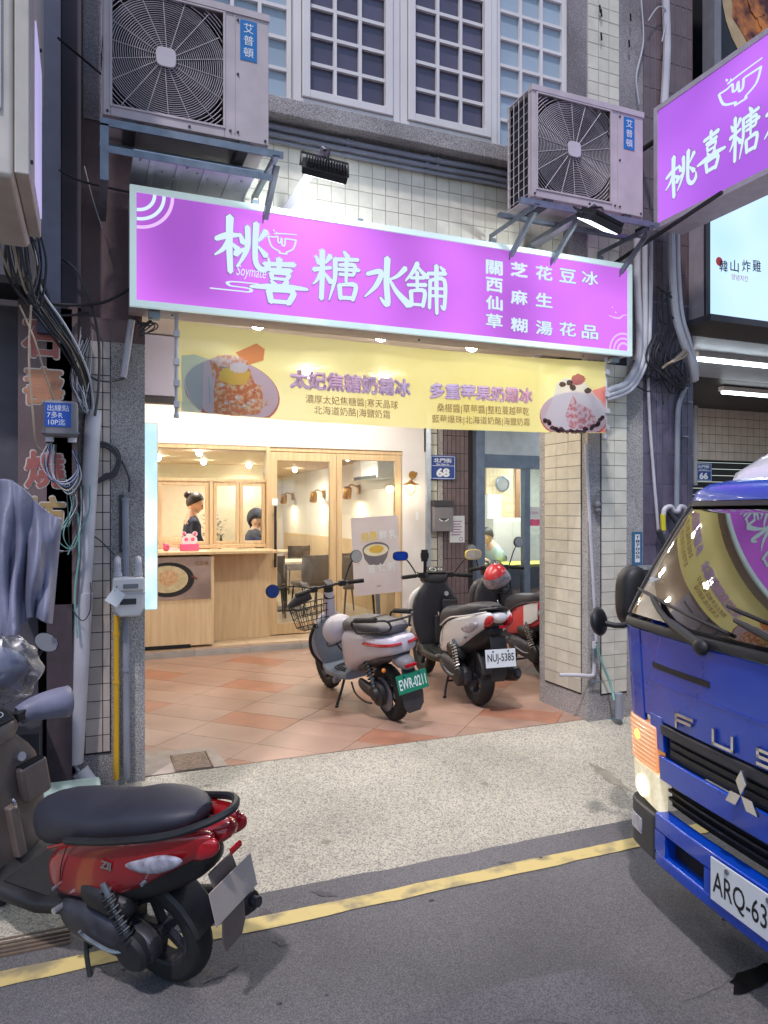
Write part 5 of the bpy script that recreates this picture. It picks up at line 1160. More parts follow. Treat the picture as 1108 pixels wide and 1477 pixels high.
# left pillar pipes
def vpipe(px_t, y_t, px_b, y_b, Y): return [A(px_t, y_t, Y), A(px_b, y_b, Y)]
Yp = YF - .075
a, b = A(135, 592, Yp), A(106, 1100, Yp)
t = thing('drain_pipe', 'thick off white drain pipe leaning down the left pillar', 'pipe', (b.x, Yp, -.1))
obj('pipe', MB().tube([a, a.lerp(b, .3), a.lerp(b, .55)], .043, 16), M['pvc'], t, world=True); obj('sleeve', MB().tube([a.lerp(b, .52), b], .052, 16), M['pvc'], t, world=True)
obj('stub', MB().tube([b, b + Vector((.03, 0, -.06))], .01, 8).tube([b + Vector((.03,0,-.05)), b + Vector((.10, -.02, -.16))], .05, 14), M['pvc'], t, world=True)
a, b = A(168, 888, YF-.04), A(168, 1124, YF-.04); pipe('gas_pipe', [a, b], .016, 'yellow_pipe', 'yellow gas pipe below the meter on the left pillar', collars=[(a.lerp(b,.1), a.lerp(b,.12)), (a.lerp(b,.4), a.lerp(b,.415))])
a, b = A(181, 718, YF-.035), A(183, 1122, YF-.035); pipe('conduit_pipe', [a, b], .019, 'pvc_grey', 'grey conduit running straight down the left pillar beside the yellow pipe', collars=[(a.lerp(b,.17), a.lerp(b,.18)), (a.lerp(b,.61), a.lerp(b,.62)), (a, a.lerp(b,.01))], group='grey conduits')
slab('conduit_shadow_board', (A(172,720,YF-.02).x, YF-.018, 1.42), (A(178,720,YF-.02).x, YF, 1.75), M['darkgrey']); bpy.data.objects['conduit_shadow_board'].name = 'conduit_shadow_strip'; tag(bpy.data.objects['conduit_shadow_strip'], 'dark upright strip standing in for shadow beside the grey conduit on the left pillar', 'strip')  # dark slab stands in for the shadow beside the conduit
a, b = A(190, 462, YF-.05), A(178, 545, YF-.05); pipe('pipe_stub', [a, b], .02, 'pvc', 'short cut off white pipe hanging under the left end of the purple sign')
p = A(185, 855, YF-.09)
t = thing('gas_meter', 'white gas meter with a paper tag on the left pillar', 'gas meter', p)
mb = MB(); pts = [(-.082,.09),(.082,.09),(.086,0),(.084,-.08),(.06,-.13),(-.05,-.13),(-.078,-.09),(-.086,0)]
obj('body', MB().prism(pts, .10, Matrix.Translation((0,-.05,0))), M['white'], t, bev=.014, seg=3)
obj('counter_box', MB().box((-.084,-.066,.015), (.084,-.04,.088)), M['white'], t, bev=.01); obj('dial_window', MB().box((-.03,-.069,.03), (.05,-.066,.055)), M['grey'], t)
obj('label', MB().box((-.045,-.0545,-.06), (.04,-.0505,-.028)), M['darkgrey'], t); obj('seam', MB().box((-.088,-.056,-.002), (.088,-.03,.004)), M['pvc'], t)
for s in (-1, 1): obj('pipe_elbow', MB().tube([(s*.055,0,.09), (s*.055,0,.14), (s*.055,.0,.17), (s*(.055),.03,.19)], .018, 10, 4).cyl((s*.055,0,.095), (s*.055,0,.115), .024), M['pvc'], t)
obj('paper_tag', MB().cb((0,0,0), (.075,.002,.085), Matrix.Translation((-.07,-.075,-.015)) @ Matrix.Rotation(R(35), 4, 'Y')), M['letter_white'], t); obj('tag_string', MB().tube([(-.06,-.07,.05), (-.075,-.076,.02)], .002, 5), M['black'], t)
# telecom box
p = A(88, 605, 4.22)
t = thing('telecom_box', 'grey cable junction box with a blue hand lettered label at left', 'junction box', p)
obj('case', MB().box((-.085,-.05,-.095), (.085,.05,.095)), M['grey'], t, bev=.02, seg=3); obj('label', MB().box((-.075,-.0525,-.045), (.05,-.0505,.08)), mat('label_blue', rgb('1f4fae'), .5), t)
obj('lid_edge', MB().box((-.09,-.055,-.08), (.09,.05,-.068)), M['grey'], t)
for k, s_ in enumerate(('出線點', '7多R', '10P迄')): text(s_, .036, M['letter_white'], t, Matrix.Translation((-.066,-.053,.04-.037*k)) @ FRONT, world=False, off=0)
for s in (-1, 1): obj('cable_gland', MB().cyl((s*.055,0,-.095), (s*.055,0,-.12), .022), M['pvc'], t)
# vertical shop sign with orange characters at far left
vs = thing('vertical_sign', 'dark vertical sign with thick orange and red characters at left edge', 'shop sign', (-.17, 4.35, 1.6))
slab('board', (A(26,600,4.3).x, 4.3, 1.15), (A(112,600,4.3).x, 4.40, 2.78), M['brown_paint'], vs)
for nm, c_ in (('or_red', 'a8605a'), ('or_or', 'b07a5c'), ('or_y', 'b3925e'), ('or_pk', 'c98a7a')): M[nm] = mat(nm, rgb(c_), .5, var=.12, scale=8)
M['or_out'] = mat('letter_cream', rgb('c9bdb4'), .5)
for ch, (x0_, y0_, x1_, y1_), m_ in (('石', (32,463,88,516), 'or_red'), ('壽', (34,530,92,586), 'or_or'), ('燒', (36,650,94,704), 'or_red'), ('坊', (38,716,94,766), 'or_y')):
    x, z, w_, h_ = frect(x0_, y0_, x1_, y1_, 4.297)
    text(ch, 1, M['or_out'], vs, Matrix.Translation((x-.008, 4.2985, z-.008)) @ FRONT, fit=(w_+.016, h_+.016), off=.05, name='character')
    text(ch, 1, M[m_], vs, Matrix.Translation((x, 4.2965, z)) @ FRONT, fit=(w_, h_), off=.03, name='character')
# dark neighbour to the left
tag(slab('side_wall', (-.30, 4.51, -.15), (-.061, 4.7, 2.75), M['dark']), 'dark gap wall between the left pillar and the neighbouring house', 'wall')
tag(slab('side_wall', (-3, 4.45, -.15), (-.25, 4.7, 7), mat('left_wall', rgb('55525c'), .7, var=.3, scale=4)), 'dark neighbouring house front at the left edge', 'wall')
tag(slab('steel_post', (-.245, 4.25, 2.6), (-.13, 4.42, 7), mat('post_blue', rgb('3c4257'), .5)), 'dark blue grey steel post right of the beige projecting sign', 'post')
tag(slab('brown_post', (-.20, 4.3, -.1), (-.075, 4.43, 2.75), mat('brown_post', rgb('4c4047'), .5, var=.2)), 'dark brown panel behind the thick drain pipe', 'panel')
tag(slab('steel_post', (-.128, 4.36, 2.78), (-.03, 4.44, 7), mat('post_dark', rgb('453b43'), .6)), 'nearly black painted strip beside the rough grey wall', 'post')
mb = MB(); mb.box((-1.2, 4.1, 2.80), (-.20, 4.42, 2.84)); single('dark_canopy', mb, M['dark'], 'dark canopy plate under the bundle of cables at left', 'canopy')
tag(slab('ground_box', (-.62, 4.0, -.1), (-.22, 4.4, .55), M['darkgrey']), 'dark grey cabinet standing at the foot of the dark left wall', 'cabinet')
# beige projecting sign with a round lobe, top left
t = thing('projecting_sign', 'stained beige projecting sign casing with a rounded lobe at top left', 'sign casing', (-.3, 3.2, 2.87))
a = at(0, 300, Y=3.0); e = at(29, 180, Y=3.0)
M['beige_case'] = mat('beige_case', rgb('c2bbb2'), .5, var=.16, scale=5, detail=9)
M['lav_lit'] = lit_panel('lavender_lit', (.42,.38,.66), (.36,.33,.58), .62, 1)
yN, yFar = 2.95, 3.72
xr = at(66, 200, Y=yN).x if False else -.13
obj('case', MB().box((-.46, yN, 2.86), (-.245, yFar, 5.2)), M['beige_case'], t, world=True, bev=.02)
obj('white_face', MB().box((-.46, yN-.012, 3.10), (-.285, yN-.001, 5.2)), M['white'], t, world=True, bev=.004)
lobe = [(yN, 2.88), (yFar-.05, 2.9), (yFar, 3.3), (yFar+.04, 3.4)]
cy_, cz_ = yFar-.10, 3.95
for k in range(15):
    a_ = R(-70 + 10*k); lobe.append((cy_ + .28*math.cos(a_), cz_ + .55*math.sin(a_)))
lobe += [(yFar-.02, 4.7), (yFar-.02, 5.2), (yN, 5.2)]
Ml = Matrix.Rotation(R(90), 4, 'Z')     # profile x -> y
mbl = MB(); mbl.prism([(y, z) for y, z in lobe], -.05, Matrix.Translation((-.244+.0, 0, 0)) @ Ml); obj('side_panel', mbl, M['beige_case'], t, world=True, bev=.006)
obj('lit_strip', MB().box((-.1935, yN+.28, 2.97), (-.188, yFar-.10, 3.62)), M['lav_lit'], t, world=True)
mb = MB()
for y, z in ((yN+.05, 2.95), (yFar-.15, 3.7)): mb.cyl((-.195, y, z), (-.185, y, z), .008, n=8)
obj('bolts', mb, M['darkgrey'], t, world=True)
tag(single('lavender_sign', MB().box((-.36, 3.80, 4.0), (-.232, 3.86, 6.5)), M['lav_lit'], 'lavender lit sign edge behind the beige casing', 'shop sign'), group=None)
# right pillar pipes
def vp(px0, y0_, px1, y1_, Y, r, m, label, name='conduit_pipe', mid=None, collars=0):
    pts = [A(px0, y0_, Y)] + ([A(*q, Y) for q in mid] if mid else []) + [A(px1, y1_, Y)]
    cs = [(pts[0].lerp(pts[-1], f), pts[0].lerp(pts[-1], f+.008)) for f in [(.2+.25*k) for k in range(collars)]]
    return pipe(name, pts, r, m, label, collars=cs)
vp(845, 640, 860, 925, YF-.02, .012, 'pvc', 'thin white conduit down the corner of the right tiled pillar', collars=3)
vp(934, 520, 950, 770, 4.41, .012, 'pvc', 'thin white conduit on the purple grey tiles', mid=[(938, 620)])
vp(1004, 520, 1003, 700, 7.85, .03, 'pvc_grey', 'grey pipe standing beside the number 66 plate')
a = A(998, 540, 4.38); vp(1000, 540, 976, 740, 4.40, .02, 'pvc_grey', 'grey drain pipe on the edge of the purple grey tiles', mid=[(980, 580), (977, 640)], collars=2)
for k, (dx, r) in enumerate(((0, .026), (12, .022), (22, .016))):
    pts = [A(919+dx*.9, 345, 4.36), A(919+dx*.9, 400, 4.36), A(922+dx*.7, 470, 4.36), A(920+dx*.6, 520, 4.36), A(903+dx*.4, 552+dx*.4, 4.34), A(880, 562+dx*.6, 4.32), A(862, 566+dx*.5, 4.30)]
    pipe('wrapped_pipe', pts, r, 'pvc', ('left thick', 'middle', 'right thin')[k] + ' white wrapped pipe bending under the right end of the purple sign', sm=5, group='white wrapped pipes')
for k, (dx, r) in enumerate(((0, .03), (9, .018))):
    pts = [A(968+dx, 330, 4.33), A(970+dx, 400, 4.33), A(975+dx, 455, 4.33), A(985+dx, 490, 4.3), A(998+dx*.6, 525, 4.3), A(1001+dx*.4, 548, 4.36)]
    pipe('wrapped_pipe', pts, r, 'pvc', ('thick' if k == 0 else 'thin') + ' white wrapped pipe coming down beside the pale blue sign', sm=5, group='white wrapped pipes')
vp(960, 0, 958, 150, 4.40, .03, 'pvc', 'thick white pipe on the brown tiles above the side sign', 'riser_pipe', mid=[(962, 70)])
# gas fittings by the truck
t = thing('gas_fitting', 'white gas pipe loop with a yellow sleeve on the purple tiles', 'pipe', A(965, 745, 4.36))
obj('loop', MB().tube([A(956,770,4.38), A(957,742,4.38), A(960,733,4.38), A(968,731,4.38), A(972,737,4.38), A(978,737,4.38), A(981,731,4.38), A(988,733,4.38), A(990,745,4.38)], .019, 10, 4), M['pvc'], t, world=True)
obj('sleeve', MB().tube([A(956,742,4.36), A(957,765,4.36)], .02, 10), mat('yellow_sleeve', rgb('cdbf2e'), .4), t, world=True); obj('valve', MB().tube([A(950,765,4.37), A(962,790,4.37)], .022, 8), M['darkgrey'], t, world=True); obj('regulator', MB().tube([A(965,738,4.38), A(975,752,4.37)], .02, 8), M['darkgrey'], t, world=True)
t = thing('water_tap', 'small grey hanging tap fitting on the beige tiles of the right pillar', 'tap', A(862, 728, 4.40)); obj('body', MB().ball((0,0,0), .026, 10, sc=(1,1,1.2)).cyl((0,0,.02), (0,0,.07), .014).ball((.004,0,-.04), .022, 10), M['grey'], t); obj('handle', MB().tube([(-.02,-.01,.08), (.0,-.01,.10), (.02,-.01,.09)], .006, 6), M['steel'], t)
t = thing('water_pipe', 'white water pipe elbow at the foot of the right pillar corner', 'pipe', A(858, 960, 4.40)); obj('pipe', MB().tube([A(822,972,4.45)+Vector((-.09,0,0)), A(836,974,4.40), A(852,975,4.40), A(857,968,4.40), A(857,925,4.40)], .014, 8, 3), M['pvc'], t, world=True); obj('valve', MB().tube([A(856,935,4.39), A(857,950,4.39)], .022, 10), M['steel'], t, world=True); obj('tap_handle', MB().tube([A(852,983,4.39), A(868,983,4.39)], .008, 6), M['steel'], t, world=True)
pipe('garden_hose', [A(860,930,4.36), A(868,955,4.36), A(880,985,4.36), A(886,1010,4.3)], .009, 'cable_g', 'thin greenish hose hanging down the front of the right pillar', 'hose', 5)
pipe('pvc_pipe', [A(892,1000,4.33), A(893,1036,4.33)], .032, 'pvc_grey', 'short upright grey pipe stub at the foot of the right pillar')
pa = at(876, 1040, Z=.08); pipe('garden_hose', [pa, pa+Vector((.08,-.02,0)), pa+Vector((.2,-.1,-.02)), pa+Vector((.35,-.15,-.03))], .012, 'cable_g', 'short teal hose lying on the pavement by the truck', 'hose', 4)
t = thing('wall_shelf', 'small grey metal housing behind the truck mirror', 'housing', (4.0, 4.3, 1.2)); a, b = A(927, 880, 4.32), A(950, 820, 4.32); slab('back', (a.x, 4.40, a.z), (b.x+.05, 4.42, b.z), M['grey'], t); slab('hood', (a.x-.02, 4.25, b.z), (b.x+.1, 4.42, b.z+.02), M['alu'], t); obj('bottle', MB().cyl(A(933,880,4.34), A(934,845,4.34), .02), M['white'], t, world=True)

# ================================================================ CABLES
cabn = {'black': 'black', 'cable_w': 'pale grey', 'cable_b': 'blue', 'cable_g': 'teal', 'cable_t': 'tan', 'darkgrey': 'dark grey'}
def cab(pts, r, m, where, Y=None, jit=0):
    P = []
    for q in pts:
        y = q[2] if len(q) > 2 else Y
        P.append(A(q[0], q[1], y) + Vector((random.uniform(-jit, jit), random.uniform(-jit, jit)*.4, random.uniform(-jit, jit))))
    mb = MB(); mb.tube(P, r, 6, 6); return single('cable', mb, M[m], where, 'cable', 'loose cables')
random.seed(21)
for k in range(9):   # bundle from the beige casing down into the drain pipe mouth
    dx = k*4.5; m_ = ('black','black','darkgrey','black','cable_t','black','darkgrey','black','cable_w')[k]
    cab([(6+dx, 312, 3.9), (8+dx*1.1, 345, 3.95), (14+dx*1.1+random.uniform(-8,6), 385, 4.0), (26+dx, 420, 4.1), (58+dx*.9, 462, 4.15), (92+dx*.6, 505, 4.2), (116+dx*.35, 550, 4.3), (126+dx*.2, 600, 4.35)], random.uniform(.005, .010), m_, '%s cable, %s in the thick bundle from beige casing to drain pipe' % (cabn[m_], ('leftmost','second','third','fourth','fifth','sixth','seventh','eighth','rightmost')[k]), jit=.008)
for k in range(7):
    x = 4+7*k; cab([(x, 305, 3.85), (x-6+random.uniform(-6,6), 350, 3.8), (x+10, 395+8*k, 3.85), (x+22, 380, 3.9), (x+12, 330, 3.9)], .006, random.choice(['black','darkgrey','cable_t']), 'looped dark cable tangled under the beige casing', jit=.012)
cab([(30,330), (70,360), (105,385), (120,410), (135,450), (143,500), (142,560), (137,600)], .008, 'darkgrey', 'dark cable arching from the bundle past the painted wall', 4.3)
cab([(84,55,3.9), (120,85,4.1), (152,112,4.3)], .006, 'black', 'black cable slanting from the post to the left air conditioner')
cab([(85,245,4.2), (120,262,4.3), (190,278,4.3)], .006, 'black', 'black cable slanting to the corner of the purple sign')
cab([(122,240,4.35), (135,290,4.35), (148,330,4.35)], .003, 'cable_w', 'thin pale wire hanging below the left air conditioner')
cab([(50,435,4.2), (100,440,4.25), (150,436,4.3), (190,415,4.35)], .009, 'black', 'black cable sagging across to the left end of the purple sign')
cab([(44,445,4.2), (85,455,4.25), (128,452,4.3)], .007, 'black', 'lower black cable sagging over the dark canopy')
for k in range(14):
    x = 118+random.uniform(-6,18); cab([(x,random.uniform(470,500)), (x-10+random.uniform(-8,8),540), (x-5,570), (124+random.uniform(-6,8),596)], .0025, random.choice(['cable_w','cable_w','darkgrey']), 'thin pale wire in the tuft above the drain pipe mouth', 4.3, .01)
for k in range(6):
    r_ = 24-k*1.2; cx_, cy_ = 148, 665
    pts = [(cx_+r_*math.cos(R(a_))*1.1, cy_+r_*1.15*math.sin(R(a_))) for a_ in range(-100, 110, 30)]
    cab([(139, 645)] + pts + [(138, 698)], .005, 'darkgrey', 'grey cable coiled beside the thick drain pipe', YF-.05, .004)
cab([(126,540,4.3), (140,548,4.3), (160,550,4.33), (178,545,4.37), (181,540,4.38)], .007, 'black', 'black cable running into the cut white pipe stub')
cab([(176,665,YF-.03), (186,690,YF-.03), (186,710,YF-.03)], .006, 'darkgrey', 'dark cable entering the top of the grey conduit')
for k, (m_, w_) in enumerate((('cable_b',0), ('cable_b',5), ('cable_w',10), ('cable_w',2), ('cable_w',14), ('black',6), ('cable_w',-4), ('darkgrey',18), ('cable_t',9))):
    cab([(72+w_*.4, 640), (64+w_, 668+w_), (74+w_, 692+w_*.7), (95+w_*.5, 697+w_), (112+w_*.3, 680+w_*.5), (106, 650)], .0035, m_, '%s wire looping under the junction box, loop number %s from the left' % (cabn[m_], ('one','two','three','four','five','six','seven','eight','nine')[k]), 4.22, .006)
cab([(45,440,4.1), (42,520,4.1), (48,600,4.1), (52,640,4.15), (60,650,4.2)], .006, 'cable_t', 'tan cable hanging straight in front of the orange characters')
cab([(28,440,4.1), (50,490,4.1), (65,540,4.15), (80,580,4.2)], .005, 'cable_t', 'tan cable slanting down to the junction box')
for k in range(5):
    cab([(92,690,4.25), (100+3*k,730,4.25), (96-6*k,760+8*k,4.22), (104,790,4.25), (112+2*k,770-5*k,4.25), (118,700,4.3)], .003, random.choice(['cable_w','darkgrey','cable_g']), 'thin wire tangled left of the thick drain pipe, below the junction box', jit=.01)
cab([(98,760), (106,742), (113,745), (114,800), (108,860), (112,920)], .006, 'cable_g', 'teal cord looped and tied against the drain pipe', 4.28)
cab([(98,800), (112,770), (128,740), (130,700)], .004, 'cable_g', 'second thinner teal cord crossing behind the drain pipe', 4.3)
cab([(128,740,4.34), (126,765,4.34), (145,780,4.36), (165,800,4.38)], .004, 'darkgrey', 'thin dark wire from the drain pipe towards the gas meter')
cab([(100,872,4.26), (118,895,4.28), (130,880,4.3), (131,840,4.3)], .003, 'darkgrey', 'thin dark wire looped low across the drain pipe')
for k in range(5): cab([(195,460+2*k), (205+4*k,468), (215+3*k,462+3*k), (200,475+3*k)], .004, random.choice(['black','darkgrey']), 'dark tangle of wire under the left corner of the purple sign', 4.3, .01)
for k in range(9):   # right tangle
    x = 925+random.uniform(-10,20)
    cab([(905+2*k, 560+random.uniform(-40,10)), (x, 530+random.uniform(-10,40)), (940+random.uniform(-10,15), 500+random.uniform(-20,60)), (965+random.uniform(-10,10), 540+random.uniform(-30,50)), (985, 500+random.uniform(-10,60))], .005, random.choice(['black','darkgrey','black']), 'dark cable strung across the top of the purple grey tiles', 4.36, .02)
for k in range(8):
    x = 955+random.uniform(-5,30)
    cab([(950+3*k, 415+random.uniform(-5,10)), (x-5, 440+random.uniform(-15,25)), (x, 470), (x-14+random.uniform(-5,5), 520), (975+random.uniform(-15,15), 560), (988, 530+random.uniform(-10,25))], .006, random.choice(['black','darkgrey']), 'dark cable in the knot between the white wrapped pipes', 4.33, .02)
for k in range(3): cab([(1000-4*k,500,4.3), (985-4*k,515,4.25), (962-3*k,525+3*k,4.2)], .008, 'cable_t', 'cut tan cable end sticking out by the wrapped pipe', jit=.004)
cab([(925,0), (928,60), (918,110), (922,150)], .006, 'cable_w', 'white cable looping down the rough strip above the right air conditioner', 4.40)
cab([(935,30), (950,10), (962,20), (955,60)], .005, 'cable_w', 'white cable curl near the top riser pipe', 4.38)
for k, (x, y) in enumerate(((866,18),(868,24),(910,30),(868,58),(908,68))):
    p = A(x, y, 4.41); single('wall_peg', MB().bar(p, p+Vector((-.03,-.03,.03)), .012, .01), M['black'], 'small black peg sticking out of the upper right pillar', 'peg', 'black pegs on the upper right pillar')
for k in range(3):
    p = A(115+k*2, 262+8*k+(8 if k else 0), 4.40)
# ================================================================ SCOOTERS
def paint(name, c, rough=.25, coat=.6): M[name] = mat(name, rgb(c), rough, var=.04, scale=3, coat=coat)
paint('sc_red', '8e1319'); paint('sc_white', 'd6d6da'); paint('sc_lilac', 'c4bfcb', .35, .3); paint('sc_red2', 'c4323c'); paint('truck_blue', '0444b8', .26, .5)
M['seat'] = mat('seat_vinyl', rgb('2a2b36'), .5, var=.15, scale=5, bump=.12, bscale=200); M['seat_grey'] = mat('seat_grey', rgb('55535a'), .55, var=.12, bump=.1, bscale=200)
M['panel_dark'] = mat('dark_panel', rgb('3a3a40'), .42, var=.1, scale=4); M['panel_bronze'] = mat('bronze_grey_panel', rgb('6f625c'), .4, var=.1); M['panel_grey'] = mat('cool_grey_panel', rgb('7c8594'), .4, var=.12, scale=4)
M['lens_red'] = mat('red_lens', rgb('a81420'), .12, var=.25, scale=30, coat=.5); M['lens_clear'] = mat('clear_lens', rgb('9a98a6'), .12, var=.4, scale=26, coat=.6); M['lens_amber'] = mat('amber_lens', rgb('d9822a'), .2, var=.2, scale=20, coat=.5)
M['plate_mauve'] = mat('plate_mauve', rgb('b3a79e'), .5, var=.04); M['plate_green'] = mat('plate_green', rgb('1c7a5c'), .4, var=.03); M['plate_white'] = mat('plate_white', rgb('d6dade'), .4, var=.03); M['metal_dark'] = mat('cast_metal', rgb('3b3b42'), .45, .4, var=.3, scale=20)
Mx_ = Matrix.Rotation(R(90), 4, 'X')
def vbody(secs, n=20):
    rs = []
    for q in secs:
        z, cx, hx, hy = q[:4]; e = q[4] if len(q) > 4 else 2.8
        rs.append([Vector((cx + hx*math.copysign(abs(math.cos(a))**(2/e), math.cos(a)), hy*math.copysign(abs(math.sin(a))**(2/e), math.sin(a)), z)) for a in [2*math.pi*k/n for k in range(n)]])
    return MB().rings(rs)
def wheel(t, x, r=.245, w=.05, rim='metal_dark'):
    T = Matrix.Translation((x, 0, r)) @ Mx_
    prof = [(r-.085,-w*.7)] + [(r-.055+.055*math.cos(a)**.8 if math.cos(a) > 0 else r-.055, w*math.sin(a)) for a in [R(-80+16*k) for k in range(11)]] + [(r-.085, w*.7)]
    o = obj('wheel', MB().lathe(prof, 40, T), M['rubber'], t, smooth=50)
    mb = MB(); mb.lathe([(r-.10,-w*.62),(r-.075,-w*.75),(r-.075,w*.75),(r-.10,w*.62),(r-.10,-w*.62)], 36, T)
    for k in range(5):
        a = k*1.2566; mb.bar(T @ Vector((.02*math.cos(a), .02*math.sin(a), 0)), T @ Vector(((r-.09)*math.cos(a), (r-.09)*math.sin(a), 0)), .028, .03, (0,1,0))
    mb.cyl((x, -.05, r), (x, .05, r), .03); obj('rim', mb, M[rim], o)
    mb = MB()
    for k in range(28):
        a = k*2*math.pi/28
        for s in (-1, 1): mb.bar(T @ Vector(((r-.004)*math.cos(a), (r-.004)*math.sin(a), s*.006)), T @ Vector(((r-.012)*math.cos(a+.09), (r-.012)*math.sin(a+.09), s*.036)), .006, .006)
    tag(obj('tread', mb, M['black'], o), kind='stuff')
def plate(t, c, tilt, s, pm, lm, w=.26, h=.14, flip=True):
    """plate facing backwards (-x)"""
    B = Matrix.Translation(c) @ Matrix.Rotation(R(tilt), 4, 'Y') @ Matrix.Rotation(R(-90), 4, 'Z')
    o = obj('licence_plate', MB().box((-w/2, -.002, -h/2), (w/2, .002, h/2), B), M[pm], t, bev=.002)
    if s:
        me = text_mesh(s, 1, .012); xs = [v_.co.x for v_ in me.vertices]; ys = [v_.co.y for v_ in me.vertices]
        me.transform(B @ Matrix.Translation((-w*.44, -.003, -h*.30)) @ FRONT @ Matrix.Diagonal((w*.88/(max(xs)-min(xs)), h*.56/(max(ys)-min(ys)), 1, 1)) @ Matrix.Translation((-min(xs), -min(ys), 0)))
        me.materials.append(M[lm]); me.name = 'plate_number'; q = bpy.data.objects.new('plate_number', me); C.objects.link(q); q.parent = o
        obj('plate_bolt', MB().cyl(B @ Vector((-w*.25,-.006,h*.38)), B @ Vector((-w*.25,-.002,h*.38)), .007, n=8), M['chrome'], o); obj('plate_bolt', MB().cyl(B @ Vector((w*.25,-.006,h*.38)), B @ Vector((w*.25,-.002,h*.38)), .007, n=8), M['chrome'], o)
def mirror(t, base, tip, r, sc=(.3,1,1), m='black', faceM='mirror', sq=2.0):
    o = obj('mirror', MB().tube([base, Vector(base).lerp(Vector(tip), .5)+Vector((0,0,.03)), tip], .007, 6, 4), M['black'], t)
    mb = MB(); c = Vector(tip)
    for x0, k in ((0, .9), (.012, 1), (.03, .85)): pass
    rings = [[Vector((c.x + x, c.y + r*sc[1]*k*math.copysign(abs(math.cos(a))**(2/sq), math.cos(a)), c.z + r*sc[2]*k*math.copysign(abs(math.sin(a))**(2/sq), math.sin(a)))) for a in [2*math.pi*j/24 for j in range(24)]] for x, k in ((-.012,.94),(-.008,1),(.012,.96),(.03,.6))]
    obj('mirror_housing', mb.rings(rings), M[m], o)
    mb = MB(); mb.face([Vector((c.x-.0135, p.y, p.z)) for p in [c + (q-c)*.95 for q in rings[0]]]); obj('mirror_glass', mb, M[faceM], o)
def shock(t, y, a=(.0,.27), b=(.12,.53), m='chrome'):
    a3, b3 = Vector((a[0], y, a[1])), Vector((b[0], y, b[1])); o = obj('shock_absorber', MB().cyl(a3, b3, .014, n=8), M['steel'], t)
    d = (b3-a3); L_ = d.length; d.normalize(); u = Vector((0,1,0)); w_ = d.cross(u)
    obj('spring', MB().tube([a3 + d*(L_*(.12+.76*k/72)) + (u*math.cos(k*.7854*1.0) + w_*math.sin(k*.7854))*.03 for k in range(73)], .0055, 5), M[m], o)
def controls(t, x, z, w=.33, cover='panel_dark', brake=True):
    o = obj('handlebar', MB().tube([(x-.05,-w,z-.01),(x-.01,-w*.55,z),(x,0,z+.005),(x-.01,w*.55,z),(x-.05,w,z-.01)], .012, 8, 4), M['black'], t)
    for s in (-1,1):
        obj('grip', MB().cyl((x-.055,s*(w+.02),z-.012), (x-.022,s*(w*.62),z-.003), .019, .019, 12), M['rubber'], o)
        obj('brake_lever', MB().tube([(x+.02,s*w*.55,z),(x+.05,s*w*.75,z-.005),(x+.02,s*(w+.01),z-.02)], .006, 6, 4), M['steel'], o)
        obj('switch_box', MB().box((x-.03,s*w*.45-.03,z-.025),(x+.02,s*w*.45+.03,z+.025)), M['black'], o, bev=.008)
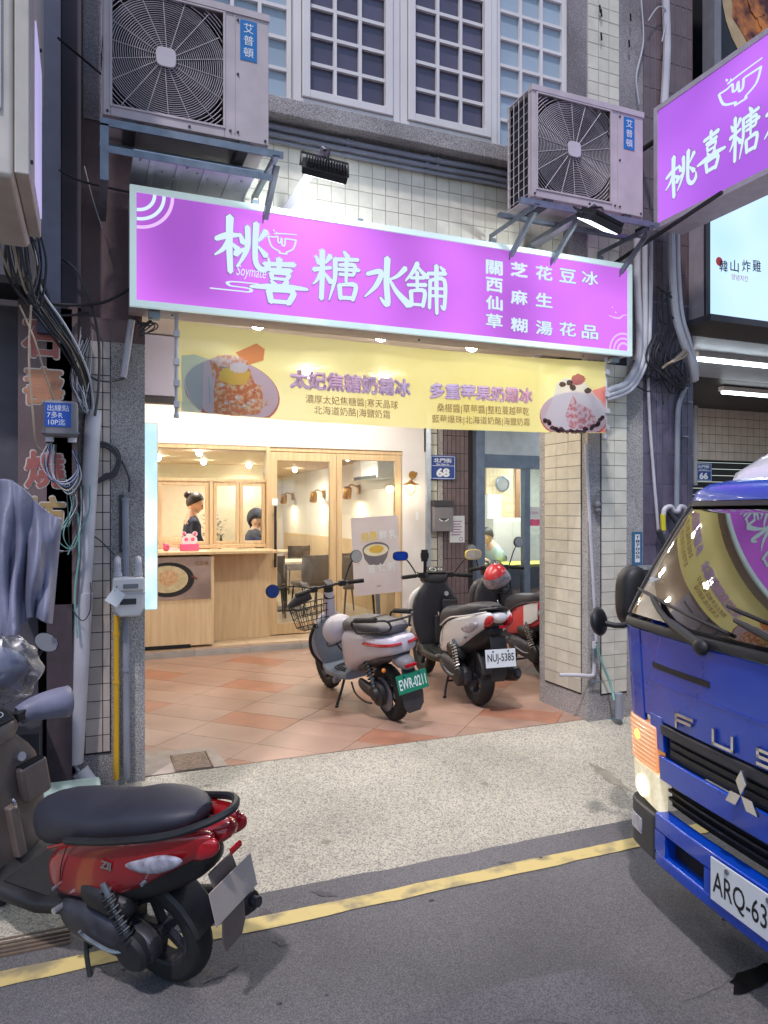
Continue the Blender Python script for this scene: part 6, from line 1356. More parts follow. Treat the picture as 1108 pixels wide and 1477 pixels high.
# ---- style A: red scooter at the kerb
def scooter_sport(t, main, side, inner, seatm, under, lean_stand=True, tail='red', platearg=None, white_side=False, grab=True, name_mark=None):
    wheel(t, 0, .235, .058); wheel(t, 1.22, .235, .05)
    # side covers sweeping up to the tail
    for s in (-1, 1):
        secs = [(.52, .02, .36, .50), (.42, .045, .36, .62), (.20, .05, .40, .70), (0, .05, .49, .745), (-.20, .05, .62, .79), (-.36, .035, .71, .82), (-.42, .02, .76, .81)]
        mb = MB()
        rs = []
        for x, hw, zb, zt in secs:
            yo = s*(.115 if x > -.1 else .115 - (-.1 - x)*.12); zc, hh = (zb+zt)/2, (zt-zb)/2
            rs.append([Vector((x, yo + hw*math.copysign(abs(math.cos(a))**.8, math.cos(a)), zc + hh*math.copysign(abs(math.sin(a))**.7, math.sin(a)))) for a in [2*math.pi*k/20 for k in range(20)]])
        obj('side_cover', mb.rings(rs), M[side], t, sub=1, smooth=60)
        obj('tail_lamp', MB().body([(-.18,.006,.69,.71,2),(-.26,.028,.665,.785,2.4),(-.36,.034,.69,.80,2.6),(-.41,.026,.715,.80,2.4),(-.445,.006,.75,.79,2)], 12, yoff=s*.085), M['lens_red'], t, sub=1, smooth=60)
        obj('indicator', MB().body([(.06,.004,.625,.632,2),(-.04,.016,.61,.665,2),(-.14,.022,.615,.70,2),(-.24,.020,.655,.735,2),(-.32,.006,.715,.73,2)], 10, yoff=s*.150), M['lens_clear'], t, sub=1, smooth=60)
        obj('trim_line', MB().tube([(.45,s*.15,.60),(.2,s*.172,.70),(-.1,s*.17,.755),(-.36,s*.10,.815)], .007, 6, 4), M[main], t)
    obj('tail_body', MB().body([(.45,.10,.42,.64),(.2,.12,.46,.70),(-.1,.12,.56,.76),(-.3,.09,.66,.80),(-.40,.06,.72,.81)], 18), M[under], t, sub=1, smooth=60)
    obj('tail_tip', MB().body([(-.30,.07,.70,.82),(-.40,.065,.73,.82),(-.45,.04,.76,.81)], 14), M[main], t, sub=1, smooth=60)
    obj('rear_underbody', MB().body([(.50,.13,.30,.46),(.25,.15,.34,.52),(0,.14,.41,.60),(-.22,.11,.51,.70),(-.36,.07,.62,.71)], 16), M['black'], t, sub=1, smooth=60)
    st = obj('seat', MB().body([(.68,.03,.56,.66,2.2),(.64,.085,.50,.72,2.3),(.5,.13,.54,.77,2.5),(.3,.15,.61,.79,2.8),(.12,.15,.685,.80,2.8),(.04,.15,.70,.845,2.8),(-.12,.145,.735,.87,2.8),(-.25,.11,.77,.875,2.6),(-.32,.05,.80,.86,2.2)], 24), M[seatm], t, sub=1, smooth=60)
    if 0: obj('seam', MB().tube([(.60,.075,.70),(.4,.135,.765),(.2,.148,.785),(.06,.148,.815),(-.1,.14,.85),(-.24,.10,.865)], .0035, 5, 4), M['black'], st); obj('seam', MB().tube([(.60,-.075,.70),(.4,-.135,.765),(.2,-.148,.785),(.06,-.148,.815),(-.1,-.14,.85),(-.24,-.10,.865)], .0035, 5, 4), M['black'], st)
    if grab: obj('grab_rail', MB().tube([(.30,.17,.68),(.05,.175,.735),(-.22,.15,.80),(-.38,.10,.85),(-.45,0,.87),(-.38,-.10,.85),(-.22,-.15,.80),(.05,-.175,.735),(.30,-.17,.68)], .016, 8, 5), M['black'], t)
    else: obj('grab_rail', MB().body([(-.24,.12,.80,.83),(-.34,.10,.825,.85),(-.42,.05,.84,.86)], 12), M['black'], t, bev=.004)
    # floor, leg shield
    obj('floorboard', MB().body([(.45,.15,.26,.34,4),(.6,.17,.245,.315,5),(.85,.17,.245,.315,5),(.98,.15,.26,.40,4)], 20), M[under], t, smooth=50)
    obj('footmat', MB().box((.56,-.12,.3155), (.86,.12,.321)), M['rubber'], t)
    obj('inner_panel', vbody([(.30,.94,.05,.15),(.45,.95,.045,.20),(.62,.965,.05,.235),(.80,.95,.06,.22),(.90,.94,.05,.13),(.97,.93,.05,.085)]), M[inner], t, sub=1, smooth=60)
    obj('leg_shield', vbody([(.36,1.04,.06,.14),(.5,1.06,.075,.215),(.65,1.05,.075,.255),(.80,1.02,.07,.24),(.90,1.0,.06,.15)]), M[main], t, sub=1, smooth=60)
    gb = obj('storage_pocket', MB().box((.845,-.20,.60), (.90,-.05,.78)), M[inner], t, bev=.02, seg=3); obj('pocket_mouth', MB().box((.85,-.185,.775), (.895,-.065,.7815)), M['dark'], gb)
    obj('centre_rib', MB().bar((.885,0,.36), (.89,0,.62), .05, .05), M[inner], t, bev=.012); obj('hook', MB().tube([(.885,0,.66),(.86,0,.655),(.85,0,.63),(.86,0,.61)], .006, 6, 3), M['chrome'], t)
    obj('key_lock', MB().cyl((.90,-.09,.82), (.875,-.09,.825), .022), M['alu'], t)
    obj('nose', MB().body([(1.0,.13,.60,.92),(1.12,.12,.56,.86),(1.20,.08,.58,.78),(1.24,.03,.62,.72)], 18), M[main], t, sub=1, smooth=60)
    obj('front_fender', MB().lathe([(.285,-.06),(.30,0),(.285,.06)], 24, Matrix.Translation((1.22,0,.235)) @ Mx_, a0=R(20), a1=R(160)), M[main], t)
    for s in (-1,1): obj('fork_leg', MB().tube([(1.04,s*.05,.62),(1.22,s*.075,.235)], .016, 8), M['steel'], t)
    # cables, bolts and panel gaps
    for s in (-1, 1):
        obj('panel_gap', MB().tube([(.40,s*.160,.46),(.36,s*.166,.56),(.30,s*.166,.66)], .0025, 5, 4), M['black'], t)
        for x_, z_ in ((.44,.42),(.10,.50),(-.10,.58)): obj('bolt', MB().cyl((x_,s*.150,z_), (x_,s*.172,z_), .008, n=8), M['steel'], t)
        obj('foot_peg', MB().tube([(.42,s*.13,.33),(.42,s*.20,.34)], .014, 8), M['alu'], t)
    obj('control_cable', MB().tube([(.95,.16,.99),(1.05,.14,1.02),(1.10,.05,.95),(1.06,0,.86)], .005, 6, 5), M['black'], t)
    obj('control_cable', MB().tube([(.95,-.16,.99),(1.07,-.12,1.03),(1.11,-.03,.94),(1.06,0,.85)], .005, 6, 5), M['black'], t)
    obj('kick_lever', MB().tube([(.05,.185,.25),(.12,.195,.24),(.24,.20,.27),(.26,.21,.30)], .008, 6, 3), M['steel'], t)
    obj('silencer_guard', MB().tube([(-.02,-.225,.25),(-.26,-.235,.31)], .02, 8), M['steel'], t)
    obj('tail_reflector', MB().box((-.452,-.03,.70), (-.44,.03,.72)), M['lens_red'], t)
    # head
    obj('handlebar_cover', MB().body([(.86,.06,.93,1.0),(.90,.13,.92,1.04),(.98,.15,.90,1.05),(1.05,.11,.90,1.0),(1.09,.05,.92,.97)], 20), M[inner], t, sub=1, smooth=60)
    d = obj('dashboard', MB().box((-.055,-.09,0), (.055,.09,.02), Matrix.Translation((.925,0,1.035)) @ Matrix.Rotation(R(-28), 4, 'Y')), M['black'], t, bev=.01)
    mb = MB(); T = Matrix.Translation((.925,0,1.035)) @ Matrix.Rotation(R(-28), 4, 'Y'); mb.lathe([(.028,.0225),(.034,.0225)], 20, T @ Matrix.Translation((0,.035,0))); mb.lathe([(.016,.0225),(.021,.0225)], 16, T @ Matrix.Translation((0,-.04,0))); mb.bar(T @ Vector((0,.035,.0225)), T @ Vector((.02,.055,.0225)), .003, .003); obj('gauges', mb, M['letter_white'], d)
    controls(t, .93, 1.0)
    # engine, shock, exhaust, stand
    obj('engine_case', MB().body([(.46,.05,.24,.36),(.34,.07,.19,.38),(.15,.065,.17,.36),(0,.06,.16,.33),(-.08,.04,.19,.30)], 16, yoff=.12), M['metal_dark'], t, sub=1, smooth=60)
    obj('clutch_cover', MB().lathe([(0,.02),(.07,.016),(.085,0),(.085,-.03)], 24, Matrix.Translation((.02,.175,.245)) @ Matrix.Rotation(R(-90), 4, 'X')), M['black'], t)
    obj('airbox', MB().body([(.30,.05,.38,.50),(.15,.06,.37,.50),(0,.05,.36,.46)], 14, yoff=.13), M['black'], t, sub=1, smooth=60)
    shock(t, .17, m='black' if grab else 'chrome'); shock(t, -.16)
    obj('silencer', MB().tube([(.45,-.08,.22),(.3,-.14,.20),(.12,-.17,.22),(.06,-.17,.235)], .02, 8, 4).tube([(.06,-.17,.235),(.02,-.17,.24),(-.30,-.18,.31),(-.34,-.18,.315)], [.03,.058,.062,.04], 16), M['black'], t)
    obj('silencer_tip', MB().tube([(-.33,-.18,.315),(-.37,-.18,.32)], .022, 12), M['metal_dark'], t)
    mb = MB().tube([(.38,.09,.20),(.34,.14,.10),(.30,.17,.008)], .011, 8, 3).tube([(.38,-.09,.20),(.34,-.14,.10),(.30,-.17,.008)], .011, 8, 3).tube([(.34,.12,.13),(.34,-.12,.13)], .009, 6).tube([(.30,.17,.012),(.26,.19,.012)], .014, 8)
    obj('centre_stand', mb, M['black'], t)
    obj('rear_hugger', MB().lathe([(.25,-.075),(.262,-.06),(.262,.06),(.25,.075)], 24, Matrix.Translation((0,0,.235)) @ Mx_, a0=R(35), a1=R(165)), M['black'], t)
    # rear mudguard and plate
    obj('mudguard', MB().rings([[Vector((x, y, z)) for y, x, z in ((-w_,x0_,z0_),(w_,x0_,z0_),(w_,x0_+.012,z0_),(-w_,x0_+.012,z0_))] for w_, x0_, z0_ in ((.07,-.36,.62),(.07,-.39,.52),(.065,-.395,.42),(.07,-.385,.33),(.05,-.375,.27))]), M['black'] if not platearg or platearg[0] else M['panel_bronze'], t, bev=.004)
    if platearg is not None: plate(t, (-.408, 0, .46 if platearg[0] else .52), platearg[3], *platearg[:3])
    if name_mark:
        me = text_mesh(name_mark, .05, .002, shear=.3); me.transform(Matrix.Translation((.12,.1685,.60)) @ Matrix.Rotation(R(180), 4, 'Z') @ FRONT); me.materials.append(M['chrome']); q = bpy.data.objects.new('emblem', me); C.objects.link(q); q.parent = t
t = thing('scooter', 'red scooter with black seat and grab rail parked on the road at bottom left', 'scooter', (.30, 2.85, -.1), (0, 0, 0), 'parked scooters', .88)
t.rotation_euler = (Matrix.Rotation(R(131), 3, 'Z') @ Matrix.Rotation(R(-11), 3, 'X')).to_euler(); MW[t.name] = Matrix.LocRotScale(t.location, t.rotation_euler, Vector((.88,)*3))
scooter_sport(t, 'sc_red', 'sc_red', 'panel_bronze', 'seat', 'black', platearg=('', 'plate_mauve', 'grey', 6), name_mark='ZII')
for s in (-1, 1):    # wind muffs on the bar ends
    mb = MB(); mb.tube([(.95,s*.16,.99),(.93,s*.22,1.0),(.89,s*.32,.99),(.87,s*.38,.975)], [.045,.06,.075,.08], 18, cap=False); o = obj('hand_muff', mb, M['tarp'], t, sub=1, smooth=60)
    sol = o.modifiers.new('s', 'SOLIDIFY'); sol.thickness = .006
t = thing('scooter', 'white and black scooter with plate NUJ-5385 parked in the arcade', 'scooter', (2.92, 5.15, .1), (0, 0, R(86)), 'parked scooters', .97)
scooter_sport(t, 'sc_white', 'sc_white', 'panel_dark', 'seat', 'black', platearg=('NUJ-5385', 'plate_white', 'letter_black', 8), grab=False)
mirror(t, (.93,.20,1.02), (.86,.38,1.19), .075, (.3,1,.6), 'black', 'mirror', 3); mirror(t, (.93,-.20,1.02), (.86,-.36,1.19), .085, (.3,1,.6), 'pyel', 'mirror', 3)
obj('phone_holder', MB().bar((.90,.12,1.02), (.87,.13,1.16), .03, .03).cb((.86,.14,1.19), (.02,.06,.11)).cb((.855,.17,1.19), (.03,.012,.05)).cb((.855,.11,1.19), (.03,.012,.05)), M['black'], t)
# silver grey electric scooter
t = thing('scooter', 'pale lilac electric scooter with green plate EWR-0211 and a front basket', 'scooter', (2.13, 5.01, .1), (0,0,0), 'parked scooters', .95)
t.rotation_euler = (Matrix.Rotation(R(96.5), 3, 'Z') @ Matrix.Rotation(R(-9), 3, 'X')).to_euler(); MW[t.name] = Matrix.LocRotScale(t.location, t.rotation_euler, Vector((.95,)*3))
wheel(t, 0, .225, .05); wheel(t, 1.20, .225, .045)
obj('rear_body', MB().body([(.56,.10,.30,.60,3.2),(.50,.15,.30,.68,3.6),(.38,.165,.36,.715,3.8),(.12,.17,.46,.725,3.8),(-.12,.165,.545,.73,3.6),(-.28,.14,.58,.73,3.2),(-.335,.09,.61,.72,2.6)], 28), M['sc_lilac'], t, sub=1, smooth=60)
obj('rear_lower', MB().body([(.42,.10,.30,.42),(.2,.13,.36,.50),(0,.13,.46,.58),(-.2,.11,.52,.60),(-.30,.07,.56,.61)], 18), M['panel_dark'], t, sub=1, smooth=60)
for s in (-1,1): obj('tail_strip', MB().tube([(.02,s*.168,.650),(-.14,s*.164,.660),(-.25,s*.145,.668),(-.32,s*.10,.672),(-.345,s*.03,.674)], .012, 8, 4), M['lens_red'], t)
obj('tail_box', MB().body([(-.18,.08,.50,.58),(-.28,.075,.47,.585),(-.36,.06,.47,.56),(-.385,.03,.485,.54)], 16), M['grey'], t, sub=1, smooth=60); obj('brake_light', MB().box((-.392,-.05,.50), (-.375,.05,.525)), M['lens_red'], t, bev=.005)
st = obj('seat', MB().body([(.58,.04,.65,.70,2.3),(.54,.10,.62,.755,2.6),(.42,.14,.68,.79,3),(.2,.155,.705,.80,3),(0,.155,.715,.81,3),(-.18,.145,.72,.815,3),(-.27,.09,.73,.80,2.6)], 24), M['seat_grey'], t, sub=1, smooth=60)
obj('seam', MB().tube([(.20,-.152,.74),(.12,-.12,.80),(.08,0,.815),(.12,.12,.80),(.20,.152,.74)], .004, 5, 4), M['black'], st)
obj('grab_rail', MB().tube([(.10,.17,.72),(.16,.175,.77),(.10,.178,.82),(-.24,.15,.86),(-.30,.10,.85),(-.30,.08,.79),(-.22,.13,.76),(.0,.17,.735),(.10,.17,.72)], .009, 8, 4).tube([(.10,-.17,.72),(.16,-.175,.77),(.10,-.178,.82),(-.24,-.15,.86),(-.30,-.10,.85),(-.30,-.08,.79),(-.22,-.13,.76),(.0,-.17,.735),(.10,-.17,.72)], .009, 8, 4).tube([(-.30,-.10,.85),(-.33,0,.855),(-.30,.10,.85)], .009, 8, 4), M['black'], t)
obj('rail_pad', MB().tube([(.08,.178,.825),(-.22,.153,.862)], .02, 10), M['rubber'], t); obj('rail_pad', MB().tube([(.08,-.178,.825),(-.22,-.153,.862)], .02, 10), M['rubber'], t)
fb = obj('floorboard', MB().body([(.48,.15,.25,.32,4),(.6,.17,.235,.295,5),(.85,.17,.235,.295,5),(.96,.15,.26,.36,4)], 20), M['panel_grey'], t, smooth=50)
mb = MB()
for k in range(3): mb.tube([(.60+.03*k, -.10+.02*k, .298), (.78, -.11+.03*k, .299), (.84-.03*k, 0, .299), (.78, .11-.03*k, .299), (.60+.03*k, .10-.02*k, .298)], .006, 5, 4)
obj('foot_rings', mb, M['darkgrey'], fb)
obj('inner_panel', vbody([(.28,.92,.05,.14),(.42,.94,.045,.19),(.55,.96,.045,.20),(.66,.97,.04,.15),(.73,.96,.035,.07)]), M['panel_grey'], t, sub=1, smooth=60)
obj('apron', vbody([(.28,1.03,.07,.15),(.42,1.07,.08,.215),(.56,1.06,.07,.21),(.68,1.02,.06,.13),(.76,.99,.045,.06)]), M['sc_lilac'], t, sub=1, smooth=60)
obj('apron_edge', MB().tube([(.96,.15,.30),(.99,.215,.42),(.99,.215,.55),(.98,.15,.67)], .014, 8, 4), M['black'], t)
obj('steering_neck', MB().tube([(.99,0,.66),(.96,0,.80),(.93,0,.94)], [.055,.05,.045], 14), M['sc_lilac'], t, smooth=60); obj('neck_cap', MB().tube([(.945,0,.88),(.925,0,.99)], [.05,.04], 14), M['black'], t)
obj('display', MB().box((-.045,-.04,0), (.045,.04,.03), Matrix.Translation((.905,0,1.0)) @ Matrix.Rotation(R(-30), 4, 'Y')), M['darkgrey'], t, bev=.012)
controls(t, .93, .985, .31); mirror(t, (.93,-.17,1.0), (.90,-.30,1.20), .058, (.3,1,1)); mirror(t, (.93,.17,1.0), (.92,.52,1.05), .06, (.3,1,1), 'black', 'plate_blue')
for s in (-1,1): obj('fork_leg', MB().tube([(1.04,s*.05,.5),(1.20,s*.07,.225)], .018, 8), M['black'], t)
obj('front_fender', MB().lathe([(.27,-.055),(.285,0),(.27,.055)], 20, Matrix.Translation((1.20,0,.225)) @ Mx_, a0=R(30), a1=R(165)), M['panel_dark'], t)
mb = MB()
def bk(x, y, z): return (1.03+x, y+.15, .64+z)
for z, g in ((.20,1),(.14,.93),(.08,.86),(.0,.76)):
    mb.tube([bk(-.11*g,-.17*g,z), bk(.13*g,-.17*g,z), bk(.13*g,.17*g,z), bk(-.11*g,.17*g,z)], .004 if z < .2 else .006, 5, closed=True)
for k in range(7):
    y = -.165+.055*k; mb.tube([bk(-.11,y,.2), bk(-.085,y*.76,0), bk(.10,y*.76,0), bk(.13,y,.2)], .0032, 5)
for k in range(4):
    x = -.07+.055*k; mb.tube([bk(x,-.17,.2), bk(x*.8,-.13,0), bk(x*.8,.13,0), bk(x,.17,.2)], .0032, 5)
obj('wire_basket', mb, M['black'], t)
obj('grip_cone', MB().tube([(1.0,.15,.93),(1.03,.27,.90),(1.05,.35,.86)], [.04,.05,.02], 12), M['darkgrey'], t)
obj('swing_arm', MB().body([(.34,.03,.22,.32),(.2,.035,.18,.28),(0,.04,.17,.28),(-.05,.03,.19,.26)], 14, yoff=.10), M['metal_dark'], t, sub=1, smooth=60); obj('motor_cover', MB().lathe([(0,.03),(.05,.028),(.06,0),(.10,-.005),(.105,-.04)], 24, Matrix.Translation((.03,.12,.235)) @ Matrix.Rotation(R(-90), 4, 'X')), M['black'], t)
obj('hub_disc', MB().lathe([(0,.0),(.13,0),(.135,.01)], 28, Matrix.Translation((0,.058,.225)) @ Matrix.Rotation(R(-90), 4, 'X')), M['grey'], t)
obj('under_guard', MB().tube([(.45,.12,.24),(.36,.14,.17),(.18,.15,.145),(.06,.15,.16)], .008, 6, 4), M['black'], t)
shock(t, .12, (.03,.27), (.13,.56), 'black'); obj('side_stand', MB().tube([(.62,.10,.24),(.60,.16,.14),(.57,.235,.035)], .011, 8, 3).tube([(.57,.235,.035),(.53,.25,.04)], .015, 8), M['black'], t)
obj('crash_peg', MB().tube([(.64,.14,.235),(.64,.20,.235)], .026, 12), M['grey'], t)
obj('mudguard', MB().rings([[Vector((x, y, z)) for y, x, z in ((-w_,x0_,z0_),(w_,x0_,z0_),(w_,x0_+.01,z0_),(-w_,x0_+.01,z0_))] for w_, x0_, z0_ in ((.05,-.33,.50),(.07,-.35,.40),(.09,-.36,.28),(.085,-.355,.20),(.05,-.35,.15))]), M['darkgrey'], t, bev=.004)
plate(t, (-.375, 0, .385), 8, 'EWR-0211', 'plate_green', 'letter_white'); obj('reflector', MB().ball((-.20,.135,.47), .018, 10, sc=(.6,1,1)), M['lens_amber'], t)
me = text_mesh('gogoro', .045, .001); me.transform(Matrix.Translation((-.06,.1715,.705)) @ Matrix.Rotation(R(180), 4, 'Z') @ FRONT); me.materials.append(M['grey']); q = bpy.data.objects.new('emblem', me); C.objects.link(q); q.parent = t
# third scooter behind, red and white tail
t = thing('scooter', 'dark scooter with red and white tail half hidden behind the right pillar', 'scooter', (3.99, 5.72, .1), (0, 0, R(93)), 'parked scooters', .97)
scooter_sport(t, 'panel_dark', 'sc_red2', 'panel_dark', 'seat', 'panel_dark', platearg=('', 'grey', 'grey', 10), grab=False)
mirror(t, (.93,-.20,1.02), (.90,-.30,1.27), .06); mirror(t, (.93,.20,1.02), (.90,.30,1.20), .06)
for s in (-1,1): obj('side_flash', MB().body([(.16,.003,.50,.69,2.4),(.06,.006,.52,.72,2.4),(-.06,.003,.58,.74,2.4)], 14, yoff=s*.168), M['sc_white'], t, smooth=60)
# helmets
def helmet(label, p, rot, m, visor=None, r=.115):
    t = thing('helmet', label, 'helmet', p, rot)
    mb = MB(); mb.ball((0,0,0), r, 28, sc=(1.12,.98,1.0)); bmesh.ops.bisect_plane(mb.bm, geom=mb.bm.verts[:]+mb.bm.edges[:]+mb.bm.faces[:], plane_co=(0,0,-.35*r), plane_no=(-.25,0,-1), clear_outer=True)
    o = obj('shell', mb, M[m], t, smooth=60); s_ = o.modifiers.new('s', 'SOLIDIFY'); s_.thickness = .014
    obj('rim_trim', MB().tube([(r*1.13*math.cos(a), r*.99*math.sin(a), -.36*r - .28*r*math.cos(a)) for a in [k*.2618 for k in range(24)]], .006, 6, closed=True), M['black'], t)
    obj('strap', MB().tube([(.01,r*.9,-.3*r),(.0,r*.75,-1.3*r),(0,.02,-1.9*r),(0,-r*.75,-1.3*r),(.01,-r*.9,-.3*r)], .007, 6, 4), M['black'], t)
    if visor:
        mb = MB(); mb.lathe([(r*1.16, -.05), (r*1.2, -.0), (r*1.1, .06)], 20, a0=R(-75), a1=R(75)); obj('visor', mb, M[visor], t)
    return t
helmet('silver half helmet hanging on the front of the lilac scooter', tuple(at(489, 908, Y=5.62)), (R(10), R(20), R(200)), 'sc_lilac', r=.125)
helmet('red helmet with a clear visor hanging on the third scooter handlebar', (3.84, 6.40, 1.0), (R(20), R(30), R(240)), 'sc_red2', 'lens_clear', .125)
# covered scooter at the left edge
random.seed(5)
t = thing('covered_motorbike', 'motorbike under a creased grey blue rain cover at the left edge', 'motorbike cover', (-.4, 3.7, -.1))
mb = MB(); nx, ny = 90, 70; G = []
for i in range(nx+1):
    row = []
    for j in range(ny+1):
        u, w_ = i/nx, j/ny
        px_ = -60 + 148*u - 14*w_*u; top = 685 + 60*u**2 + 8*math.sin(u*9); bot = 940 - 50*u + 10*math.sin(u*14)
        py_ = top + (bot-top)*w_; f = .045*math.sin(u*17 + 3*w_ + 2*math.sin(w_*4)) + .028*math.sin(u*37+1.5*w_) + .012*math.sin(w_*9+u*31) + .006*math.sin(u*71-w_*7)
        q = at(px_, py_, Y=3.72 - .25*math.sin(u*2.6)*(.4+.6*w_) + f*(.35 + w_)); row.append(mb.bm.verts.new(q))
    G.append(row)
for i in range(nx):
    for j in range(ny): mb.bm.faces.new((G[i][j], G[i+1][j], G[i+1][j+1], G[i][j+1]))
o = obj('cover_sheet', mb, M['tarp'], t, world=True, smooth=80); s_ = o.modifiers.new('s', 'SOLIDIFY'); s_.thickness = .006
obj('machine_body', MB().box((-1.1,3.75,-.02), (-.40,4.0,.95)).cyl((-.55,3.7,.2), (-.55,3.82,.2), .24), M['darkgrey'], t, world=True, bev=.05)
p = at(68, 926, Y=3.62)
mbt_ = MB(); mbt_.tube([p + Vector((0,.03,0)), p + Vector((-.05,.05,-.09)), p + Vector((-.1,.05,-.2))], .007, 6, 4); o = obj('mirror', mbt_, M['black'], t, world=True)
T = Matrix.Translation(p) @ Matrix.Rotation(R(-20), 4, 'Z') @ Matrix.Rotation(R(90), 4, 'X') @ Matrix.Rotation(R(-25), 4, 'Z') @ Matrix.Diagonal((1.1,.8,1,1))
obj('mirror_housing', MB().lathe([(0,-.03),(.04,-.02),(.05,0),(.052,.006)], 24, T), M['darkgrey'], o, world=True); obj('mirror_glass', MB().lathe([(0,.0065),(.049,.0065)], 24, T), M['mirror'], o, world=True)
M['film'] = glass('plastic_film', (.8,.81,.85), .06, .35)
t = thing('plastic_wrap', 'crumpled clear plastic wrap at the left edge below the rain cover', 'plastic wrap', at(15, 965, Y=3.2))
mb = MB(); mb.ball((-.05,0,0), .15, 44, sc=(1.1,.6,.9))
for v_ in mb.bm.verts: v_.co += Vector((math.sin(v_.co.z*61+v_.co.x*23), math.sin(v_.co.x*47+v_.co.z*31), math.sin(v_.co.x*71+v_.co.y*53)))*.010 + Vector((random.uniform(-1,1), random.uniform(-1,1), random.uniform(-1,1)))*.002
obj('sheet', mb, M['film'], t, smooth=15); obj('bundle', MB().ball((-.06,.02,0), .11, 12, sc=(1.1,.5,.8)), M['tarp'], t)
p = at(95, 1140, Y=3.9); single('storage_crate', MB().box((p.x-.2, 3.75, p.z-.35), (p.x+.16, 4.0, p.z+.02)), mat('mint', rgb('9fb5ae'), .5), 'pale mint plastic crate behind the seat of the red scooter', 'crate', bev=.02)
p = at(45, 1350, Z=-.1)
t = thing('drain_grate', 'rusty drain grate on the road under the red scooter at left', 'drain grate', (p.x-.1, p.y, -.1))
for k in range(9): obj('grate_bar', MB().box((-.25,-.12+.03*k,.001), (.25,-.108+.03*k,.008)), mat('grate_rust', rgb('6b5a4a'), .8, var=.2) if k == 0 else bpy.data.materials['grate_rust'], t)

# ================================================================ TRUCK
t = thing('truck', 'blue light truck with FUSO lettering and lit headlamp at the right edge', 'truck', (2.148, 1.888, -.1), (0, 0, R(172)))
HW = .872
def xf(y, z):
    q = min(1.0, abs(y)/HW); c = -.05*q**3.2 - .02*q**2 - .06*max(0, (q-.88)/.12)**2
    if z < .5: s_ = -.03
    elif z < 1.25: s_ = -.03 + .05*(z-.5)/.75
    else: s_ = .02 - .30*((z-1.25)/.57)**1.12
    return c + s_
def yw(z): return HW - (.10*max(0, (z-1.25)/.57)**1.2)
def patch(y0, y1, z0, z1, off=0, ny=24, nz=8, th=.02, shape=None, zfun=None):
    mb = MB(); F, B = [], []
    for i in range(ny+1):
        ra, rb = [], []
        for j in range(nz+1):
            u, w_ = i/ny, j/nz; y = y0+(y1-y0)*u
            a, b = (z0, z1) if zfun is None else zfun(u)
            z = a+(b-a)*w_; k = yw(z)/HW; p = Vector((xf(y, z)+off, y*k, z)); ra.append(p); rb.append(p - Vector((th,0,0)))
        F.append(ra); B.append(rb)
    bm = mb.bm; VF = [[bm.verts.new(p) for p in r] for r in F]; VB = [[bm.verts.new(p) for p in r] for r in B]
    for i in range(ny):
        for j in range(nz):
            bm.faces.new((VF[i][j], VF[i+1][j], VF[i+1][j+1], VF[i][j+1])); bm.faces.new((VB[i][j], VB[i][j+1], VB[i+1][j+1], VB[i+1][j]))
    for i in range(ny):
        bm.faces.new((VF[i][0], VB[i][0], VB[i+1][0], VF[i+1][0])); bm.faces.new((VF[i][nz], VF[i+1][nz], VB[i+1][nz], VB[i][nz]))
    for j in range(nz):
        bm.faces.new((VF[0][j], VF[0][j+1], VB[0][j+1], VB[0][j])); bm.faces.new((VF[ny][j], VB[ny][j], VB[ny][j+1], VF[ny][j+1]))
    return mb
TB = M['truck_blue']
M['wind_glass'] = glass('windscreen_glass', (.36,.41,.41), .2, .01); M['dark_int'] = mat('cab_interior', rgb('24262a'), .7)
obj('front_panel', patch(-.66, .66, .865, 1.235, 0, 40, 10), TB, t, bev=.006, smooth=50)
for s in (-1, 1):
    a, b = sorted((s*.665, s*.857))
    obj('corner_panel', patch(a, b, .83, 1.235, .002, 10, 10), TB, t, bev=.006, smooth=50)
    obj('side_panel', MB().box((-1.75, s*HW-.015, .45), (-.225, s*HW+.0, 1.25)), TB, t, bev=.006)
obj('belt_strip', patch(-.85, .85, 1.24, 1.275, .012, 40, 2), M['black'], t, bev=.006, smooth=50)
for z_, a, b, th_ in ((1.10, -.56, -.18, .022), (1.10, .18, .56, .022)):
    obj('panel_slot', patch(a, b, z_-.012, z_+.012, .003, 14, 1, .006), M['black'], t, smooth=50)
obj('panel_crease', patch(-.64, .64, 1.028, 1.034, .003, 40, 1, .004), TB, t, smooth=50)
obj('grille', patch(-.50, .50, .735, .86, -.022, 30, 5, .02, zfun=lambda u: (.715, .85)), M['darkgrey'], t, smooth=50)
for z_ in (.74, .775): obj('grille_bar', patch(-.47, .47, z_, z_+.022, -.004, 30, 1, .016), M['black'], t, bev=.003, smooth=50)
obj('grille_bar', patch(-.52, .52, .815, .858, .008, 30, 2, .03), M['darkgrey'], t, bev=.005, smooth=50)
obj('lower_panel', patch(-.555, .555, .61, .715, .004, 34, 4, .02), TB, t, bev=.006, smooth=50)
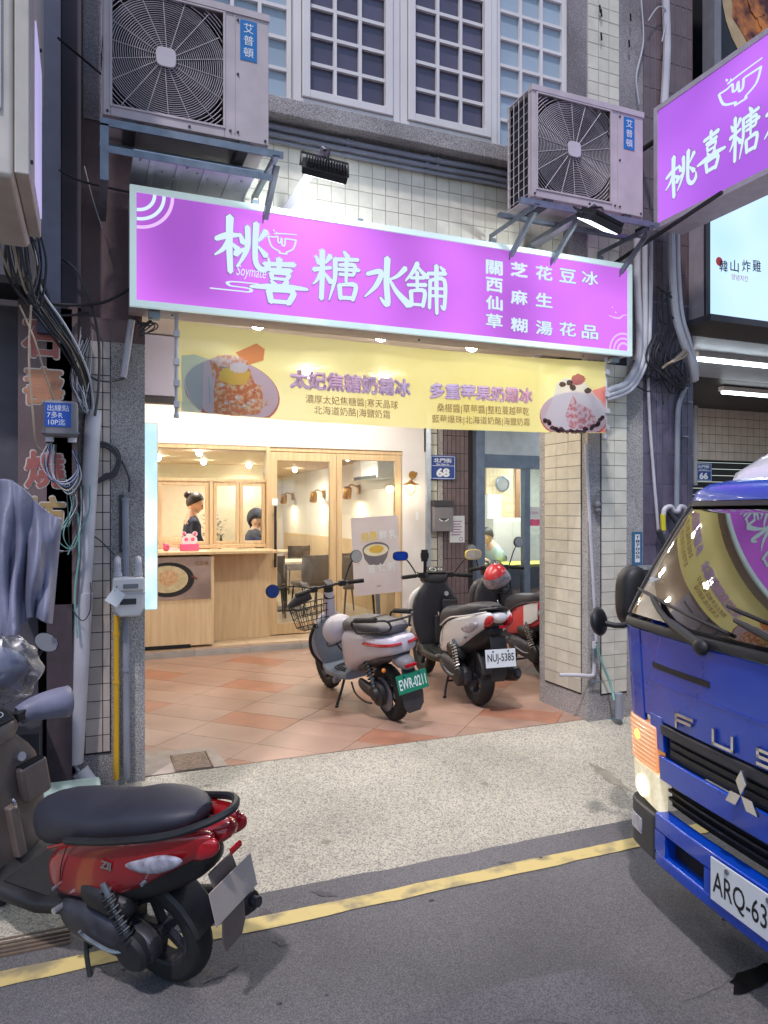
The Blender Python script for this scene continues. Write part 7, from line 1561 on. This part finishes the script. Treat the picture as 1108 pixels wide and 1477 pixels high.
for s in (-1, 1):
    a, b = sorted((s*.51, s*.61)); obj('cheek_panel', patch(a, b, .7355, .884, .003, 6, 4), TB, t, bev=.004, smooth=50)
    a, b = sorted((s*.56, s*.862))
    hl = obj('headlamp', patch(a, b, .46, .64, .010, 8, 8, .05, zfun=(lambda u, s=s: (.455+.03*(1-u if s < 0 else u), .625) )), mat('headlamp_lit_%d' % (s+1), rgb('c9c3a8'), .15, var=.35, scale=22, coat=.8, emit=(1,.86,.55), es=.28), t, bev=.012, smooth=50)
    T = Matrix.Translation((xf(.70, .55)+.016, s*.69, .535)) @ Matrix.Rotation(R(90), 4, 'Y')
    obj('reflector_bowl', MB().lathe([(0,0),(.04,.002),(.05,.004)], 24, T), emat('headlamp_core_%d' % (s+1), (1,.9,.62), .9), hl)
    bl = obj('indicator', patch(a, b, .63, .83, .012, 10, 8, .05), mat('indicator_lens_%d' % (s+1), rgb('e0854a'), .2, col2=rgb('e2b9a4'), scale=3, coat=.8, emit=(1,.38,.08), es=.25), t, bev=.01, smooth=50)
    mb = MB()
    for k in range(9):
        zz = .645+.02*k; mb.tube([(xf(y, zz)+.0135, y, zz) for y in [a+(b-a)*m/8 for m in range(9)]], .0018, 4)
    obj('lens_ribs', mb, bpy.data.materials['indicator_lens_%d' % (s+1)], bl)
    T = Matrix.Translation((xf(.74, .75)+.018, s*.72, .755)) @ Matrix.Rotation(R(90), 4, 'Y')
    obj('bulb_glow', MB().lathe([(0,0.004),(.018,.002),(.022,0)], 16, T), emat('amber_core_%d' % (s+1), (1,.55,.08), 2.2), bl)
    a, b = sorted((s*.585, s*.85))
    bc = obj('bumper_corner', patch(a, b, .245, .445, .022, 12, 6, .08), M['darkgrey'], t, bev=.014, smooth=50, seg=3)
    a, b = sorted((s*.69, s*.82)); obj('fog_lamp', patch(a, b, .315, .385, .027, 6, 3, .01), M['lens_clear'], bc, bev=.004, smooth=50)
obj('air_gap', patch(-.62, .62, .46, .64, -.09, 30, 4, .02), M['dark'], t, smooth=50)
for k in range(4): obj('radiator_bar', patch(-.60, .60, .50+.035*k, .512+.035*k, -.06, 30, 1, .015), M['black'], t, smooth=50)
obj('bumper', patch(-.58, .58, .245, .30, .022, 34, 3, .07), TB, t, bev=.01, smooth=50); obj('bumper', patch(-.58, .58, .39, .465, .022, 34, 3, .07), TB, t, bev=.01, smooth=50)
for a, b in ((-.58,-.50), (-.24,.24), (.50,.58)): obj('bumper_web', patch(a, b, .30, .39, .020, 8, 3, .06), TB, t, smooth=50)
for a, b in ((-.50,-.24), (.24,.50)): obj('intake', patch(a, b, .29, .40, -.03, 8, 3, .02), M['dark'], t, smooth=50)
# plate
B = Matrix.Translation((.012, 0.02, .385)) @ Matrix.Rotation(R(90), 4, 'Z')
pl = obj('licence_plate', MB().box((-.19,-.003,-.08), (.19,.003,.08), B), M['plate_white'], t, bev=.003)
me = text_mesh('ARQ-6322', 1, .006); xs_ = [v_.co.x for v_ in me.vertices]; ys_ = [v_.co.y for v_ in me.vertices]
me.transform(B @ Matrix.Translation((-.175,-.004,-.058)) @ FRONT @ Matrix.Diagonal((.35/(max(xs_)-min(xs_)), .095/(max(ys_)-min(ys_)), 1, 1)) @ Matrix.Translation((-min(xs_), -min(ys_), 0))); me.materials.append(M['letter_black']); q = bpy.data.objects.new('plate_number', me); C.objects.link(q); q.parent = pl
for s in (-1,1): obj('plate_bolt', MB().cyl(B @ Vector((s*.10,-.008,.062)), B @ Vector((s*.10,-.003,.062)), .01, n=10), M['steel'], pl)
# letters F U S O as chrome relief
LW, LH, ST = .10, .048, .014
def stroke_letter(ch, yc):
    S_ = {'F': [((0,0),(0,1)), ((0,1),(1,1)), ((0,.55),(.85,.55))], 'U': [((0,1),(0,0)), ((0,0),(1,0)), ((1,0),(1,1))], 'S': [((1,1),(0,1)), ((0,1),(0,.52)), ((0,.52),(1,.52)), ((1,.52),(1,0)), ((1,0),(0,0))], 'O': [((0,0),(1,0)), ((1,0),(1,1)), ((1,1),(0,1)), ((0,1),(0,0))]}[ch]
    mb = MB()
    for (x0_, z0_), (x1_, z1_) in S_:
        y_a, y_b = yc - LW/2 + LW*x0_, yc - LW/2 + LW*x1_; za, zb = .888+LH*z0_, .888+LH*z1_
        xx = xf(yc, .93) + .006
        lo = (xx-.004, min(y_a, y_b)-ST/2*.9, min(za, zb)-ST/2*.8); hi = (xx+.006, max(y_a, y_b)+ST/2*.9, max(za, zb)+ST/2*.8); mb.box(lo, hi)
    obj('letter', mb, M['chrome'], t)
for ch, y in zip('FUSO', (-.337, -.112, .112, .337)): stroke_letter(ch, y)
mb = MB()
for k in range(3):
    a = R(90 + 120*k); d = Vector((0, math.cos(a), math.sin(a))); n_ = Vector((0, -math.sin(a), math.cos(a))); c = Vector((xf(0,.8)+.024, 0, .755))
    P = [c, c + d*.045 + n_*.026, c + d*.09, c + d*.045 - n_*.026]
    mb.rings([[p for p in P], [p + Vector((.012,0,0)) for p in P]])
obj('emblem', mb, M['chrome'], t, bev=.002)
# glass house
ws = obj('windscreen', patch(-.815, .815, 1.29, 1.775, -.004, 40, 16, .005), M['wind_glass'], t, smooth=60)
for s in (-1,1):
    mb = MB(); mb.tube([(xf(s*.86, z)-.004, s*(yw(z)-.012), z) for z in [1.27+.06*k for k in range(10)]], .024, 8); obj('pillar_trim', mb, M['black'], t, smooth=60)
    mb = MB(); mb.face([(-.30,s*.85,1.27),(-1.4,s*.85,1.27),(-1.45,s*.77,1.80),(-.62,s*.77,1.80)]); obj('side_window', mb, M['wind_glass'], t)
    mb = MB(); mb.bar((-1.42,s*.85,1.25), (-1.47,s*.77,1.84), .12, .03, (0,1,0)); obj('rear_pillar', mb, TB, t)
obj('screen_trim', patch(-.83, .83, 1.775, 1.80, .006, 40, 2, .03), M['black'], t, bev=.004, smooth=60)
rs = []
for z, f in ((1.80,1.0),(1.84,.99),(1.875,.94),(1.895,.84)):
    ring = []
    x0_ = xf(0, 1.80); 
    for k in range(41):
        y = (-1+2*k/40)*yw(1.8)*f*1.0; ring.append(Vector((xf(y/f*HW/yw(1.8), 1.80)+.008 - (1-f)*.9, y, z)))
    ring += [Vector((-1.75, yw(1.8)*f, z)), Vector((-1.75, -yw(1.8)*f, z))]
    rs.append(ring)
obj('roof', MB().rings(rs), TB, t, smooth=60)
obj('cab_back', MB().box((-1.75,-.84,.4), (-1.70,.84,1.82)), M['dark_int'], t); obj('cab_floor', MB().box((-1.70,-.82,.6), (-.35,.82,.9)), M['dark_int'], t)
obj('dash_top', MB().box((-.62,-.78,.9), (-.30,.78,1.22)), M['dark_int'], t, bev=.03)
for s in (-1,1): obj('cab_seat', MB().box((-1.35,s*.42-.24,.9), (-.85,s*.42+.24,1.08)).box((-1.5,s*.42-.24,1.0), (-1.35,s*.42+.24,1.62)), M['dark_int'], t, bev=.05)
obj('steering_wheel', MB().tube([(-.78+.08*math.sin(a), .42+.2*math.cos(a), 1.27+.17*math.sin(a)) for a in [k*.3142 for k in range(20)]], .014, 8, closed=True), M['black'], t)
obj('windscreen_sticker', MB().box((xf(-.7,1.42)-.02,-.735,1.42), (xf(-.7,1.42)-.018,-.66,1.455)), M['letter_white'], t)
for y0_, y1_, z1_ in ((-.18, -.72, 1.38), (.42, -.08, 1.36)):
    w_ = obj('wiper', MB().tube([(xf(y0_,1.25)+.03, y0_, 1.25), (xf((y0_+y1_)/2,1.33)+.028, (y0_+y1_)/2, 1.31), (xf(y1_*.8,z1_)+.02, y1_*.85, z1_)], [.02,.012,.009], 8, 3), M['black'], t)
    obj('wiper_blade', MB().tube([(xf(y,z)+.012, y, z) for y, z in [(y0_+.10+(y1_-y0_-.16)*k/8, 1.31+.09*k/8) for k in range(9)]], .007, 6), M['black'], w_); obj('wiper_pivot', MB().ball((xf(y0_,1.25)+.03, y0_, 1.245), .032, 12, sc=(.7,1.2,1)), M['black'], w_)
# mirrors
o = obj('mirror_arm', MB().tube([(-.26,-.84,1.28),(-.27,-.88,1.30),(-.28,-.90,1.34)], .017, 8, 4), M['black'], t, smooth=60)
pm = wm(t).inverted() @ at(864, 896, Y=2.93)
obj('arm_base', MB().ball((-.27,-.85,1.285), .05, 12, sc=(1,1,.6)), M['darkgrey'], t)
T = Matrix.Translation(pm) @ Matrix.Rotation(R(-50), 4, 'Z') @ Matrix.Rotation(R(100), 4, 'Y')
obj('mirror_housing', MB().ball((0,0,0), .08, 20, T, (.9,1.0,.42)), M['black'], o, world=False, smooth=60)
T2 = Matrix.Translation(pm + Vector((.02,.035,-.0))) @ Matrix.Rotation(R(40), 4, 'Z') @ Matrix.Rotation(R(62), 4, 'Y')
q = obj('convex_mirror', MB().tube([tuple(pm), tuple(pm.lerp(Vector((-.26,-.86,1.28)), .4) - Vector((0,0,.04))), (-.26,-.86,1.28)], .014, 8, 4), M['black'], t, smooth=60)
pc = wm(t).inverted() @ at(907, 861, Y=2.90)
T = Matrix.Translation(pc)
rings_ = [[T @ Vector((x, .075*k*math.copysign(abs(math.cos(a))**.6, math.cos(a)), .16*k*math.copysign(abs(math.sin(a))**.7, math.sin(a)))) for a in [2*math.pi*j/28 for j in range(28)]] for x, k in ((-.07,.96),(-.04,1),(.0,.98),(.04,.8),(.055,.5))]
o = obj('side_mirror', MB().rings(rings_), M['black'], t, smooth=60, sub=1)
obj('mirror_bracket', MB().tube([pc+Vector((-.04,-.02,-.14)), pc+Vector((-.06,-.09,-.15)), pc+Vector((-.06,-.10,.06))], .012, 8, 3).tube([pc+Vector((-.02,-.09,-.09)), pc+Vector((-.05,.1,-.10)), (-.42,-.82,1.37)], .013, 8, 3), M['black'], t)
obj('bracket_clamp', MB().cb(pc+Vector((-.05,-.10,.05)), (.035,.035,.08)), M['black'], t, bev=.006)
# deflector, wheels, chassis, box
rs = []
for x, h, w_ in ((-.58,.0,.78),(-.64,.08,.83),(-.80,.19,.86),(-1.1,.32,.88),(-1.7,.42,.88)): rs.append([Vector((x, w_*math.cos(a), 1.89 + max(0.004, h)*max(0, math.sin(a))**.3)) for a in [R(180*k/20) for k in range(21)]] + [Vector((x, 0, 1.885))])
obj('roof_deflector', MB().rings(rs), M['sc_white'], t, smooth=60)
obj('chassis', MB().box((-5,-.35,.45), (-.6,.35,.62)), M['black'], t); cg = obj('cargo_box', MB().box((-5.2,-.92,.85), (-1.85,.92,2.25)), M['white'], t, bev=.01)
for x in (-.95, -3.6):
    for s in (-1,1):
        T = Matrix.Translation((x, s*.72, .345)) @ Mx_
        o = obj('wheel', MB().lathe([(.20,-.09),(.31,-.095),(.345,-.07),(.345,.07),(.31,.095),(.20,.09)], 32, T), M['rubber'], t); obj('rim', MB().lathe([(0,-.03),(.1,-.04),(.19,-.07),(.20,-.09),(.20,.09),(.19,.07),(.1,.04),(0,.03)], 28, T), M['steel'], o)
    obj('wheel_arch', MB().box((x-.42,-.84,.6), (x+.42,.84,.64)), M['black'], t)
